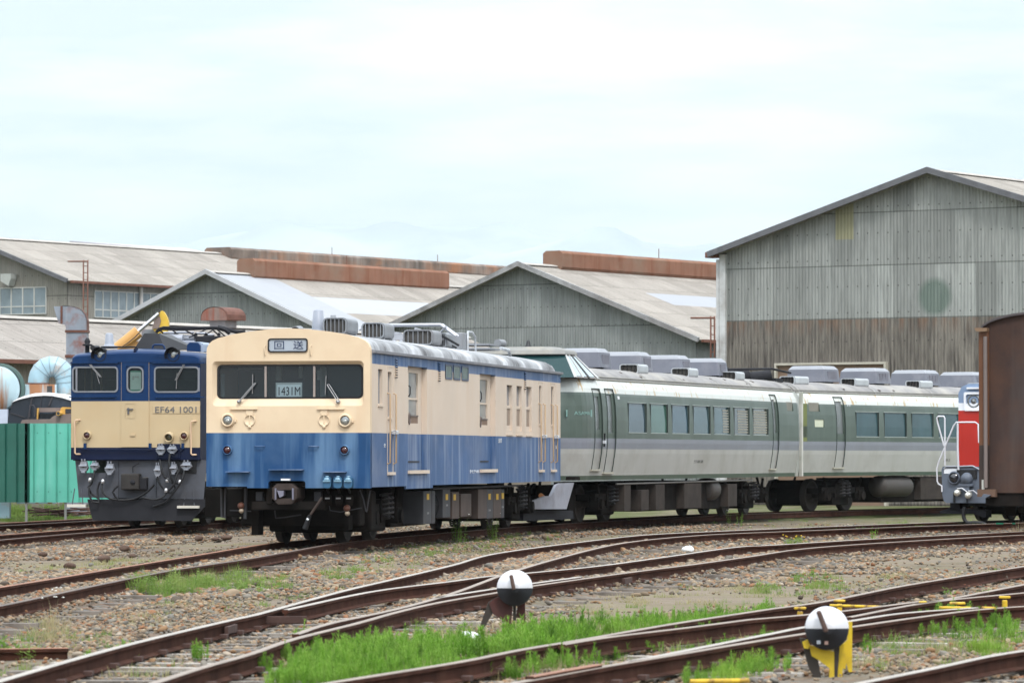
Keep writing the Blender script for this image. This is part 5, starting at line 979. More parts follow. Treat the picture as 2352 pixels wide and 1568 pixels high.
# destination sign
a, b = kq(800,303), kq(1268,465); so = rrect(a[0], b[0], b[1], a[1], .05); si = rrect(a[0]+.022, b[0]-.022, b[1]+.022, a[1]-.022, .035); mb = MB(); plate(mb, so, [si], lambda u,z,d:(u,-.022+d,z), 0, .018); n = len(so); mb.add([(p,-.022,q) for p,q in so]+[(p,0,q) for p,q in so], [(i,(i+1)%n,n+(i+1)%n,n+i) for i in range(n)]); sg_ = mb.build('destination_sign', mblack, tK)
mb = MB(); plate(mb, so, [], lambda u,z,d:(u,-.006,z)); mb.build('sign_blind', paint('sign_blind_white', (.36,.40,.46), .3, 0, .06, 2, bump=0, spec=.6), sg_); a, b = kq(876,335), kq(990,430); mnavy = plain('navy_ink', (.03,.045,.10))
text('回', 'sign_character', mnavy, sg_, (a[0], b[0], b[1], a[1]), lambda u,z,d:(u,-.006+d,z)); a, b = kq(1098,332), kq(1216,430); text('送', 'sign_character', mnavy, sg_, (a[0], b[0], b[1], a[1]), lambda u,z,d:(u,-.006+d,z))
def wiper(pv, el, b0, b1, dd=0): 
    t_ = MB(); q = lambda p, d: Vector((kq(*p)[0], d, kq(*p)[1])); t_.tube([q(pv,-.04), q(el,.02)], .009, 6); off = Vector((.035,0,.01)); t_.tube([q(pv,-.04)+off, q(el,.02)+off], .007, 6); t_.tube([q(el,.02), q(el,.02)+off], .008, 6); t_.tube([q(b0,.045), q(b1,.045)], .009, 6); t_.lathe(q(pv,.08), (0,-1,0), [(0,.0),(.03,.0),(.03,.13),(0,.14)], 12); return t_.build('wiper', msteel, tK)
wiper((460,1045),(632,835),(612,725),(608,950)); wiper((1625,1048),(1490,848),(1476,738),(1465,960))
def ringlamp(x, z, ro, ri, mo, mi, parent, name, y=0, dep=.06, bulge=.02):
    o = MB().lathe((x, y+.01, z), (0,-1,0), [(ro*.96,0),(ro,.012),(ro,dep*.4),(ro*.86,dep*.7),(ro*.86,dep),(ri*1.04,dep),(ri,dep*.55)], 28).build(name, mo, parent); MB().lathe((x, y, z), (0,-1,0), [(ri*1.02,dep*.5),(ri*.8,dep*.5+bulge*.4),(ri*.45,dep*.5+bulge*.8),(0,dep*.5+bulge)], 28).build('lens', mi, o); return o
for cx_, cy_ in ((330,1265),(1710,1270)):
    a = kq(cx_, cy_); r_ = abs(kq(cx_+84, cy_)[0]-a[0]); h = ringlamp(a[0], a[1], r_, r_*.66, mcream, mlens, tK, 'headlight', dep=.07); MB().lathe((a[0]+.0,-.045,a[1]-.015),(0,-1,0),[(.0,.02),(.03,.015),(.045,0)],14).build('bulb', plain('bulb_glass',(.3,.3,.28),.1,.3), h); MB().box(a[0]+r_-.01, a[0]+r_+.025, -.03, 0, a[1]-.03, a[1]+.01).build('clip', mcream, h)
for cx_ in (585, 1460):
    a = kq(cx_, 1265); r_ = .098; c_ = MB().lathe((a[0],0,a[1]),(0,-1,0),[(r_,0),(r_,.022),(r_-.012,.022),(r_-.012,.012),(0,.014)],28).build('round_cover', mcream, tK); MB().box(a[0]-.008,a[0]+.008,-.024,0,a[1]-r_,a[1]+r_).build('cover_bar', mcream, c_); MB().box(a[0]-.065,a[0]+.065,-.016,0,a[1]+r_-.01,a[1]+r_+.085).build('sign_hook', mcream, tK, bevel=.01); MB().lathe((a[0],0,a[1]-r_-.012),(0,-1,0),[(.03,0),(.03,.025),(0,.025)],12).build('cover_latch', mcream, c_)
for a0, a1 in ((360,675),(1380,1700)): a, b = kq(a0,1122), kq(a1,1130); MB().box(a[0],b[0],-.035,0,b[1]-.012,b[1]+.008).build('rain_strip', mcream, tK)
for cx_ in (762, 1300): a, b = kq(cx_,388), kq(cx_+4,505); MB().tube([(a[0]+.02,0,a[1]),(a[0],-.04,a[1]-.01),(b[0],-.04,b[1]+.01),(b[0],0,b[1])], .008, 6).build('grab_handle', mcream, tK)
for cx_ in (328, 1705): a = kq(cx_, 292, 'F2'); ringlamp(a[0], a[1], .088, .066, mblue, mredl, tK, 'tail_light', dep=.08, bulge=.035)
for a0, a1, yy in ((650,757,246),(1285,1392,248)): a, b = kq(a0,yy,'F2'), kq(a1,yy,'F2'); MB().tube([(a[0],0,a[1]),(a[0],-.05,a[1]),(b[0],-.05,b[1]),(b[0],0,b[1])], .011, 6).build('grab_handle', mblue2, tK)
for a0, a1, yy in ((318,592,545),(822,1225,520),(1450,1730,546)): a, b = kq(a0,yy,'F2'), kq(a1,yy,'F2'); MB().box(a[0],b[0],-.13,0,b[1]-.012,b[1]+.006).build('foot_step', mblue2, tK)
a, b = kq(965,635,'F2'), kq(1068,645,'F2'); MB().box(a[0],b[0],-.09,-.005,b[1]-.006,a[1]+.012).build('white_mark', mwl, tK)
for k, cx_ in enumerate((1510,1638,1760)):
    a, b = kq(cx_-48,605,'F2'), kq(cx_+48,738,'F2'); mbj = plain('blue_socket', (.03,.10,.19), .4); mbl2 = plain('pale_blue_cap', (.17,.30,.40), .35); xc = (a[0]+b[0])/2
    j = MB().prism(rrect(a[0],b[0],b[1],a[1],.045), lambda p,q,c:(p,c,q), -.13, -.002).build('jumper_socket', mbj, tK, bevel=.01); MB().lathe((xc,-.09,a[1]-.02),(0,0,1),[(.062,-.035),(.055,.0),(.03,.02),(.03,.035),(0,.035)],16).build('socket_cap', mbl2, j); MB().box(a[0]+.008,b[0]-.008,-.15,-.11,a[1]-.085,a[1]-.06).build('socket_lip', mbl2, j)
    c_, d = kq(cx_-46,815,'F2',.35), kq(cx_+48,945,'F2',.35); o = MB().lathe(((c_[0]+d[0])/2,.33,(c_[1]+d[1])/2),(0,0,1),[(0,-.10),(.05,-.095),(.068,-.03),(.068,.06),(.05,.085),(0,.09)],16).build('hanging_coupler', mund, tK); MB().box(c_[0]+.03,d[0]-.03,.255,.27,(c_[1]+d[1])/2+.02,(c_[1]+d[1])/2+.045).build('stencil_mark', plain('faint_stencil',(.4,.4,.4)), o)
    MB().tube([((c_[0]+d[0])/2,.36,c_[1]+.03),((c_[0]+d[0])/2+.01,.2,c_[1]+.11),((c_[0]+d[0])/2+.0,.1,b[1]+.02)], .02, 8).build('jumper_cable', mblack, tK)
# front beam, coupler, air hoses
q2 = lambda x, y, d: (lambda a: Vector((a[0], d, a[1])))(fK.Q('F2', x, y, d))
def fbox(name, x0, y0, x1, y1, d0, d1, m_, par, bevel=.01): a, b = fK.Q('F2',x0,y0,d0), fK.Q('F2',x1,y1,d0); return MB().box(a[0],b[0],d0,d1,b[1],a[1]).build(name, m_, par, bevel=bevel)
fbox('front_beam', 605,895,1470,995, .12,.32, mund, tK); fbox('beam_post', 780,705,850,930, .1,.3, mund, tK); fbox('guard_iron', 605,1000,690,1290, .55,.9, mund, tK); fbox('guard_iron', 1690,1060,1745,1230, .55,.9, mund, tK)
cp = MB(); o8 = [(q2(x,y,-.12).x, q2(x,y,-.12).z) for x,y in [(905,685),(1070,685),(1135,740),(1140,850),(1080,925),(920,930),(850,860),(850,735)]]; ih = [(q2(x,y,-.12).x, q2(x,y,-.12).z) for x,y in [(905,760),(1085,760),(1085,860),(905,860)]]; plate(cp, o8, [ih[::-1]], lambda u,z,d:(u,-.12+d,z), 0, .2); n = 8; cp.add([(p,-.12,q) for p,q in o8]+[(p,.5,q) for p,q in o8], [(i,(i+1)%n,n+(i+1)%n,n+i) for i in range(n)]); cpo = cp.build('coupler', paint('rusty_coupler', (.05,.038,.034), .8, .0, .3, 6, dirt=(.10,.07,.055), damt=.5, spec=.1), tK)
MB().box(ih[0][0]-.03, ih[0][0]-.005, -.16, .1, ih[2][1]-.02, ih[0][1]+.03).box(ih[1][0]+.005, ih[1][0]+.03, -.16, .1, ih[2][1]-.02, ih[0][1]+.03).build('coupler_jaw', plain('worn_lilac_steel', (.20,.195,.25), .4, .3), cpo); MB().box(ih[0][0], ih[1][0], .06, .08, ih[2][1], ih[0][1]).build('coupler_pocket', mblack, cpo)
MB().prism([(q2(x,y,-.15).x, q2(x,y,-.15).z) for x,y in [(905,765),(985,770),(980,830),(935,850)]], lambda p,q,c:(p,c,q), -.15, .02).build('coupler_tongue', plain('worn_lilac_steel', (.20,.195,.25)), cpo, bevel=.008)
MB().tube([q2(1435,850,.0), q2(1300,1050,.02)], .022, 8).build('lever_arm', mund2, tK); MB().tube([q2(1290,1060,.02), q2(1235,1215,.04)], [.03,.05], 10).build('air_hose', mblack, tK); MB().cyl(q2(1255,1098,.0), q2(1278,1110,.0), .02, n=8).build('hose_clip', mwl, tK)
for cx_, cy_ in ((490,960),(1735,990)): o = MB().lathe(q2(cx_,cy_-25,.25),(0,-1,-.3),[(0,0),(.05,.0),(.06,.06),(.04,.11),(0,.12)],14).build('hose_cock', plain('orange_brown_cock', (.10,.035,.02)), tK); MB().lathe(q2(cx_,cy_+45,.22),(0,-1,0),[(0,0),(.045,.01),(.035,.06),(0,.07)],12).build('cock_end', plain('pale_cock_end', (.34,.27,.20)), o)
for pts, r_ in (([(1880,760),(1920,860),(1950,1010),(1960,1020),(1985,860),(2000,770)],.012),([(1520,945),(1530,1000),(1650,1020),(1900,970)],.01),([(880,1000),(890,1090),(1000,1080),(1190,1050)],.014),([(350,1000),(600,1010)],.012),([(300,740),(290,1090)],.02),([(250,740),(255,1080)],.02),([(540,740),(530,1100)],.03)): MB().tube([q2(*p,.3) for p in pts], r_, 6).build('brake_pipe', mund3, tK)
fbox('step_hanger', 250,735,310,1085, .3,.36, mund, tK); fbox('junction_box', 655,780,735,890, .2,.35, mund3, tK); fbox('junction_box', 1340,780,1420,890, .2,.35, mund3, tK); fbox('underfloor_shroud', 60,745,560,1080, 2.0,3.6, mund, tK); MB().box(-1.05,1.05,.9,1.35,.30,.95).build('underfloor_equipment', mund, tK, bevel=.04); MB().box(-.66,1.15,1.36,1.8,.19,.9).build('underfloor_equipment', mund, tK, bevel=.05); MB().box(-.9,.9,4.2,5.6,.22,.95).build('underfloor_equipment', mund, tK, bevel=.04); fbox('underfloor_shroud', 560,740,1960,1000, 1.2,1.5, mund, tK); fbox('gear_case', 1000,1020,1190,1260, 1.3,1.9, mund, tK, .03)
# side wall
ks = lambda x, y, c='S1', lat=HK: fK.S(c, x, y, lat)
zg = 3.285; zcb = (ks(80,672)[1]+ks(2070,858)[1])/2; zsp = zsplit; zb_ = (ks(80,778,'S2')[1]+ks(2065,712,'S2')[1])/2
def hole(x0, y0, x1, y1, dep, c='S1', c2=None, y2=None): a = ks(x0,y0,c); b = ks(x1,y1 if y2 is None else y0,c); z1 = ks((x0+x1)/2, y0, c)[1]; z0 = ks((x0+x1)/2, y1 if y2 is None else y2, c if c2 is None else c2)[1]; return [a[0], b[0], z0, z1, dep]
Hd1 = hole(475,697,675,0,.10,'S1','S2',600); Hd2 = hole(1226,775,1390,0,.10,'S1','S2',590); Hw = [hole(1508,888,1566,1362,.07), hole(1610,897,1668,1367,.07), hole(1712,906,1768,1372,.07)]
Hs = [hole(163,722,209,1082,.06), hole(265,750,304,1218,.05), hole(1848,895,1872,1292,.04), hole(1973,905,1998,1300,.04)]
FS = lambda u, z, d: (HK-d, u, z)
mb = MB(); wallgrid(mb, .14, LK, [(zb_,zsp,0),(zsp,zcb,1),(zcb,zg,0)], [Hd1,Hd2]+Hw+Hs, FS); mb.build('side_wall', [mblue2, mcream2], tK)
mb = MB(); mb.add([(-HK,.14,zb_),(-HK,LK,zb_),(-HK,LK,zg),(-HK,.14,zg)], [(0,1,2,3)]); mb.build('side_wall', mcream2, tK); MB().box(-HK+.01, HK-.01, LK-.05, LK, zb_, zg).build('end_wall', mblue2, tK); MB().box(-HK+.02, HK-.02, .15, LK-.1, zb_+.02, zb_+.08).build('floor', mund, tK)
a, b = ks(458,790,'S2'), ks(737,785,'S2'); MB().box(HK-.04, HK-.002, a[0], b[0], b[1]-.0, zb_).build('side_skirt', mblue2, tK)
msg = paint('dusty_side_glass', (.20,.21,.21), .2, 0, .15, 2, dirt=(.30,.29,.27), damt=.5, spec=.6, bump=0); msg2 = paint('grey_blue_side_glass', (.17,.19,.22), .15, 0, .2, 2, spec=.6, bump=0)
for H_ in (Hd1, Hd2):
    w_ = H_[1]-H_[0]; mb = MB(); x_ = HK-.10; mid = H_[0]+w_*.26; wins = []
    for u0, u1 in ((H_[0]+.05, mid-.10), (mid+.10, H_[0]+w_*.80)): wins.append([u0, u1, 2.08 if H_ is Hd1 else 2.10, 2.98, .03])
    wallgrid(mb, H_[0], H_[1], [(H_[2],zsp,0),(zsp,H_[3],1)], wins, lambda u,z,d: (x_-d,u,z)); dr = mb.build('cargo_door', [mblue2, mcream2], tK); MB().box(x_-.0, x_+.006, mid-.012, mid+.004, H_[2], H_[3]).build('leaf_gap', plain('door_seam', (.15,.13,.12)), dr)
    for wn in wins:
        MB().box(x_-.035, x_-.028, wn[0], wn[1], wn[2], wn[3]).build('door_window', msg, dr); MB().box(x_-.03, x_-.008, wn[0], wn[1], 2.50, 2.53).build('window_bar', mcream2, dr); MB().box(x_-.02, x_+.012, wn[0], wn[1], 2.20, 2.225).build('guard_bar', plain('tarnished_bar', (.16,.13,.12), .5, .4), dr)
        MB().box(x_-.02, x_-.0, wn[0], wn[1], wn[2], 2.2).build('lower_louvre', plain('brown_louvre', (.20,.13,.09)), dr)
    MB().tube([(x_+.02, mid, 2.55),(x_+.05, mid, 2.6),(x_+.05, mid, 2.72),(x_+.02, mid, 2.75)], .012, 6).build('door_handle', mblack, dr); MB().tube([(x_+.03,mid+.03+.06*math.cos(k), 2.16+.1*math.sin(k)) for k in [q*.785 for q in range(9)]], .012, 6).build('door_latch', plain('tarnished_bar', (.16,.13,.12)), dr)
    MB().box(x_+.0, x_+.01, H_[0]+.03, H_[1]-.25, H_[2]+.14, H_[2]+.165).build('kick_slot', mblack, dr); MB().box(HK-.1, HK+.05, H_[0]-.01, H_[1]+.01, H_[2]-.06, H_[2]).build('door_sill', mcream2, dr)
for H_ in Hw:
    g_ = MB().box(HK-.085, HK-.07, H_[0], H_[1], H_[2], H_[3]).build('window', msg2, tK); zm = H_[2]+(H_[3]-H_[2])*.52; MB().box(HK-.07, HK-.035, H_[0], H_[1]-.0, zm-.03, zm+.03).box(HK-.07,HK-.04,H_[0],H_[1],H_[2],H_[2]+.10).build('sash_bar', mcream2, g_); MB().box(HK-.066, HK-.05, H_[0], H_[1]*1.0-.02, H_[2]+.10, zm-.03).build('lower_blind', plain('blind_brown', (.28,.21,.16)), g_); MB().box(HK, HK+.025, H_[0]-.05, H_[1]+.05, H_[2]-.10, H_[2]-.07).build('sill', mcream2, g_)
for i, H_ in enumerate(Hs):
    g_ = MB().box(HK-.07, HK-.05, H_[0], H_[1], H_[2], H_[3]).build('window', msg2, tK); MB().box(HK, HK+.02, H_[0]-.03, H_[1]+.03, H_[2]-.05, H_[2]-.02).build('sill', mcream2, g_)
for x0, x1, ya, yb, yw in ((258,320,970,535,632),(1841,1883,1080,515,605),(1968,2011,1092,520,603)):
    a0, a1 = ks(x0,ya), ks(x1,ya); zlo = ks(x0,yb,'S2')[1]; zhi = a0[1]
    d_ = MB(); sA, sB = a0[0]+.02, a1[0]-.02; d_.box(HK, HK+.006, sA-.02, sA, zlo-.2, 3.05).box(HK, HK+.006, sB, sB+.02, zlo-.2, 3.05).box(HK, HK+.006, sA, sB, 3.03, 3.05); dd = d_.build('crew_door', mcream2, tK)
    for s_ in (a0[0], a1[0]): MB().tube([(HK,s_,zhi),(HK+.055,s_,zhi-.02),(HK+.055,s_,zlo+.02),(HK,s_,zlo)], .015, 8).build('handrail', paint('ochre_rail', (.42,.29,.18), .5), dd)
    MB().box(HK-.02, HK+.05, sA-.02, sB+.02, ks(x0,yw,'S2')[1]-.03, ks(x0,yw,'S2')[1]+.02).build('door_sill', mcream2, dd); MB().box(HK+.0, HK+.09, a1[0]-.10, a1[0]+.05, zsp-.02, zsp+.05).build('padlock', plain('bright_lock', (.75,.76,.8), .3, .5), dd, bevel=.01); MB().tube([(HK+.07,sA,zsp+.02),(HK+.09,(sA+sB)/2,zsp+.05),(HK+.07,sB,zsp+.02)], .01, 6).build('chain', msteel, dd)
def rungs(x, y0, y1):
    a, b = ks(x,y0), ks(x,y1); n_ = 8
    for k in range(n_):
        z = a[1]+(b[1]-a[1])*k/n_; zz = (z, z+(b[1]-a[1])/n_*.5); m_ = mblue2 if z > zcb else mcream2
        MB().box(HK, HK+.03, a[0]-.06, a[0]+.06, zz[1], zz[0]).build('roof_rung', m_, tK); MB().box(HK, HK+.032, a[0]+.01, a[0]+.05, zz[1]+(b[1]-a[1])/n_*.45, zz[1]).build('rung_gap', plain('rung_gap_dark', (.03,.035,.05)), tK)
rungs(345, 612, 815); rungs(795, 655, 850); rungs(1692, 755, 935)
mgw = paint('dark_green_pane', (.10,.15,.15), .12, 0, .15, 2, spec=.7, bump=0)
for x0, y0, x1, y1 in ((862,666,936,832),(947,674,1021,840),(1033,683,1106,848)):
    a, b = ks(x0,y0), ks(x1,y1); r_o = rrect(a[0], b[0], b[1], ks(x0,y0)[1], .05); r_i = rrect(a[0]+.05, b[0]-.05, b[1]+.035, a[1]-.035, .04); mb = MB(); plate(mb, r_o, [r_i], lambda u,z,d:(HK+.012-d,u,z), 0, .01); g_ = mb.build('vent_window', paint('slate_frame', (.07,.09,.14), .5), tK); mb = MB(); plate(mb, r_o, [], lambda u,z,d:(HK+.005,u,z)); mb.build('pane', mgw, g_)
def stext(s_, x0, y0, x1, y1, c, m_, f=fK, par=tK, lat=HK, FN_=FS): a, b = f.S(c,x0,y0,lat), f.S(c,x1,y1,lat); text(s_, 'side_lettering', m_, par, (a[0], b[0], b[1], a[1]), FN_, ext=.002)
stext('クモヤ143', 1120,595,1212,630,'S2',mwl); stext('定\n員', 1420,268,1436,315,'S2',mwl); stext('検\n査', 1440,268,1452,312,'S2',mwl); stext('全', 222,320,240,362,'S2',mwl); stext('新', 1992+25,340,2028,378,'S2',mwl)
# roof
mroofk = paint('railcar_roof', (.33,.335,.35), .8, 0, .2, 1.4, dirt=(.10,.10,.105), damt=.9, dscale=.7, streak=(.60,.61,.64), samt=.8, sscale=1.6, srange=(.50,.60), spec=.15, bump=.3, bs=25)
rp = [(HK+.0,3.27),(HK-.02,3.36),(HK-.07,3.43),(HK-.17,3.485),(.95,3.55),(.68,3.595),(.35,3.63),(0,3.645)]; rp = rp + [(-a,b) for a,b in rp[-2::-1]]
ss = [.13, .5] + [1+k*.9 for k in range(20)] + [18.5, 18.8, 19.05, 19.25, 19.38, 19.42]; mb = MB(); vs = []
for s_ in ss: k = max(0, (s_-18.4)/1.02); k = 1-(1-math.sqrt(max(0,1-k*k)))*1.0 if k > 0 else 1; vs += [(a*(.85+.15*k) if k < 1 else a, s_, 3.27+(b-3.27)*max(k,.0)) for a, b in rp]
n = len(rp); mb.add(vs, [(i*n+j, i*n+j+1, (i+1)*n+j+1, (i+1)*n+j) for i in range(len(ss)-1) for j in range(n-1)], 0, True); rf_ = mb.build('roof', mroofk, tK)
for s_ in (1.3, 4.9, 9.6, 14.2): mb = MB(); mb.add([(a*1.004, s_+e, b+.008) for e in (-.02,.02) for a, b in rp], [(j, j+1, n+j+1, n+j) for j in range(n-1)]); mb.build('roof_seam', plain('roof_seam_grey', (.26,.26,.27)), rf_)
MB().prism([(HK-.01,3.235),(HK+.05,3.245),(HK+.055,3.29),(HK-.01,3.30)], lambda a,b,c:(a,c,b), .12, LK+.06).build('rain_gutter', paint('gutter_grey', (.22,.22,.24), .6, 0, .15, 2), tK)
KT = lambda c, x, y, lat: (lambda a: Vector((lat, a[0], a[1])))(fK.S(c, x, y, lat))
for x0, x1, ls in ((825,985,.33),(1085,1237,.42),(1365,1562,.50),(1592,1655,.55)):
    a, b = KT('M',x0,0,ls), KT('M',x1,0,ls); c_ = KT('M',(x0+x1)/2, {825:722,1085:758,1365:787,1592:800}[x0], ls); s0 = c_.y; wl = (x1-x0)*.3418/9700*(fK.world(0,s0).y)/.97; coil_vent(rf_, ls, s0, 3.62 if ls < .5 else 3.60, wl, {825:.95,1085:.9,1365:.9,1592:.9}[x0], .29, mgreyroof_v, 'roof_ventilator', 6)
a = KT('M', 795, 690, -.02); MB().lathe((a.x,a.y,3.62),(0,0,1),[(.0,.02),(.30,.02),(.30,.05),(.12,.07),(.115,.1),(.085,.42),(.05,.44),(0,.44)],24).build('antenna', paint('antenna_grey', (.27,.29,.34), .4), rf_); a = KT('M', 920, 712, .12); MB().lathe((a.x,a.y-.3,3.60),(0,0,1),[(.09,0),(.09,.05),(.075,.06),(.075,.22),(.11,.23),(.11,.32),(.05,.33),(.05,.38),(0,.38)],16).build('lamp_post', mgreyroof_v, rf_)
a = KT('M', 640, 662, -.55); MB().tube([(a.x,a.y,3.70),(a.x,a.y+.35,3.72)], .085, 14).build('horn', mgreyroof_v, rf_); MB().lathe((a.x,a.y-.005,3.70),(0,-1,0),[(0,0),(.07,.0),(.075,.004)],14).build('horn_mouth', mblack, rf_)
a, b = KT('M',1678,812,.35), KT('M',1755,706,.35); MB().box(.10,.60,a.y,a.y+.7,3.6,3.95).build('roof_box', mgreyroof_v, rf_, bevel=.02); bx_y = a.y
MB().tube([(.62,bx_y+.5,3.6),(.62,bx_y+.5,3.98),(.62,bx_y+1.0,3.98),(.62,bx_y+1.3,3.9),(.62,bx_y+1.35,3.6)], .02, 8).build('roof_rail', msilv, rf_)
# folded pantograph
py = 9.5; mbp = MB(); mps = plain('pantograph_silver', (.42,.43,.47), .4, .4)
for e in (-.55, .55):
    for k in (0, 1): mbp.cyl((e, py+k*1.5, 3.55), (e, py+k*1.5, 3.74), .05, n=12)
    mbp.tube([(e,py-.1,3.76),(e,py+1.7,3.76)], .03, 8); mbp.tube([(e,py+.1,3.82),(e*.7,py+1.8,3.90),(e*1.5,py+.2,3.98)], .022, 8); mbp.tube([(e,py+1.5,3.80),(e*.6,py-.3,3.93)], .02, 8)
mbp.tube([(-.9,py+.3,3.93),(-.7,py+.3,4.02),(.7,py+.3,4.02),(1.0,py+.3,3.80)], .03, 8); mbp.tube([(-.9,py+.55,3.93),(-.7,py+.55,4.02),(.7,py+.55,4.02),(1.0,py+.55,3.80)], .03, 8); mbp.box(-.6,.6,py-.15,py+.0,3.72,3.80).box(-.4,.4,py+.5,py+.8,3.74,3.86)
for k in range(6): mbp.cyl((-.35+.14*k,py+.9,3.70),(-.35+.14*k,py+1.25,3.86),.03,n=8)
pg = mbp.build('pantograph', mps, rf_); MB().tube([(.2,py+.4,3.92),(.55,py+.9,3.86),(.8,py+1.6,3.66)], .025, 8).tube([(.0,py+.7,3.86),(.4,py+1.2,3.8),(.7,py+1.9,3.62)], .02, 8).build('cable', mblack, pg)
MB().box(-.15,.35,13.6,14.1,3.62,3.92).build('roof_box', paint('brown_grey_box', (.20,.18,.17), .6), rf_, bevel=.01); MB().box(.1,.8,14.6,15.6,3.66,3.70).box(.12,.78,14.62,15.58,3.75,3.79).build('roof_deck', mgreyroof_v, rf_); MB().tube([(.8,15.7,3.72),(.9,16.1,3.68),(.92,16.2,3.5),(.95,16.6,3.52)], .035, 8).build('roof_conduit', msilv, rf_)
# underframe boxes
lt = 1.28
for i, (x0,y0,x1,y1,m_) in enumerate([(638,818,722,1165,mund3),(728,818,760,1160,mund3),(840,800,918,1098,mund3),(938,830,1010,1110,mund2),(1030,850,1138,1088,mund2),(1210,800,1300,1108,mund2),(1300,800,1365,1108,mund3),(1368,800,1450,1103,mund2),(1452,800,1482,1100,mund3)]): boxat(tK, 'equipment_box', m_, fK, 'S2', x0, y0, x1, y1, lt, .9)
for x, y in ((683,877),(880,880),(962,882),(1327,876),(1408,877),(1464,868)): a, b = fK.S('S2',x-11,y-30,lt), fK.S('S2',x+11,y+30,lt); MB().box(lt,lt+.006,a[0],b[0],b[1],a[1]).build('warning_label', myl, tK)
for x, y in ((683,1048),(880,965),(1327,1018),(1463,984)): a, b = fK.S('S2',x-10,y-8,lt), fK.S('S2',x+10,y+8,lt); text('23','box_number',plain('faint_stencil',(.4,.4,.4)),tK,(a[0],b[0],b[1],a[1]),lambda u,z,d:(lt-d,u,z),ext=.001)
a, b = fK.S('S2',430,980,.9), fK.S('S2',640,980,.9); MB().lathe((.85,a[0],a[1]),(0,1,0),[(0,0),(.30,.02),(.36,.1),(.36,b[0]-a[0]-.1),(.30,b[0]-a[0]),(0,b[0]-a[0])],24).build('blower_drum', paint('oily_black', (.02,.02,.021), .25, .2, .3, 3), tK)
a, b = fK.S('S2',730,795,lt), fK.S('S2',1640,760,lt); MB().tube([(lt,a[0],a[1]),(lt,b[0],a[1])], .02, 6).build('air_pipe', mund3, tK); MB().box(-.9,.9,5.5,14.2,.42,.93).build('underframe_core', mund, tK)
bogie(tK, 3.0); bogie(tK, 16.6); c_ = MB().box(-.12,.12,LK-.3,LK+.45,.75,.98).build('coupler', mund, tK)
a = fK.S('S2',1870,890,.9); MB().tube([(.9,a[0]-.1,a[1]+.06),(.95,a[0]+.1,a[1]-.02),(.95,a[0]+.35,a[1]-.06)], [.05,.06,.04], 10).build('hose_cock', plain('orange_hose', (.35,.13,.03)), tK)
# ================================================================ electric locomotive
fE = Fr(-8.29, 93.0, 8.5, -.08); HE = 1.455
tE = thing('electric_locomotive', 'dark blue and cream electric locomotive at left, half hidden behind the cream and blue railcar', 'locomotive', fE)
mnb = paint('deep_blue_gloss', (.003,.025,.09), .35, 0, .1, 1, streak=(.01,.045,.13), samt=.4, spec=.22, bump=.03); mdnb = paint('navy_paint', (.004,.009,.035), .4, 0, .1, 1, spec=.2); mcre = paint('loco_cream', (.48,.37,.225), .4, 0, .04, 1, dirt=(.48,.33,.18), damt=.35, dscale=1.1)
mskirt = paint('grey_skirt', (.072,.077,.095), .6, 0, .15, 2, dirt=(.05,.045,.045), damt=.7, dscale=1.6); mplow = paint('dark_plough', (.022,.022,.026), .75, 0, .2, 2, spec=.15); msf = paint('silver_window_frame', (.24,.25,.28), .35, .5, .1, 3)
eq = lambda x, y, c='A1', d=0: fE.Q(c, x, y, d)
zU = eq(900,245,'A2')[1]; zL = eq(900,680,'A2')[1]; zB = eq(900,795,'A2')[1]; zT = eq(900,1292)[1]
def eh(x0,y0,x1,y1,dep,c='A1',c2='A2'): a = eq(x0,y0,c); b = eq(x1,y1,c2); return [a[0], b[0], b[1], a[1], dep]
wl_, wm_, wr_ = eh(665,1330,1112,162,.05), eh(1192,1330,1352,164,.05), eh(1450,1330,1932,164,.05)
wl_[0] = -HE+.02; wr_[1] = HE-.02
mb = MB(); wallgrid(mb, -HE, HE, [(zB,zL,2),(zL,zU,1),(zU,zT,0)], [wl_,wm_,wr_], FN); mb.build('cab_front', [mnb, mcre, mdnb], tE)
mgl = glass('loco_glass', (.6,.68,.68), .6, .94)
for H_, r_ in ((wl_,.09),(wm_,.12),(wr_,.09)):
    o_ = rrect(H_[0], H_[1], H_[2], H_[3], r_); i_ = rrect(H_[0]+.034, H_[1]-.034, H_[2]+.034, H_[3]-.034, r_-.025); mb = MB(); sq = [(H_[0]-.003,H_[2]-.003),(H_[1]+.003,H_[2]-.003),(H_[1]+.003,H_[3]+.003),(H_[0]-.003,H_[3]+.003)]
    plate(mb, sq, [o_], lambda u,z,d:(u,.003,z)); mb.build('window_surround', mnb, tE); mb = MB(); plate(mb, o_, [i_], lambda u,z,d:(u,-.018+d,z), 0, .05); n = len(o_); mb.add([(p,-.018,q) for p,q in o_]+[(p,.01,q) for p,q in o_], [(i,(i+1)%n,n+(i+1)%n,n+i) for i in range(n)]); g_ = mb.build('cab_window', msf, tE)
    MB().add([(H_[0]+.02,.03,H_[2]+.02),(H_[1]-.02,.03,H_[2]+.02),(H_[1]-.02,.03,H_[3]-.02),(H_[0]+.02,.03,H_[3]-.02)], [(0,1,2,3)]).build('pane', mgl, g_)
    for cx_ in ((720,) if H_ is wl_ else (1872,) if H_ is wr_ else ()): a = eq(cx_,1400)[0]; MB().box(a-.02,a+.02,-.01,.04,H_[2]+.03,H_[3]-.03).build('pillar', msf, g_)
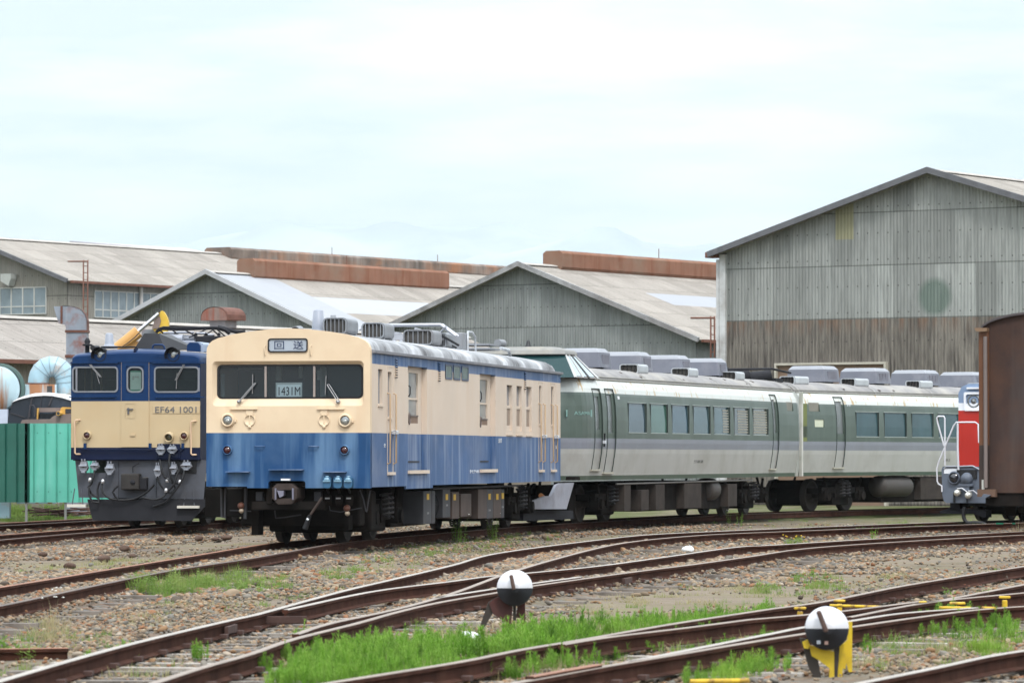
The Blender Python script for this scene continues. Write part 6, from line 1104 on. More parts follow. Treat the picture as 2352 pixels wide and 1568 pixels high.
# notice in the door window
a, b = eq(1222,1382,'A1'), eq(1325,135,'A2'); nt_ = MB().box(a[0],b[0],.035,.04,b[1],a[1]).build('notice', paint('notice_white', (.55,.62,.55), .5), tE); MB().box(a[0],b[0],.036,.039,a[1],a[1]+.03).box(a[0],b[0],.036,.039,b[1]-.06,b[1]-.005).build('notice_edge', plain('notice_green',(.15,.36,.25)), nt_)
c_, d = eq(1240,1420), eq(1305,1455); text('乗務員\n扉', 'notice_lettering', plain('notice_grey',(.35,.2,.2)), nt_, (c_[0],d[0],d[1],c_[1]), lambda u,z,d:(u,.034,z), ext=.0005)
MB().box(-HE+.1,HE-.1,1.7,1.75,1.2,3.3).build('cab_bulkhead', paint('loco_cab_wall', (.03,.045,.04), .8), tE); MB().box(-HE+.05,HE-.05,.1,1.7,zU-.25,zU-.2).build('cab_desk', mblack, tE); ip = MB()
for cx_,y0_,y1_,w_ in ((865,1340,1550,.05),(955,1360,1560,.05),(800,1350,1560,.04)): a,b = eq(cx_,y0_,'A1',.9), eq(cx_,y1_,'A1',.9); ip.box(a[0]-w_/2,a[0]+w_/2,.9,.92,b[1],a[1])
ip.build('cab_pole', plain('cab_pole_brown',(.16,.12,.08)), tE)
# raised door panel and trims
a, b = eq(1145,1278,'A1'), eq(1400,675,'A2'); mb = MB(); dh = rrect(wm_[0],wm_[1],wm_[2],wm_[3],.12)
wallgrid(mb, a[0], b[0], [(b[1],zU,1),(zU,a[1],0)], [[wm_[0]-.01,wm_[1]+.01,wm_[2]-.01,wm_[3]+.01,-.0]], lambda u,z,d:(u,-.022,z)); mb.box(a[0]-.004,a[0],-.022,0,b[1],a[1],1).box(b[0],b[0]+.004,-.022,0,b[1],a[1],1); mb.build('front_door', [mnb, mcre], tE)
a, b = eq(1183,267,'A2'), eq(1270,400,'A2'); mb = MB(); plate(mb, rrect(a[0]-.012,b[0]+.012,b[1]-.012,a[1]+.012,.035), [rrect(a[0],b[0],b[1],a[1],.03)], lambda u,z,d:(u,-.03+d,z),0,.008); mb.build('handle_recess', mcre, tE); c_ = eq(1210,320,'A2'); MB().box(c_[0]-.015,c_[0]+.02,-.05,-.02,c_[1]-.11,c_[1]+.03).box(c_[0]-.03,c_[0]+.11,-.055,-.03,c_[1]-.015,c_[1]+.012).build('door_handle', plain('handle_grey',(.12,.12,.13),.4,.4), tE)
for x0,x1,y_,c in ((665,1110,1297,'A1'),(1440,1930,1297,'A1'),(650,1095,206,'A2'),(1462,1925,208,'A2')): a, b = eq(x0,y_,c), eq(x1,y_,c); MB().box(a[0],b[0],-.05 if c=='A1' else -.035,0,a[1]-.012,a[1]+.012).build('rain_strip', mnb, tE)
a, b = eq(1452,1240), eq(1558,1240); MB().box(a[0],b[0],-.04,0,a[1]-.012,a[1]+.012).build('roof_step', mnb, tE)
# roof dome over the cab
dome = [(eq(x,y)[0], eq(x,y)[1]) for x,y in [(664,1292),(664,1250),(672,1228),(690,1210),(720,1200),(850,1188),(980,1172),(1100,1162),(1290,1157)]]; cxm = 0.0; dome = [(min(a,0) , b) for a,b in dome]; dome = dome[:-1] + [(0,dome[-1][1])]; dome = dome + [(-a,b) for a,b in dome[-2::-1]]
vs = []; n = len(dome)
for k in range(7): th = k/6*math.pi/2; yy = .0 + .45*(1-math.cos(th)); sc_ = math.sin(th); vs += [(a*(.965+.035*sc_), yy-.03, zT + (b-zT)*(.62+.38*sc_)) for a,b in dome]
vs += [(a, 17.4, b) for a,b in dome]; mb = MB(); mb.add(vs, [(k*n+j,k*n+j+1,(k+1)*n+j+1,(k+1)*n+j) for k in range(7) for j in range(n-1)], 0, True); mb.add(vs[:n], [tuple(range(n))], 0); mb.add(vs[-n:], [tuple(range(n))], 0); mb.build('roof', mnb, tE)
for sx in (-1,1): MB().box(sx*HE-.01, sx*HE+.0, .02, 17.4, zB, zT+.02).build('side_wall', mdnb, tE)
MB().box(-HE, HE, 17.38, 17.42, zB, zT).build('end_wall', mdnb, tE); MB().box(-HE+.02,HE-.02,.1,17.3,zB-.02,zB+.1).build('floor', mund, tE)
for cx_ in (942, 1632):
    a = eq(cx_,1222); r_ = .135; o = MB().lathe((a[0],.12,a[1]),(0,-1,0),[(.15,0),(.15,.15),(.13,.16),(.13,.12),(.10,.08)],28).build('headlight', mplow, tE); MB().lathe((a[0],.0,a[1]),(0,-1,0),[(.128,0),(.10,.012),(.05,.03),(0,.035)],24).build('lens', mlens, o); MB().lathe((a[0]-.01,-.005,a[1]-.02),(0,-1,0),[(.05,.02),(.03,.045),(0,.05)],14).build('bulb', plain('bulb_glass',(.3,.3,.28),.1,.3), o)
    hd = MB(); pts = [(a[0]+.16*math.cos(math.radians(t)), a[1]+.16*math.sin(math.radians(t))) for t in range(40, 215, 12)]; hd.add([(p,-.17+.0*i,q) for i,(p,q) in enumerate(pts)] + [(p,.14,q) for p,q in pts] + [(p+(p-a[0])*.06,.14,q+(q-a[1])*.06) for p,q in pts] + [(p+(p-a[0])*.06,-.17,q+(q-a[1])*.06) for p,q in pts], [(i+k*len(pts),i+1+k*len(pts),i+1+(k+1)*len(pts),i+(k+1)*len(pts)) for k in range(3) for i in range(len(pts)-1)]); hd.build('lamp_hood', mplow, o)
for cx_, cy_ in ((822,566),(1735,572)): a = eq(cx_,cy_,'A2'); ringlamp(a[0], a[1], .098, .07, mcre, mredl, tE, 'tail_light', dep=.09, bulge=.03)
a = eq(1597,572,'A2'); o = MB().lathe((a[0],0,a[1]),(0,-1,-.25),[(.10,0),(.10,.16),(.085,.16),(.08,.10)],24).build('marker_lamp', mcre, tE); MB().lathe((a[0],-.06,a[1]-.02),(0,-1,-.25),[(.08,0),(0,.03)],20).build('lens', paint('dull_olive_lens',(.10,.10,.07),.2,spec=.7), o)
a, b = eq(1437,287,'A2'), eq(1880,360,'A2'); pl = MB().box(a[0],b[0],-.012,-.002,b[1],a[1]).build('number_plate', mcre, tE, bevel=.004); c_, d = eq(1462,296,'A2'), eq(1850,352,'A2'); text('EF64 1001', 'number_lettering', plain('plate_silver',(.13,.13,.14),.4,.3), pl, (c_[0],d[0],d[1],c_[1]), lambda u,z,d:(u,-.012+d,z), ext=.006)
for x_, y0_, y1_, sg in ((712,422,742,1),(1803,432,748,1)): a, b, c_ = eq(x_,y0_,'A2'), eq(x_,y1_,'A2'), eq(x_+42,y0_,'A2'); MB().tube([(c_[0],0,a[1]),(c_[0]-.03,-.06,a[1]),(a[0]+.02,-.07,a[1]),(a[0],-.07,a[1]-.03),(b[0],-.07,b[1]+.03),(b[0]+.03,-.07,b[1]),(b[0]+.1,-.06,b[1]),(b[0]+.1,0,b[1])], .019, 8).build('handrail', paint('beige_rail',(.60,.42,.28),.4), tE)
a, b = eq(765,700,'A2'), eq(1720,704,'A2'); MB().tube([(a[0],0,a[1]),(a[0],-.06,a[1]),(b[0],-.06,b[1]),(b[0],0,b[1])], .016, 6).build('front_pipe', mdnb, tE); 
for x_ in (803,1415,1722): a = eq(x_,640,'A2'); MB().box(a[0]-.03,a[0]+.03,-.05,0,a[1]-.12,a[1]).build('bracket', mnb, tE)
a = eq(1255,562,'A2'); MB().box(a[0]-.06,a[0]+.05,-.045,-.02,a[1]-.025,a[1]+.02).build('lamp_iron', mcre, tE)
# skirt
zS = eq(900,1165,'A2')[1]; h1 = [(eq(x,y,'A2')) for x,y in [(800,806),(985,806),(985,918),(800,918)]]; mb = MB(); zS2 = zS; outl = [eq(x,y,'A2') for x,y in [(694,797),(1935,797),(1905,1165),(728,1150)]]; plate(mb, outl, [h1, [eq(x,y,'A2') for x,y in [(1300,960),(1385,960),(1380,1060),(1300,1060)]]], lambda u,z,d:(u,.12+d,z), 0, .03); mb.build('skirt', mskirt, tE); MB().prism([eq(x,y,'A2') for x,y in [(820,1166),(1990,1166),(1800,1368),(872,1366)]], lambda u,z,c:(u,c*(1),z), .0,.05).build('snow_plough', mplow, tE)
for x_ in (1105,1460): a = eq(x_,800,'A2'); MB().box(a[0]-.004,a[0]+.004,.112,.118,zS,zB).build('skirt_seam', mplow, tE)
q3 = lambda x, y, d=0.: (lambda a: Vector((a[0], d, a[1])))(eq(x,y,'A2',d))
o = MB(); a, b = q3(1140,925,-.1), q3(1310,1078,-.1); o.box(a.x,b.x,-.15,.3,b.z,a.z); o.build('coupler', paint('greasy_coupler',(.03,.026,.024),.7,.2,.3,5), tE, bevel=.03); MB().box(q3(1310,0).x,q3(1385,0).x,-.05,.3,q3(0,1075).z,q3(0,962).z).build('coupler_guard', mplow, tE, bevel=.02); MB().lathe(q3(1250,1005,-.14),(0,-1,0),[(.06,0),(.05,.03),(0,.03)],12).build('coupler_pin', mplow, tE); MB().tube([q3(1250,915,-.05),q3(1250,860,-.05),q3(1310,825,-.05)], .015, 6).build('uncoupling_rod', mplow, tE)
mjs = paint('connector_silver', (.30,.32,.37), .4, .3, .15, 8, dirt=(.2,.15,.12), damt=.5, dscale=8)
def connector(x0,y0,x1,y1,d=-.06,flip=False):
    a, b = q3(x0,y0,d), q3(x1,y1,d); w = b.x-a.x; h = a.z-b.z; o = MB().prism([(a.x+w*.2,b.z),(b.x-w*.2,b.z),(b.x-w*.02,b.z+h*.35),(b.x-w*.12,b.z+h*.6),(b.x-w*.2,a.z),(a.x+w*.25,a.z),(a.x+w*.1,b.z+h*.6),(a.x+w*.0,b.z+h*.35)], lambda p,q,c:(p,c,q), d-.05, d+.08).box(a.x+w*.05,b.x-w*.05,d-.11,d-.04,b.z+h*.45,b.z+h*.62).box(a.x+w*.3,a.x+w*.4,d-.08,d,a.z,a.z+h*.25).box(b.x-w*.4,b.x-w*.3,d-.08,d,a.z,a.z+h*.25).build('jumper_connector', mjs, tE, bevel=.01); MB().lathe(((a.x+b.x)/2,d-.06,b.z+h*.45),(0,-1,0),[(w*.13,0),(w*.1,.01),(0,.01)],12).build('connector_cap', mskirt, o); MB().box(a.x+w*.3,b.x-w*.3,d-.07,d+.02,b.z-h*.18,b.z).build('connector_neck', mjs, o)
for q in ((745,810,832,900),(850,820,935,880),(990,832,1080,920),(1470,660,1560,735),(1575,665,1672,725),(1452,845,1520,945),(1600,835,1670,915),(1702,815,1808,880)): connector(*q)
for cx_, cy_ in ((845,985),(1690,1005),(1570,990),(965,1000),(1210+350,1085)): MB().lathe(q3(cx_,cy_+18,-.12),(0.1,0,1),[(0,0),(.035,0),(.04,.05),(.03,.09),(0,.10)],12).build('air_cock', plain('bright_cock',(.6,.6,.62),.3,.6), tE)
for pts in ([(890,880),(880,960),(860,1020),(830,1050),(855,1110),(930,1160)],[(850,1010),(835,1100),(870,1190),(930,1200),(915,1080),(940,1000)],[(960,1010),(955,1070),(1000,1140),(1090,1170),(1250,1165),(1380,1100),(1450,1030)],[(1505,800),(1520,880),(1550,960),(1620,1010),(1650,1060),(1600,1110),(1550,1080),(1490,1000),(1480,950)],[(1600,740),(1590,820),(1600,930),(1630,1010),(1680,1020)],[(1735,890),(1720,970),(1680,1040),(1620,1120),(1560,1190),(1440,1235)],[(1570,1090),(1540,1140),(1460,1170),(1340,1150)],[(1690,880),(1660,950),(1640,1020),(1560,1110)],[(1120,1180),(1060,1100),(1110,1040)]): MB().tube(smooth_path([q3(x,y,-.1-.05*math.sin(i)) for i,(x,y) in enumerate(pts)], .08), .023, 8).build('air_hose', mblack, tE)
for x0,x1 in ((640,815),(1675,1877)): a, b = q3(x0,1213 if x0 < 700 else 1226,-.02), q3(x1,1240 if x0 < 700 else 1250,-.02); MB().box(a.x,b.x,-.12,.12,b.z,a.z).build('foot_step', paint('cream_step',(.55,.52,.46),.6), tE); MB().tube([((a.x+b.x)/2-.12,.0,a.z),((a.x+b.x)/2-.08,.05,a.z+.35)], .012, 6).tube([((a.x+b.x)/2+.12,.0,a.z),((a.x+b.x)/2+.08,.05,a.z+.35)], .012, 6).build('step_bracket', mskirt, tE)
MB().box(q3(1480,0).x,q3(1700,0).x,-.02,.08,zB+.02,q3(0,645).z).build('connector_box', mdnb, tE, bevel=.02); MB().box(q3(1640,0).x,q3(1840,0).x,.09,.118,q3(0,920).z,q3(0,805).z).build('skirt_recess', mblack, tE, bevel=.01)
for pv, el, b0, b1 in (((848,1312),(945,1430),(900,1360),(938,1490)),((1730,1312),(1650,1460),(1668,1390),(1660,1540))): w_ = MB(); Q = lambda p, d: Vector((eq(*p)[0], d, eq(*p)[1])); w_.tube([Q(pv,-.06),Q(el,-.03)], .010, 6).tube([Q(pv,-.06)+Vector((.03,0,0)),Q(el,-.03)+Vector((.03,0,0))], .008, 6).tube([Q(b0,-.02),Q(b1,-.02)], .009, 6); w_.build('wiper', msteel, tE)
bogie(tE, 3.4, .5, 2.5); bogie(tE, 8.7, .5, 2.5); bogie(tE, 14.0, .5, 2.5)
# locomotive roof gear
d3 = lambda x, y, d=1.0: (lambda a: Vector((a[0], d, a[1])))(fE.Q('D3', x, y, d)); zr = dome[n//2][1]
def d3p(pts, d): return [(d3(x,y,d).x, d3(x,y,d).z) for x,y in pts]
fr_ = d3p([(255,575),(372,392),(545,392),(610,575)], .9); bk = [(fr_[0][0]+.15, fr_[0][1]),(fr_[1][0]+.1,fr_[1][1]),(fr_[2][0]+.06,fr_[2][1]),(fr_[3][0]+.55,fr_[3][1])]; mb = MB(); mb.add([(p,.9,q) for p,q in fr_]+[(p,1.9,q) for p,q in bk], [(0,1,2,3),(4,7,6,5),(0,4,5,1),(1,5,6,2),(2,6,7,3)]); mb.build('snow_cover', paint('black_cover',(.035,.035,.04),.5,0,.15,2), tE)
MB().tube([d3(472,572,.5),d3(475,540,.5),d3(495,524,.5),d3(585,524,.5),d3(608,545,.5),d3(612,575,.5)], .022, 8).build('roof_handrail', mnb, tE); MB().prism(d3p([(872,600),(878,525),(905,498),(1000,498),(1028,530),(1030,610)], .7), lambda p,q,c:(p,c,q), .7,.78).build('horn_cover', mnb, tE); MB().prism(d3p([(1000,600),(1000,500),(1060,495),(1112,515),(1118,620)], 1.2), lambda p,q,c:(p,c,q), .8,1.8).build('roof_hatch', paint('grey_blue_hatch',(.30,.36,.47),.4), tE, bevel=.03)
MB().box(d3(265,0,.1).x,d3(292,0,.1).x,-.02,.2,d3(0,670,.1).z,d3(0,570,.1).z).build('roof_bracket', mdnb, tE)
pe = MB(); pe2 = MB(); dp = 3.2
pe.tube(smooth_path([d3(510,380,dp),d3(540,340,dp),d3(600,322,dp),d3(800,330,dp),d3(1050,325,dp),d3(1250,325,dp),d3(1330,350,dp),d3(1385,390,dp)], .1), .03, 8); pe.tube(smooth_path([d3(515,385,dp+.5),d3(570,345,dp+.5),d3(800,348,dp+.5),d3(1240,338,dp+.5),d3(1370,400,dp+.5)], .1), .025, 8)
for y_, x0, x1, r_ in ((385,600,760,.03),(380,760,960,.028),(392,980,1110,.03),(420,640,960,.022),(410,1080,1200,.035),(455,830,1000,.06),(470,850,940,.03)): pe2.tube([d3(x0,y_,dp+.2),d3(x1,y_,dp+.25)], r_, 10)
for x0,y0,x1,y1 in ((560,350,640,430),(700,350,820,440),(900,440,1100,345),(1010,470,1180,350),(1180,350,1320,480),(850,350,1010,440),(1230,345,1330,430),(640,430,560,360)): pe.tube([d3(x0,y0,dp+.1),d3(x1,y1,dp+.4)], .016, 6)
po = pe.build('pantograph', mplow, tE); pe2.build('pantograph_tube', mjs, po); MB().cyl(d3(672,455,dp),d3(830,458,dp), .105, n=16).build('air_cylinder', mjs, po); MB().box(d3(690,0,dp).x,d3(1000,0,dp).x,dp-.3,dp+.5,d3(0,560,dp).z,d3(0,485,dp).z).build('roof_equipment_box', paint('pale_roof_box',(.30,.32,.38),.5,0,.15,3,dirt=(.1,.08,.07),damt=.5), tE, bevel=.02); MB().box(d3(1000,0,dp).x,d3(1400,0,dp).x,dp-.2,dp+.8,d3(0,600,dp).z,d3(0,430,dp).z).build('roof_equipment_box', mplow, tE, bevel=.02)
for x_ in (560,740,980,1100,1250): c_ = d3(x_,405,dp+.1); MB().lathe((c_.x,c_.y,c_.z-.1),(0,0,1),[(.03,0),(.055,.02),(.03,.04),(.055,.06),(.03,.08),(.05,.10),(.02,.14)],12).build('insulator', mplow, po)
MB().tube(smooth_path([d3(1240,318,dp+1.2),d3(1340,340,dp+1.2),d3(1450,372,dp+1.2),d3(1560,372,dp+1.2)], .1), .045, 8).build('roof_cable_duct', mplow, tE)
a = eq(1028,1142,'A1',.8); b = eq(1028,1020,'A1',.8); MB().lathe((a[0],.8,a[1]-.04),(0,0,1),[(0,0),(.19,0),(.19,.05),(.12,.06),(.10,.1),(.085,b[1]-a[1]+.02),(.06,b[1]-a[1]+.05),(0,b[1]-a[1]+.05)],20).build('antenna', paint('antenna_grey',(.27,.29,.34),.4), tE)
a = eq(822,1180,'A1',.6); MB().lathe((a[0],.6,a[1]-.1),(0,0,1),[(.05,0),(.05,.2),(.11,.21),(.11,.24),(.05,.25),(.07,.3),(.03,.38),(0,.38)],14).build('lightning_arrester', mplow, tE); a = eq(880,1155,'A1',.2); MB().tube([(a[0],.1,a[1]),(a[0]+.05,.4,a[1])], .06, 10).build('horn', mblack, tE); MB().tube([(eq(950,1150,'A1',.5)[0],.5,eq(0,1150,'A1',.5)[1]),(eq(1290,1150,'A1',.5)[0],.5,eq(0,1152,'A1',.5)[1])], .02, 6).build('roof_conduit', mplow, tE)
# ================================================================ green express coaches
mgrn = paint('sage_green', (.072,.098,.082), .42, 0, .1, .8, streak=(.115,.15,.13), samt=.6, sscale=2.5, dirt=(.12,.15,.135), damt=.5, dscale=.6, spec=.5); mgrnd = paint('dark_sage', (.06,.09,.065), .5, 0, .1, 1, dirt=(.09,.09,.075), damt=.5)
mlav = paint('lavender_grey', (.21,.22,.255), .42, 0, .07, 1, streak=(.19,.195,.215), samt=.5, sscale=3); mlow = paint('grimy_white_low', (.40,.395,.378), .45, 0, .05, .9, streak=(.34,.33,.295), samt=.5, sscale=2.2, dirt=(.27,.255,.225), damt=.6, dscale=.8)
mupw = paint('rust_run_white', (.56,.58,.55), .32, 0, .03, 1, streak=(.42,.27,.10), samt=.9, sscale=7.5, srange=(.585,.66), spec=.5)
mroofg = paint('stained_grey_roof', (.23,.22,.22), .8, 0, .15, 1.2, dirt=(.36,.335,.30), damt=.8, dscale=.9, streak=(.09,.08,.078), samt=.5, sscale=1.4)
HG = 1.47
INS = [(.93,.13),(1.1,.105),(1.3,.07),(1.55,.03),(1.8,.005),(2.0,0),(2.3,0),(2.6,.015),(2.85,.045),(3.0,.085),(3.12,.14),(3.24,.23)]
def inset(z):
    if z <= INS[0][0]: return INS[0][1]
    for (a, b), (c, d) in zip(INS, INS[1:]):
        if z <= c: return b + (d-b)*(z-a)/(c-a)
    return INS[-1][1]
def coach(fr, name, label, L, nose, group, wins, doors, smalls, zz, bogs, acs, vents):
    t = thing(name, label, 'train coach', fr, group=group); zb0, zs, zl, zg_, zw, zt = zz
    bands = [(zb0,zs,0),(zs,zl,1),(zl,zg_,2),(zg_,zw,3),(zw,zt,4)]; mats = [mgrnd, mlow, mlav, mgrn, mupw]; zsub = [z for z,_ in INS if zb0 < z < zt]
    rn = 1.05
    def fn(u, z, d):
        i = inset(z) + d
        if nose and u < rn*1.5708:
            th = u/rn; return (HG-rn + (rn-i)*math.sin(th), rn - (rn-i)*math.cos(th), z)
        s_ = u - rn*1.5708 + rn if nose else u
        return (HG-i, s_, z)
    U = (lambda s_: s_ - rn + rn*1.5708) if nose else (lambda s_: s_)
    holes = [[U(a), U(b), c, d, .045] for a, b, c, d in wins] + [[U(a), U(b), c, d, .035] for a, b, c, d, *_ in smalls]
    for D_ in doors: holes.append([U(D_[0]), U(D_[1]), D_[2], D_[3], .035])
    mb = MB(); usub = [k*rn*1.5708/8 for k in range(9)] if nose else []
    wallgrid(mb, 0, U(L), bands, holes, fn, usub, zsub); sw = mb.build('side_wall', mats, t)
    for p in sw.data.polygons: p.use_smooth = True
    if nose:
        mb = MB(); w2 = HG-rn; wallgrid(mb, -w2, w2, bands, [], lambda u, z, d: (u, inset(z), z), (), zsub); mb.build('nose_front', mats, t)
        mb = MB(); wallgrid(mb, 0, U(L), bands, [], lambda u, z, d: (-fn(u,z,d)[0], fn(u,z,d)[1], z), usub, zsub); mb.build('side_wall', mats, t)
    else:
        mb = MB(); wallgrid(mb, 0, L, bands, [], lambda u, z, d: (-HG+inset(z), u, z), (), zsub); mb.build('side_wall', mats, t)
    zs_ = [zb0]+zsub+[zt]; prof_ = [(HG-inset(z), z) for z in zs_]+[(-HG+inset(z), z) for z in zs_[::-1]]
    for yy, nm in ((.04,'end_wall'),(L-.04,'end_wall')):
        if nose and yy < 1: continue
        MB().prism(prof_, lambda a,b,c:(a,c,b), yy-.04, yy).build(nm, mupw, t)
    MB().box(-1.3,1.3,.4 if nose else .1,L-.1,zb0,zb0+.08).build('floor', mund, t); MB().box(-.03,.03,1.2 if nose else .3,L-.3,1.3,3.1).build('inner_partition', paint('pale_inner_wall',(.20,.27,.28),.8,0,.2,.7,dirt=(.05,.07,.08),damt=.8,dscale=.5), t)
    # roof
    W_ = HG-inset(zt); rr = [(W_,zt),(W_*.99,zt+.03),(W_*.93,zt+.115),(W_*.82,zt+.19),(W_*.62,zt+.255),(W_*.35,zt+.295),(0,zt+.31)]; rr = rr+[(-a,b) for a,b in rr[-2::-1]]; nr_ = len(rr); s0 = 1.9 if nose else 0; ss_ = [s0] + [s0+(L-s0)*k/24 for k in range(1,25)]
    mb = MB(); mb.add([(a, s_, b) for s_ in ss_ for a,b in rr], [(i*nr_+j,i*nr_+j+1,(i+1)*nr_+j+1,(i+1)*nr_+j) for i in range(24) for j in range(nr_-1)], 0, True); mb.add([(a,ss_[-1],b) for a,b in rr],[tuple(range(nr_))]); mb.add([(a,ss_[0],b) for a,b in rr],[tuple(range(nr_))]); ro = mb.build('roof', mroofg, t)
    for s_ in [s0+.25, L-.05] + [s0+1.2+(L-s0-2)*k/5 for k in range(1,5)]: mb = MB(); mb.add([(a*1.005, s_+e, b+.01) for e in (-.05,.05) for a,b in rr], [(j,j+1,nr_+j+1,nr_+j) for j in range(nr_-1)]); mb.build('roof_band', paint('pale_roof_band',(.30,.29,.28),.7), ro)
    MB().tube([(W_+.02, s0-.0, zt-.01),(W_+.02, L, zt-.01)], .022, 6).build('rain_gutter', plain('gutter_brown_grey',(.26,.25,.22)), t); MB().tube([(W_+.0, s0, zt+.05),(W_+.0, L, zt+.05)], .012, 6).build('roof_edge_pipe', plain('gutter_brown_grey',(.26,.25,.22)), t)
    for k in range(7): s_ = random.uniform(s0+2, L-1); j = 2+random.randrange(2); a0, b0 = rr[j]; MB().lathe((a0, s_, b0+.004), (.35,0,1), [(0,.0),(random.uniform(.03,.08),.0),(0,.012)], 7).build('roof_scar', plain('torn_roof_skin',(.08,.055,.045)), ro)
    for i, (a, b, c, d) in enumerate(wins):
        tint = [('blue_window_glass',(.045,.075,.095)),('green_window_glass',(.035,.10,.075)),('deep_blue_window_glass',(.025,.06,.085)),('teal_window_glass',(.03,.065,.075)),('teal_window_glass',(.03,.065,.075)),('grey_window_glass',(.06,.075,.078)),('olive_window_glass',(.09,.095,.08))][i % 7 if nose else 3]
        mg_ = paint(tint[0], tint[1], .10, 0, .12, .8, spec=.4, bump=0, dirt=tuple(min(1,x*1.9) for x in tint[1]), damt=.35, dscale=.9)
        zz_ = [c] + [z for z in zsub if c < z < d] + [d]; g_ = MB(); g_.add([fn(U(u), z, .03) for z in zz_ for u in (a, b)], [(2*k, 2*k+1, 2*k+3, 2*k+2) for k in range(len(zz_)-1)]); wo_ = g_.build('window', mg_, t)
        for (p0, p1, r0, r1) in ((a-.02,b+.02,d,d+.02),(a-.02,b+.02,c-.02,c),(a-.02,a,c,d),(b,b+.02,c,d)): q_ = fn(U((p0+p1)/2),(r0+r1)/2,0); MB().box(q_[0]-.03,q_[0]+.006,p0,p1,r0,r1).build('window_frame', plain('window_rubber',(.03,.04,.04)) if r0 >= c and p1-p0 < .1 else plain('pale_frame',(.30,.34,.32)), wo_)
        if nose and i >= 4: # slatted blind
            bl = MB(); w0 = a+(b-a)*(.62 if i == 4 else .3 if i == 5 else .04)
            for k in range(9): z_ = c+.04+(d-c-.08)*k/9; q_ = fn(U(a), z_, .026); bl.box(q_[0]-.004,q_[0]+.002,w0,b-.03,z_,z_+(d-c)*.055)
            bl.build('blind', paint('blind_beige',(.26,.245,.20),.6), wo_)
    for a, b, c, d, ma in smalls: q_ = fn(U((a+b)/2),(c+d)/2,.02); MB().box(q_[0]-.02,q_[0],a,b,c,d).build('small_window', ma, t, bevel=.02)
    for D_ in doors:
        a, b, c, d, wa, wb, wc, wd, hd = D_; zz_ = [c] + [z for z in zsub if c < z < d] + [d]; mb = MB(); bnds = [(x,y,m) for x,y,m in ((c,zl,1),(zl,zg_,2),(zg_,zw,3),(zw,d,4)) if x < y]
        wallgrid(mb, U(a), U(b), bnds, [[U(wa),U(wb),wc,wd,.03]], lambda u,z,dd: fn(u,z,.02+dd), (), zsub); do = mb.build('door', [mgrnd,mlow,mlav,mgrn,mupw], t)
        g_ = MB(); z2 = [wc]+[z for z in zsub if wc < z < wd]+[wd]; g_.add([fn(U(u),z,.045) for z in z2 for u in (wa,wb)], [(2*k,2*k+1,2*k+3,2*k+2) for k in range(len(z2)-1)]); g_.build('door_window', paint('door_grey_glass',(.13,.14,.14),.2,0,.15,2,spec=.6), do)
        MB().tube([fn(U(b-.01),z,-.012) for z in zz_], .012, 6).tube([fn(U(a+.01),z,-.008) for z in zz_], .008, 6).tube([fn(U(a),d,-.01),fn(U(b),d,-.01)], .01, 6).build('door_seal', plain('dark_green_seal',(.02,.035,.028)), do); q_ = fn(U(a),c,0); MB().box(q_[0]-.03,q_[0]+.05,a-.08,b+.03,c-.04,c).build('door_step', plain('step_beige',(.38,.36,.30)), do)
        if hd: MB().tube([fn(U(b+.03),zl+.05,-.05),fn(U(b+.03),zl+.35,-.05)], .02, 6).build('door_handrail', mblack, do); q_ = fn(U(b),zl+.15,-.03); MB().box(q_[0],q_[0]+.05,b-.05,b+.06,q_[2]-.03,q_[2]+.04).build('padlock', plain('bright_lock',(.75,.76,.8),.3,.5), do)
    for s_ in bogs: bogie(t, s_, .43, 2.1)
    return t, ro, fn, U
def ac_unit(parent, x, y, z, w, L_, h, nwin=1):
    mac = paint('lilac_grey_unit', (.145,.152,.185), .5, 0, .06, 2, dirt=(.30,.29,.31), damt=.4); mact = paint('lit_unit_top', (.28,.29,.32), .5, 0, .05, 2); vs = [];  # tops get a paler copy: light from above put into the colour
    for zz_, k in ((z,1.0),(z+h*.78,.93),(z+h,.78)): vs += [(x-w/2*k,y+L_*(1-k)/2,zz_),(x+w/2*k,y+L_*(1-k)/2,zz_),(x+w/2*k,y+L_-L_*(1-k)/2,zz_),(x-w/2*k,y+L_-L_*(1-k)/2,zz_)]
    o = MB().add(vs, [(0,1,5,4),(1,2,6,5),(2,3,7,6),(3,0,4,7)]).add(vs, [(4,5,9,8),(5,6,10,9),(6,7,11,10),(7,4,8,11),(8,9,10,11)], 1).build('air_conditioner', [mac, mact], parent, bevel=.035, normals=True, seg=3)
    for k in range(nwin): w0 = L_*.62/nwin; y0 = y+L_*.19+k*w0; o2 = MB().box(x+w/2*.965-.03,x+w/2*.985,y0+.02,y0+w0-.02,z+h*.12,z+h*.66).build('grille', paint('unit_grille',(.15,.15,.18),.7), o)
    MB().box(x-w/2*.7,x+w/2*.7,y+.1,y+L_-.1,z-.12,z).build('unit_base', mund, o); return o
def scoop(parent, x, y, z, w, d, h):
    o = coil_vent(parent, x, y, z, w, d, h, paint('scoop_pale', (.40,.42,.44), .45), 'scoop_ventilator', 5); return o
gS = lambda f, c, x, y: f.S(c, x, y, HG)
fG = Fr(0.02, 92.35, 17.8); fH = Fr(6.45, 113.06, 31.0)
def zbands(f, c, rows, x): return [f.S(c, x, y, HG-inset(2))[1] for y in rows]
xa = 900; zz1 = zbands(fG, 'G1', [1330,1290,1049,952,540,412], xa); zz1[0] -= .0; print('coach bands', zz1)
def rw(f, c, x0, y0, x1, y1): a, b = gS(f,c,x0,y0), gS(f,c,x1,y1); return (a[0], b[0], b[1], f.S(c,(x0+x1)/2,y0,HG)[1])
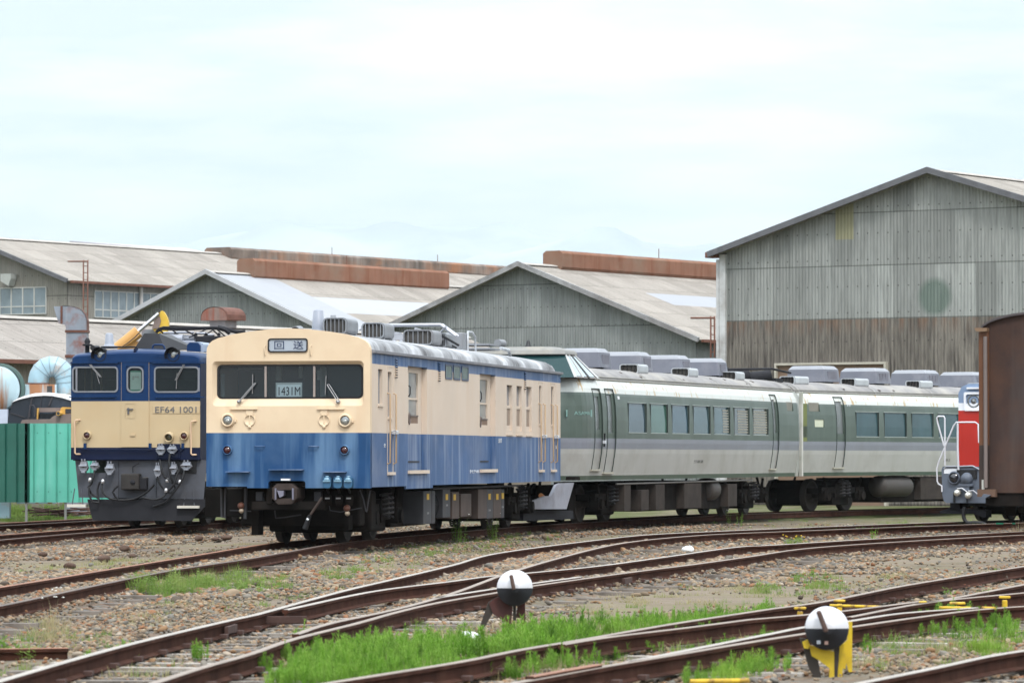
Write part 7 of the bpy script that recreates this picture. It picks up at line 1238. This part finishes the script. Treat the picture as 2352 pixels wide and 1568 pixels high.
wn1 = [rw(fG,'G1',*q) for q in ((742,628,908,905),(950,634,1108,902),(1152,638,1310,903),(1352,642,1508,903),(1545,648,1694,905),(1736,652,1876,902),(1914,656,2054,908))]; zc_, zd_ = sum(w[2] for w in wn1)/7, sum(w[3] for w in wn1)/7; wn1 = [(a,b,zc_,zd_) for a,b,_,_ in wn1]
def dr(f, c, x0, y0, x1, y1, wx0, wy0, wx1, wy1, hd=False): a, b = gS(f,c,x0,y0), gS(f,c,x1,y1); p, q = gS(f,c,wx0,wy0), gS(f,c,wx1,wy1); return (a[0], b[0], max(b[1], 1.12), min(a[1], 3.1), p[0], q[0], q[1], p[1], hd)
d1 = [dr(fG,'G1',420,478,492,1235,432,552,478,865,True), dr(fG,'G1',540,480,618,1262,552,535,602,893), dr(fG,'G1',2098,535,2152,1228,2102,582,2140,895)]
sm1 = [(*(lambda r: r)(rw(fG,'G1',2240,605,2300,690)), paint('toilet_window',(.20,.19,.16),.5))]
LG = fG.side(1836.5, 1000, HG)[0]; print('coach1 length', LG)
cG, roG, fnG, UG = coach(fG, 'train_coach', 'green, grey and white driving coach with a raised cab, just behind the railcar', LG, True, None, wn1, d1, sm1, zz1, [4.1, LG-3.3], None, None)
stripe = lambda s_, f, t, c, x0, y0, x1, y1, m_, fn_, U_: (lambda a, b: text(s_, 'side_lettering', m_, t, (a[0], b[0], b[1], a[1]), lambda u, z, d: fn_(U_(u), z, d), ext=.002))(f.S(c,x0,y0,HG), f.S(c,x1,y1,HG))
mmint = plain('mint_lettering',(.20,.34,.31)); stripe('ASAMA', fG, cG, 'G1', 305, 692, 378, 728, mmint, fnG, UG)
for x0,x1 in ((283,297),(384,398)): a, b = fG.S('G1',x0,678,HG), fG.S('G1',x1,742,HG); q_ = fnG(UG(a[0]),(a[1]+b[1])/2,-.003); MB().box(q_[0]-.003,q_[0]+.002,a[0],b[0],b[1],a[1]).build('logo_bar', mmint, cG)
stripe('クハ189-508', fG, cG, 'G1', 1376, 1145, 1460, 1180, plain('faded_black_lettering',(.16,.155,.145)), fnG, UG); stripe('1', fG, cG, 'G1', 650, 550, 668, 580, mwl, fnG, UG)
for (x0,y0,x1,y1,m_) in ((700,1385,760,1820,0),(860,1430,930,1790,0),(995,1380,1080,1810,1),(1265,1370,1425,1795,1),(1675,1375,1760,1740,0)):
    yq = lambda y: (y-823)*1.0
    a, b = fG.S('G2',x0,y0-823+0,1.3), fG.S('G2',x1,y1-823+0,1.3); zt_ = min(a[1], .95); MB().box(.5,1.3,a[0],b[0],max(.25,b[1]),zt_).build('equipment_box', (mund2, mund3)[m_] if False else paint('brown_grey_box2',(.042,.034,.030),.8,0,.2,3,dirt=(.07,.055,.045),damt=.5,spec=.12), cG, bevel=.01)
MB().box(-.9,1.1,5.9,13.4,.22,.9).build('underframe_core', mund, cG); a = fG.S('G2',1510,600,1.1); MB().lathe((1.0,a[0]-.4,.68),(0,1,0),[(0,0),(.24,.03),(.28,.1),(.28,.75),(.24,.82),(0,.85)],20).build('air_tank', paint('brown_tank',(.05,.042,.038),.6), cG)
a, b = fG.S('G2',610,552,1.25), fG.S('G2',1890,515,1.25); MB().tube([(1.28,a[0],a[1]),(1.28,b[0],b[1])], .022, 6).build('air_pipe', paint('grey_brown_pipe',(.16,.15,.14)), cG)
# raised driving cab
cabm = paint('cab_roof_beige', (.21,.205,.195), .7, 0, .1, 1.5, dirt=(.36,.32,.25), damt=.6, dscale=1.4, streak=(.30,.29,.28), samt=.4); zt1 = zz1[-1]; ztop = 3.92; zbr = 3.72
def cb(u, v): return (u, v)
br = [(-1.37,1.95,zt1),(-1.37,.1,zt1),(-.9,-.02,zt1),(.9,-.02,zt1),(1.37,.1,zt1),(1.37,1.95,zt1)]; tr_ = [(-1.02,1.25,zbr),(-1.02,.55,zbr),(-.7,.48,zbr),(.7,.48,zbr),(1.02,.55,zbr),(1.02,1.25,zbr)]
mb = MB(); mb.add(br+tr_, [(0,1,7,6),(1,2,8,7)]); cab = mb.build('cab_hump', cabm, cG); MB().add(br+tr_, [(5,0,6,11)]).build('cab_rear_slope', cabm, cab)
tp = [(-1.06,1.45,zbr),(-1.06,.48,zbr),(-.72,.38,zbr),(.72,.38,zbr),(1.06,.48,zbr),(1.06,1.45,zbr)]; tq = [(a*.95,b*.9+.1,zbr+.10) for a,b,_ in tp]; tr2 = [(a*.62,b*.7+.3,ztop-.02) for a,b,_ in tp]; MB().add(tp+tq+tr2, [(i,(i+1)%6,6+(i+1)%6,6+i) for i in range(6)]+[(6+i,6+(i+1)%6,12+(i+1)%6,12+i) for i in range(6)]+[tuple(range(12,18)),tuple(range(6))[::-1]], 0, False).build('cab_roof', cabm, cab, bevel=.03)
mgw2 = paint('cab_windscreen_green', (.013,.04,.042), .1, 0, .1, 1, spec=.25, bump=0); MB().add([br[2],br[3],tr_[3],tr_[2]], [(0,1,2,3)]).build('cab_windscreen', mgw2, cab); MB().add([br[3],br[4],tr_[4],tr_[3]], [(0,1,2,3)]).build('corner_windscreen', mgw2, cab)
mcf2 = paint('cab_frame_grey', (.50,.50,.50), .5); B0, B1, T0, T1 = Vector(br[4]), Vector(br[5]), Vector(tr_[4]), Vector(tr_[5])
MB().add([B0,B1,T1,T0], [(0,1,2,3)]).build('cab_side_panel', paint('side_frame_brown',(.22,.20,.19),.5), cab)
nn_ = (B1-B0).cross(T0-B0).normalized()*-1
if nn_.x < 0: nn_ = -nn_
for k, (f0, f1, m_) in enumerate(((.0,.07,mcf2),(.10,.30,0),(.33,.37,mcf2),(.40,.56,0),(.57,.63,plain('dark_bar',(.06,.06,.06))),(.66,.88,0),(.92,1.0,mcf2))):
    pa = [B0.lerp(B1,f0), B0.lerp(B1,f1), T0.lerp(T1,f1), T0.lerp(T1,f0)]
    if m_ == 0: pa = [pa[0].lerp(pa[3],.06), pa[1].lerp(pa[2],.06), pa[2].lerp(pa[1],.08), pa[3].lerp(pa[0],.08)]; m_ = paint('sky_bright_glass', (.58,.66,.70), .05, .6, .04, 1, spec=.9, bump=0); nm = 'cab_side_window'  # bright sky reflection is put into the pane colour
    else: nm = 'cab_frame'
    mb = MB(); h_ = .012 if nm == 'cab_side_window' else .025; mb.add([p+nn_*.003 for p in pa]+[p+nn_*h_ for p in pa], [(4,5,6,7),(0,1,5,4),(1,2,6,5),(2,3,7,6),(3,0,4,7)]); mb.build(nm, m_, cab)
MB().add([(W,1.95,zt1) for W in (1.24,-1.24)]+[(W,1.95,zt1+.31) for W in (-.6,.6)], [(0,1,2,3)]).build('cab_rear_wall', cabm, cab)
a = (.0,1.0,ztop); MB().tube([(-.55,.6,ztop+.07),(-.55,1.0,ztop+.07)], .085, 12).build('horn', mgreyroof_v, cab); MB().lathe((.1,.8,ztop-.03),(0,0,1),[(.1,0),(.06,.05),(.04,.12),(.02,.16),(0,.17)],12).build('beacon', mblack, cab)
# front skirt and plough
sk = [fG.S('G2',*p,1.3) for p in ((235,540),(165,788),(-260,790),(-180,720),(-30,665),(20,665),(70,560),(110,545))]; MB().prism(sk, lambda p,q,c:(c,p,q), 1.22, 1.28).build('skirt', paint('lilac_skirt',(.27,.275,.32),.55,0,.1,2,dirt=(.12,.09,.08),damt=.6), cG); sk = [fG.S('G2',*p,1.1) for p in ((215,800),(225,880),(-250,900),(-250,795))]; MB().prism(sk, lambda p,q,c:(c,p,q), -1.1, 1.1).build('snow_plough', mplow, cG)
for q in ((280,475,105,275),(575,870,128,290),(957,1240,150,308),(1327,1590,175,330)):
    a = fG.S('G1', q[1], q[3]-20, .6); ac_unit(roG, 0.0, a[0], zt1+.32, 1.2, .95, .44)
for x in (653, 1135, 1582): a = fG.S('G1', x+88, 300, .72); scoop(roG, .72, a[0], zt1+.20, .46, .85, .23)
# folded roof gear at the far end of the driving coach
a = fG.S('G1', 1950, 340, .3); mb = MB(); [mb.cyl((x,a[0]-.6+dy,zt1+.35),(x+.5,a[0]-.3+dy,zt1+.42), r, n=12) for x,dy,r in ((-.9,0,.22),(-.5,.5,.20),(.0,.9,.16))]; mb.tube([(-1,a[0]-1.2,zt1+.55),(.8,a[0]-.4,zt1+.58),(.9,a[0]+1.2,zt1+.5)], .03, 8); mb.box(-.8,.6,a[0]+.8,a[0]+1.6,zt1+.25,zt1+.36); mb.build('roof_gear', mplow, roG)
# second coach
zz2 = [zz1[0],zz1[1],zz1[2],zz1[3],zz1[4],zz1[5]]; oy = lambda y: y
wn2 = [rw(fH,'R1',*q) for q in ((776,1034,986,1268),(1040,1040,1242,1272),(1296,1045,1500,1276),(1552,1050,1765,1282))]; pitch = (wn2[3][0]-wn2[0][0])/3; ww = wn2[0][1]-wn2[0][0]; wn2 = [(wn2[0][0]+pitch*k, wn2[0][0]+pitch*k+ww, wn1[0][2], wn1[0][3]) for k in range(8)]
d2 = [dr(fH,'R1',588,905,672,1570,592,952,662,1256)]
sm2 = [(*rw(fH,'R1',340,963,440,1048), paint('toilet_window',(.20,.19,.16),.5)), (*rw(fH,'R1',385,1122,474,1195), paint('yellowed_panel',(.60,.62,.48),.4))]
cH, roH, fnH, UH = coach(fH, 'train_coach', 'green, grey and white passenger coach next along, partly behind the red locomotive', 20.4, False, None, wn2, d2, sm2, zz2, [3.3, 17.2], None, None)
MB().box(HG-.10,HG-.0,.02,.30,zz2[3],zz2[4]).build('olive_end_strip', paint('olive_strip',(.14,.16,.05)), cH); MB().box(HG-.08,HG+.004,-.02,.06,zz2[0],zz2[5]).build('end_gangway_edge', paint('pale_edge_strip',(.50,.49,.45),.6,0,.1,2,dirt=(.15,.17,.1),damt=.6), cH); MB().box(-.6,.6,-1.0,.1,1.0,3.1).build('gangway_bellows', mblack, cH)
for x0,x1,y0,y1,nw in ((132,600,578,728,1),(636,1080,600,740,3),(1108,1545,620,755,3),(1572,2030,645,775,3)): a = fH.S('R1', {132:480,636:968,1108:1440,1572:1890}[x0], y1, .6); ac_unit(roH, .0, a[0], zt1+.32, 1.2, .95, .44, nw)
for x in (50, 622, 1232, 1812): a = fH.S('R1', x+72, 740, .72); scoop(roH, .72, a[0], zt1+.20, .46, .85, .23)
stripe('189-9', fH, cH, 'R1', 1616, 1490, 1672, 1518, plain('faded_black_lettering',(.16,.155,.145)), fnH, UH); stripe('3号', fH, cH, 'R1', 702, 972, 735, 998, mwl, fnH, UH)
MB().box(-.9,1.1,5.5,15.2,.22,.9).build('underframe_core', mund, cH); a = fH.S('R2',1080,800,1.1); MB().lathe((1.05,a[0]-.7,.66),(0,1,0),[(0,0),(.26,.03),(.30,.12),(.30,1.75),(.26,1.85),(0,1.9)],20).build('air_tank', paint('brown_tank',(.05,.042,.038),.6), cH)
a, b = fH.S('R2',1380,740,1.3), fH.S('R2',1600,970,1.3); MB().box(.5,1.3,a[0],a[0]+2.4,.28,.92).build('equipment_box', paint('brown_grey_box2',(.06,.048,.043)), cH, bevel=.01)
# ================================================================ red locomotive end and brown boxcar
fD = Fr(*(at(2250,1100,96.3)[:2]), 26); tD = thing('diesel_locomotive', 'red, white and grey diesel locomotive end with white handrails beside the brown boxcar', 'locomotive', fD); DQ = lambda x, y, c='R2', d=0: fD.Q(c,x,y,d); D6 = lambda x, y, d=0: (lambda a: Vector((a[0],d,a[1])))(fD.Q('D6',x,y,d))
mgb = paint('slate_grey_paint', (.115,.135,.175), .5, 0, .12, 2, dirt=(.07,.07,.08), damt=.5); mrd = paint('signal_red', (.42,.02,.011), .35, 0, .05, 2, spec=.5); mwd = paint('loco_white', (.75,.76,.80), .4); mhb = paint('hood_blue_grey', (.20,.27,.40), .4, 0, .1, 2); xc = D6(450,0).x + 1.42; bl_ = D6(462,450).x
z1_, z0_ = D6(0,450).z, D6(0,1018).z; pl_ = [(D6(475,450).x,z1_),(D6(455,500).x,D6(0,500).z),(D6(468,900).x,D6(0,900).z),(D6(490,985).x,D6(0,985).z),(D6(530,1018).x,z0_),(xc*2-bl_-.2,z0_),(xc*2-bl_,z0_+.1),(xc*2-bl_,z1_)]; MB().prism(pl_, lambda p,q,c:(p,c,q), 0,.06).build('buffer_beam', mgb, tD)
MB().box(bl_+.05, D6(700,0).x, -.004, -.001, D6(0,560).z, D6(0,480).z).build('white_panel', mwd, tD)
hx0 = DQ(1735,1000,'R1',.9)[0]; hx1 = 2*xc-hx0; zhr = DQ(1735,1038,'R1',.9)[1]; zhw = DQ(1735,968,'R1',.9)[1]; zht = DQ(1900,785,'R1',.9)[1]; MB().box(hx0,hx1,.9,6,z1_-.35,zhr).build('hood_lower', mrd, tD); MB().box(hx0,hx1,.9,6,zhr,zhw).build('hood_band', mwd, tD)
MB().prism([(hx0,zhw),(hx1,zhw),(hx1,zht-.22),(hx1-.08,zht-.07),(hx1-.25,zht),(hx0+.25,zht),(hx0+.08,zht-.07),(hx0,zht-.22)], lambda p,q,c:(p,c,q), .9, 6).build('hood_top', mhb, tD, bevel=.03)
a, b = DQ(1790,865,'R1',.9), DQ(2060,1040,'R1',.9); mb = MB(); plate(mb, rrect(a[0],b[0],b[1],a[1],.04), [rrect(a[0]+.05,b[0]-.05,b[1]+.03,a[1]-.05,.05)], lambda u,z,d:(u,.86+d,z), 0, .10); fo = mb.build('headlight_box', mwd, tD); MB().box(a[0]+.04,b[0]-.04,.97,.98,b[1]+.02,a[1]-.04).build('headlight_back', plain('lamp_silver',(.5,.52,.54),.3,.4), fo); c_ = DQ(1878,950,'R1',.9); MB().lathe((c_[0],.95,c_[1]),(0,-1,0),[(.16,0),(.16,.05),(.13,.06),(.10,.04),(0,.075)],24).build('headlight', mlens, fo); a = DQ(1820,828,'R1',.9); MB().box(a[0],a[0]+.8,.84,.9,a[1]-.02,a[1]+.02).build('lamp_visor', mwd, tD)
mhr = paint('white_handrail', (.58,.58,.62), .4)
R2 = lambda x, y, d: (lambda a: Vector((a[0],d,a[1])))(fD.Q('R2',x,y,d))
for pts in ([(1580,860),(1578,805),(1545,785),(1535,760),(1532,640),(1550,580),(1690,240),(1715,208),(1890,207),(1920,225),(1927,400)],[(1608,615),(1608,330),(1606,170),(1598,152),(1545,152),(1532,165),(1540,215),(1600,430)],[(1735,655),(1728,440),(1728,215)]): MB().tube([R2(x,y,-.05) for x,y in pts], .019 if len(pts) != 3 else .025, 8).build('handrail', mhr, tD)
MB().tube([R2(x,y,-.02) for x,y in [(1600,640),(1620,622),(1750,622),(1870,618),(1930,650),(2100,660)]], .018, 6).build('uncoupling_rod', plain('grey_rod',(.35,.37,.42)), tD)
c_ = D6(660,628); ringlamp(c_.x, c_.z, .155, .115, mgb, plain('dark_lens',(.015,.015,.02),.08,0,.9), tD, 'tail_light', dep=.08, bulge=.06); c_ = D6(858,640); MB().box(c_.x-.24,c_.x+.24,-.03,-.0,c_.z-.0,D6(0,500).z).build('connector_backing', mblack, tD); MB().lathe((c_.x,-.02,c_.z),(0,-1,0),[(.145,0),(.13,.06),(.12,.09),(0,.10)],20).build('jumper_connector', mgb, tD); MB().box(c_.x-.17,c_.x+.17,-.12,-.03,c_.z-.17,c_.z-.12).box(c_.x-.08,c_.x+.08,-.10,-.02,c_.z-.27,c_.z-.17).build('connector_flange', mgb, tD)
for x,y in ((728,850),(900,888)): c_ = D6(x,y); o = MB().lathe((c_.x,-.02,c_.z),(0,-1,-.2),[(.07,0),(.08,.1),(.06,.16),(0,.17)],16).build('air_cock', plain('polished_cock',(.7,.68,.62),.25,.6), tD); MB().tube([(c_.x,-.1,c_.z+.08),(c_.x+.12,-.12,c_.z+.09),(c_.x+.28,-.1,c_.z-.03)], .014, 6).build('cock_handle', mhr, o)
MB().box(D6(640,0).x,D6(668,0).x,-.02,0,D6(0,1010).z,D6(0,850).z).build('beam_slot', mblack, tD); MB().box(D6(845,0).x,D6(862,0).x,-.02,0,D6(0,1010).z,D6(0,930).z).build('beam_slot', mblack, tD); MB().box(D6(540,0).x,D6(690,0).x,.2,.6,D6(0,1150).z,z0_).build('step_bracket', mplow, tD); MB().prism([(D6(x,y).x,D6(x,y).z) for x,y in [(375,1150),(540,1105),(720,1110),(1100,1140),(1100,1250),(900,1190),(700,1195),(380,1185)]], lambda p,q,c:(p,c,q), .2,.6).build('snow_plough', mplow, tD)
MB().tube(smooth_path([D6(x,y,-.1) for x,y in [(820,1090),(800,1190),(810,1270),(860,1330),(960,1330),(1080,1335),(1150,1360)]], .05), .045, 10).build('air_hose', mblack, tD); MB().box(bl_+.3,2*xc-bl_-.3,.3,6,.35,z0_+.15).build('underframe', mund, tD); bogie(tD, 2.6, .43, 1.9); MB().box(bl_+.02,2*xc-bl_-.02,.06,6,z1_-.12,z1_-.04).build('walkway', mgb, tD)
fW = Fr(*(at(2250,1100,84.6)[:2]), 24.5); tW = thing('boxcar', 'dark brown round-roofed wooden boxcar end cut off by the right edge', 'freight wagon', fW); WQ = lambda c, x, y, d=0: fW.Q(c,x,y,d)
mbw = paint('dark_brown_boards', (.048,.030,.026), .8, 0, .2, 1.2, dirt=(.105,.05,.03), damt=.5, dscale=.8, streak=(.068,.055,.052), samt=.8, sscale=2.5, spec=.15); mbo = paint('orange_brown_post', (.125,.05,.022), .6, 0, .1, 2)
W5 = lambda x, y, d=0: (lambda a: (a[0], a[1]))(fW.Q('D5',x,y,d)); xL = W5(962,500)[0]; ww_ = 2.75; xR = xL+ww_; xm = (xL+xR)/2
arcp = [W5(x,y) for x,y in ((1002,272),(1015,245),(1060,200),(1130,155),(1200,120),(1300,85),(1420,52),(1560,20),(1774,-8))]; kx = (xm-arcp[0][0]); zpk = arcp[-1][1]+.06; arc = arcp + [(xm, zpk)]; arc = arc + [(2*xm-a, b) for a,b in arc[-2::-1]]; zwb = fW.Q('R2',2000,870)[1]
MB().prism([(xL+.10,zwb)]+[(a+.0,b) for a,b in arc]+[(2*xm-xL-.10,zwb)], lambda p,q,c:(p,c,q), .06, .12).build('end_wall', mbw, tW)
for k in range(0): pass
n = len(arc); mb = MB(); mb.add([(a,-.02,b) for a,b in arc]+[(a,10,b) for a,b in arc]+[(a,-.02,b-.05) for a,b in arc], [(i,i+1,n+i+1,n+i) for i in range(n-1)]+[(i,i+1,2*n+i+1,2*n+i) for i in range(n-1)], 0, True); mb.build('roof', paint('brown_black_roof',(.04,.03,.03),.6), tW)
ze2 = W5(960,345)[1]; MB().box(xL,xL+.20,.0,.06,zwb+.95,ze2).build('corner_post', mbo, tW); MB().box(xL,xL+.20,.0,.06,zwb,zwb+.95).build('corner_post', paint('sooty_post',(.035,.022,.018)), tW); MB().box(xL-.02,xL+.36,-.06,.06,zwb-.08,zwb+.07).build('corner_step', paint('brown_step',(.13,.075,.05)), tW); MB().prism([W5(905,275),W5(1140,275),W5(1130,340),W5(1010,345),W5(940,335)], lambda p,q,c:(p,c,q), -.10,.10).build('gutter_end', paint('gutter_tan',(.20,.125,.075)), tW)
a = W5(1092,430); MB().tube([(a[0],-.04,a[1]),(a[0],-.04,zwb+.1)], .04, 10).build('end_pipe', paint('grey_brown_pipe2',(.17,.135,.125),.5), tW); c_ = fW.Q('D6',1112,735); MB().box(c_[0]-.03,c_[0]+.03,-.02,-.01,c_[1]-.1,c_[1]+.1).build('white_mark', plain('chalky_mark',(.5,.5,.46)), tW)
for sx in (xL+.02, 2*xm-xL-.02): MB().box(sx-.03,sx+.03,.06,10,zwb,ze2).build('side_wall', mbw, tW)
MB().box(xL+.1,xR-.1,.1,10,.5,zwb).build('underframe', mund, tW); MB().prism([fW.Q('D6',x,y,-.15) for x,y in ((1110,880),(1220,900),(1140,945),(1080,930))], lambda p,q,c:(p,c,q), -.15,.1).build('buffer_bracket', mgb, tW)
for k in range(0): z_ = zwb+k*.115; MB().box(xL+.36,2*xm-xL-.36,.052,.0605,z_,z_+.012).build('board_gap', paint('board_gap_dark',(.066,.04,.034)), tW) if z_ < ze2 else None
bo = bogie(tW, 1.9, .43, 1.8); bo.location.x = xm; MB().box(xm-.2,xm+.2,-.35,.1,.75,1.0).build('coupler', mund, tW)
for x0,x1 in ((1320,1430),(1575,1615)): a, b = fW.Q('D6',x0,1330,.6), fW.Q('D6',x1,1355,.6); MB().box(a[0],b[0],.55,.6,b[1],a[1]).build('green_rod', plain('green_rod',(.02,.22,.12)), tW)
# ================================================================ switch levers
def lever(label, x, y, Rr, yb, legs, tilt, frc, base_m):
    g = gp(x, yb, GZ); t = thing('switch_lever', label, 'switch lever', loc=(g.x, g.y, GZ)); c_ = at(x, y, g.y-.06) - t.location; mw = paint('lever_white', (.60,.60,.63), .55, 0, .04, 6, dirt=(.6,.55,.5), damt=.3, dscale=8); mk = paint('lever_black', (.018,.019,.024), .55, 0, .2, 6)
    prof_ = [(0,.085),(.03,.082),(Rr*.35,.078),(Rr*.37,.066),(Rr*.55,.062),(Rr*.58,.050),(Rr*.92,.040),(Rr,.022),(Rr,-.022),(Rr*.92,-.04),(0,-.05)]
    nf = 48; mb = MB(); vs = []; 
    for r, h in prof_:
        for j in range(nf): a = 2*math.pi*j/nf; vs.append((c_.x+r*math.cos(a), c_.y-h, c_.z+r*math.sin(a)))
    fs = [(i*nf+j,i*nf+(j+1)%nf,(i+1)*nf+(j+1)%nf,(i+1)*nf+j) for i in range(len(prof_)-1) for j in range(nf)]
    mb.v = vs; mb.f = fs; mb.sm = [True]*len(fs); mb.m = [0 if (math.sin(2*math.pi*((k%nf)+.5)/nf) > math.sin(math.radians(tilt))*1 ) else 1 for k in range(len(fs))]; mb.build('weight_disc', [mw, mk], t)
    hp, hq = frc; a, b = at(*hp, g.y-.06)-t.location, at(*hq, g.y-.06)-t.location; mhd = paint('rusty_handle', (.085,.05,.04), .7, 0, .2, 8); MB().obox(((a.x+b.x)/2, c_.y-.12, (a.z+b.z)/2), (b-a).normalized(), (0,1,0), (b-a).normalized().cross(Vector((0,1,0))), (b-a).length/2, .035, .018).build('handle', mhd, t, bevel=.012)
    for nm, pts, d0, d1, m_ in legs:
        pp = [at(px_, py_, g.y) - t.location for px_, py_ in pts]; MB().prism([(p.x, max(p.z,-.03)) for p in pp], lambda p,q,c:(p,c,q), d0, d1).build(nm, m_, t, bevel=.006)
    return t, c_
D7 = lambda x, y: P('D7', x, y); D8 = lambda x, y: P('D8', x, y)
my1 = paint('yellow_lever_paint', (.60,.42,.02), .5, 0, .08, 4, dirt=(.20,.12,.03), damt=.55, dscale=6); mdk = paint('oily_leg', (.035,.028,.022), .7, 0, .2, 5); mrb = paint('dark_red_brown', (.055,.018,.015), .7, 0, .3, 5, dirt=(.16,.02,.015), damt=.6, dscale=4)
cc = D7(570,585); t, c_ = lever('switch lever with half white, half black disc on a yellow frame, lower right', *cc, .166, D7(0,1480)[1], [
 ('leg', [D7(*p) for p in ((85,760),(215,780),(420,1160),(475,1490),(360,1490),(250,1290),(150,920))], .02, .08, mdk), ('side_frame', [D7(*p) for p in ((250,880),(560,960),(700,1000),(700,1480),(610,1480),(620,1300),(420,1150),(300,1080))], .0, .05, my1),
 ('side_frame', [D7(*p) for p in ((770,900),(890,860),(870,1100),(850,1480),(750,1480))], .05, .10, my1), ('brace', [D7(*p) for p in ((880,880),(975,780),(975,1000),(920,1320),(870,1320))], .10, .13, my1), ('upright', [D7(*p) for p in ((975,480),(1048,480),(1045,1380),(985,1380),(930,1150),(960,900))], .13, .19, my1), ('post', [D7(*p) for p in ((700,960),(800,900),(760,1490),(690,1490))], .01, .06, mdk),
 ('pivot_lug', [D7(*p) for p in ((130,830),(220,780),(265,890),(230,950),(160,940))], -.03, .0, my1)], 0, (D7(395,265), D7(540,640)), my1)
for (x,y,m_) in ((415,830,plain('pale_stencil',(.35,.38,.42))),(550,840,plain('pinkish_stencil',(.30,.19,.16)))): a = at(*D7(x,y), t.location.y-.06) - t.location; MB().box(a.x-.015,a.x+.015,c_.y-.056,c_.y-.046,a.z-.014,a.z+.014).build('stencil_mark', m_, t, bevel=.003)
cc = D8(937,470); lever('switch lever with half white, half black disc on a dark red frame', *cc, .169, D8(0,1480)[1], [
 ('leg', [D8(*p) for p in ((380,780),(470,720),(520,760),(480,1000),(300,1300),(190,1370),(230,1200))], .02, .09, mdk), ('side_frame', [D8(*p) for p in ((470,720),(600,650),(900,760),(860,1230),(640,1120),(480,1010),(400,800))], .0, .05, mrb),
 ('side_frame', [D8(*p) for p in ((1000,760),(1150,760),(1165,1380),(1110,1380),(1090,1100),(960,1100))], .05, .10, mrb), ('post', [D8(*p) for p in ((900,760),(960,760),(970,1150),(900,1150))], .01, .06, mdk)], 0, (D8(855,190), D8(920,500)), mrb)
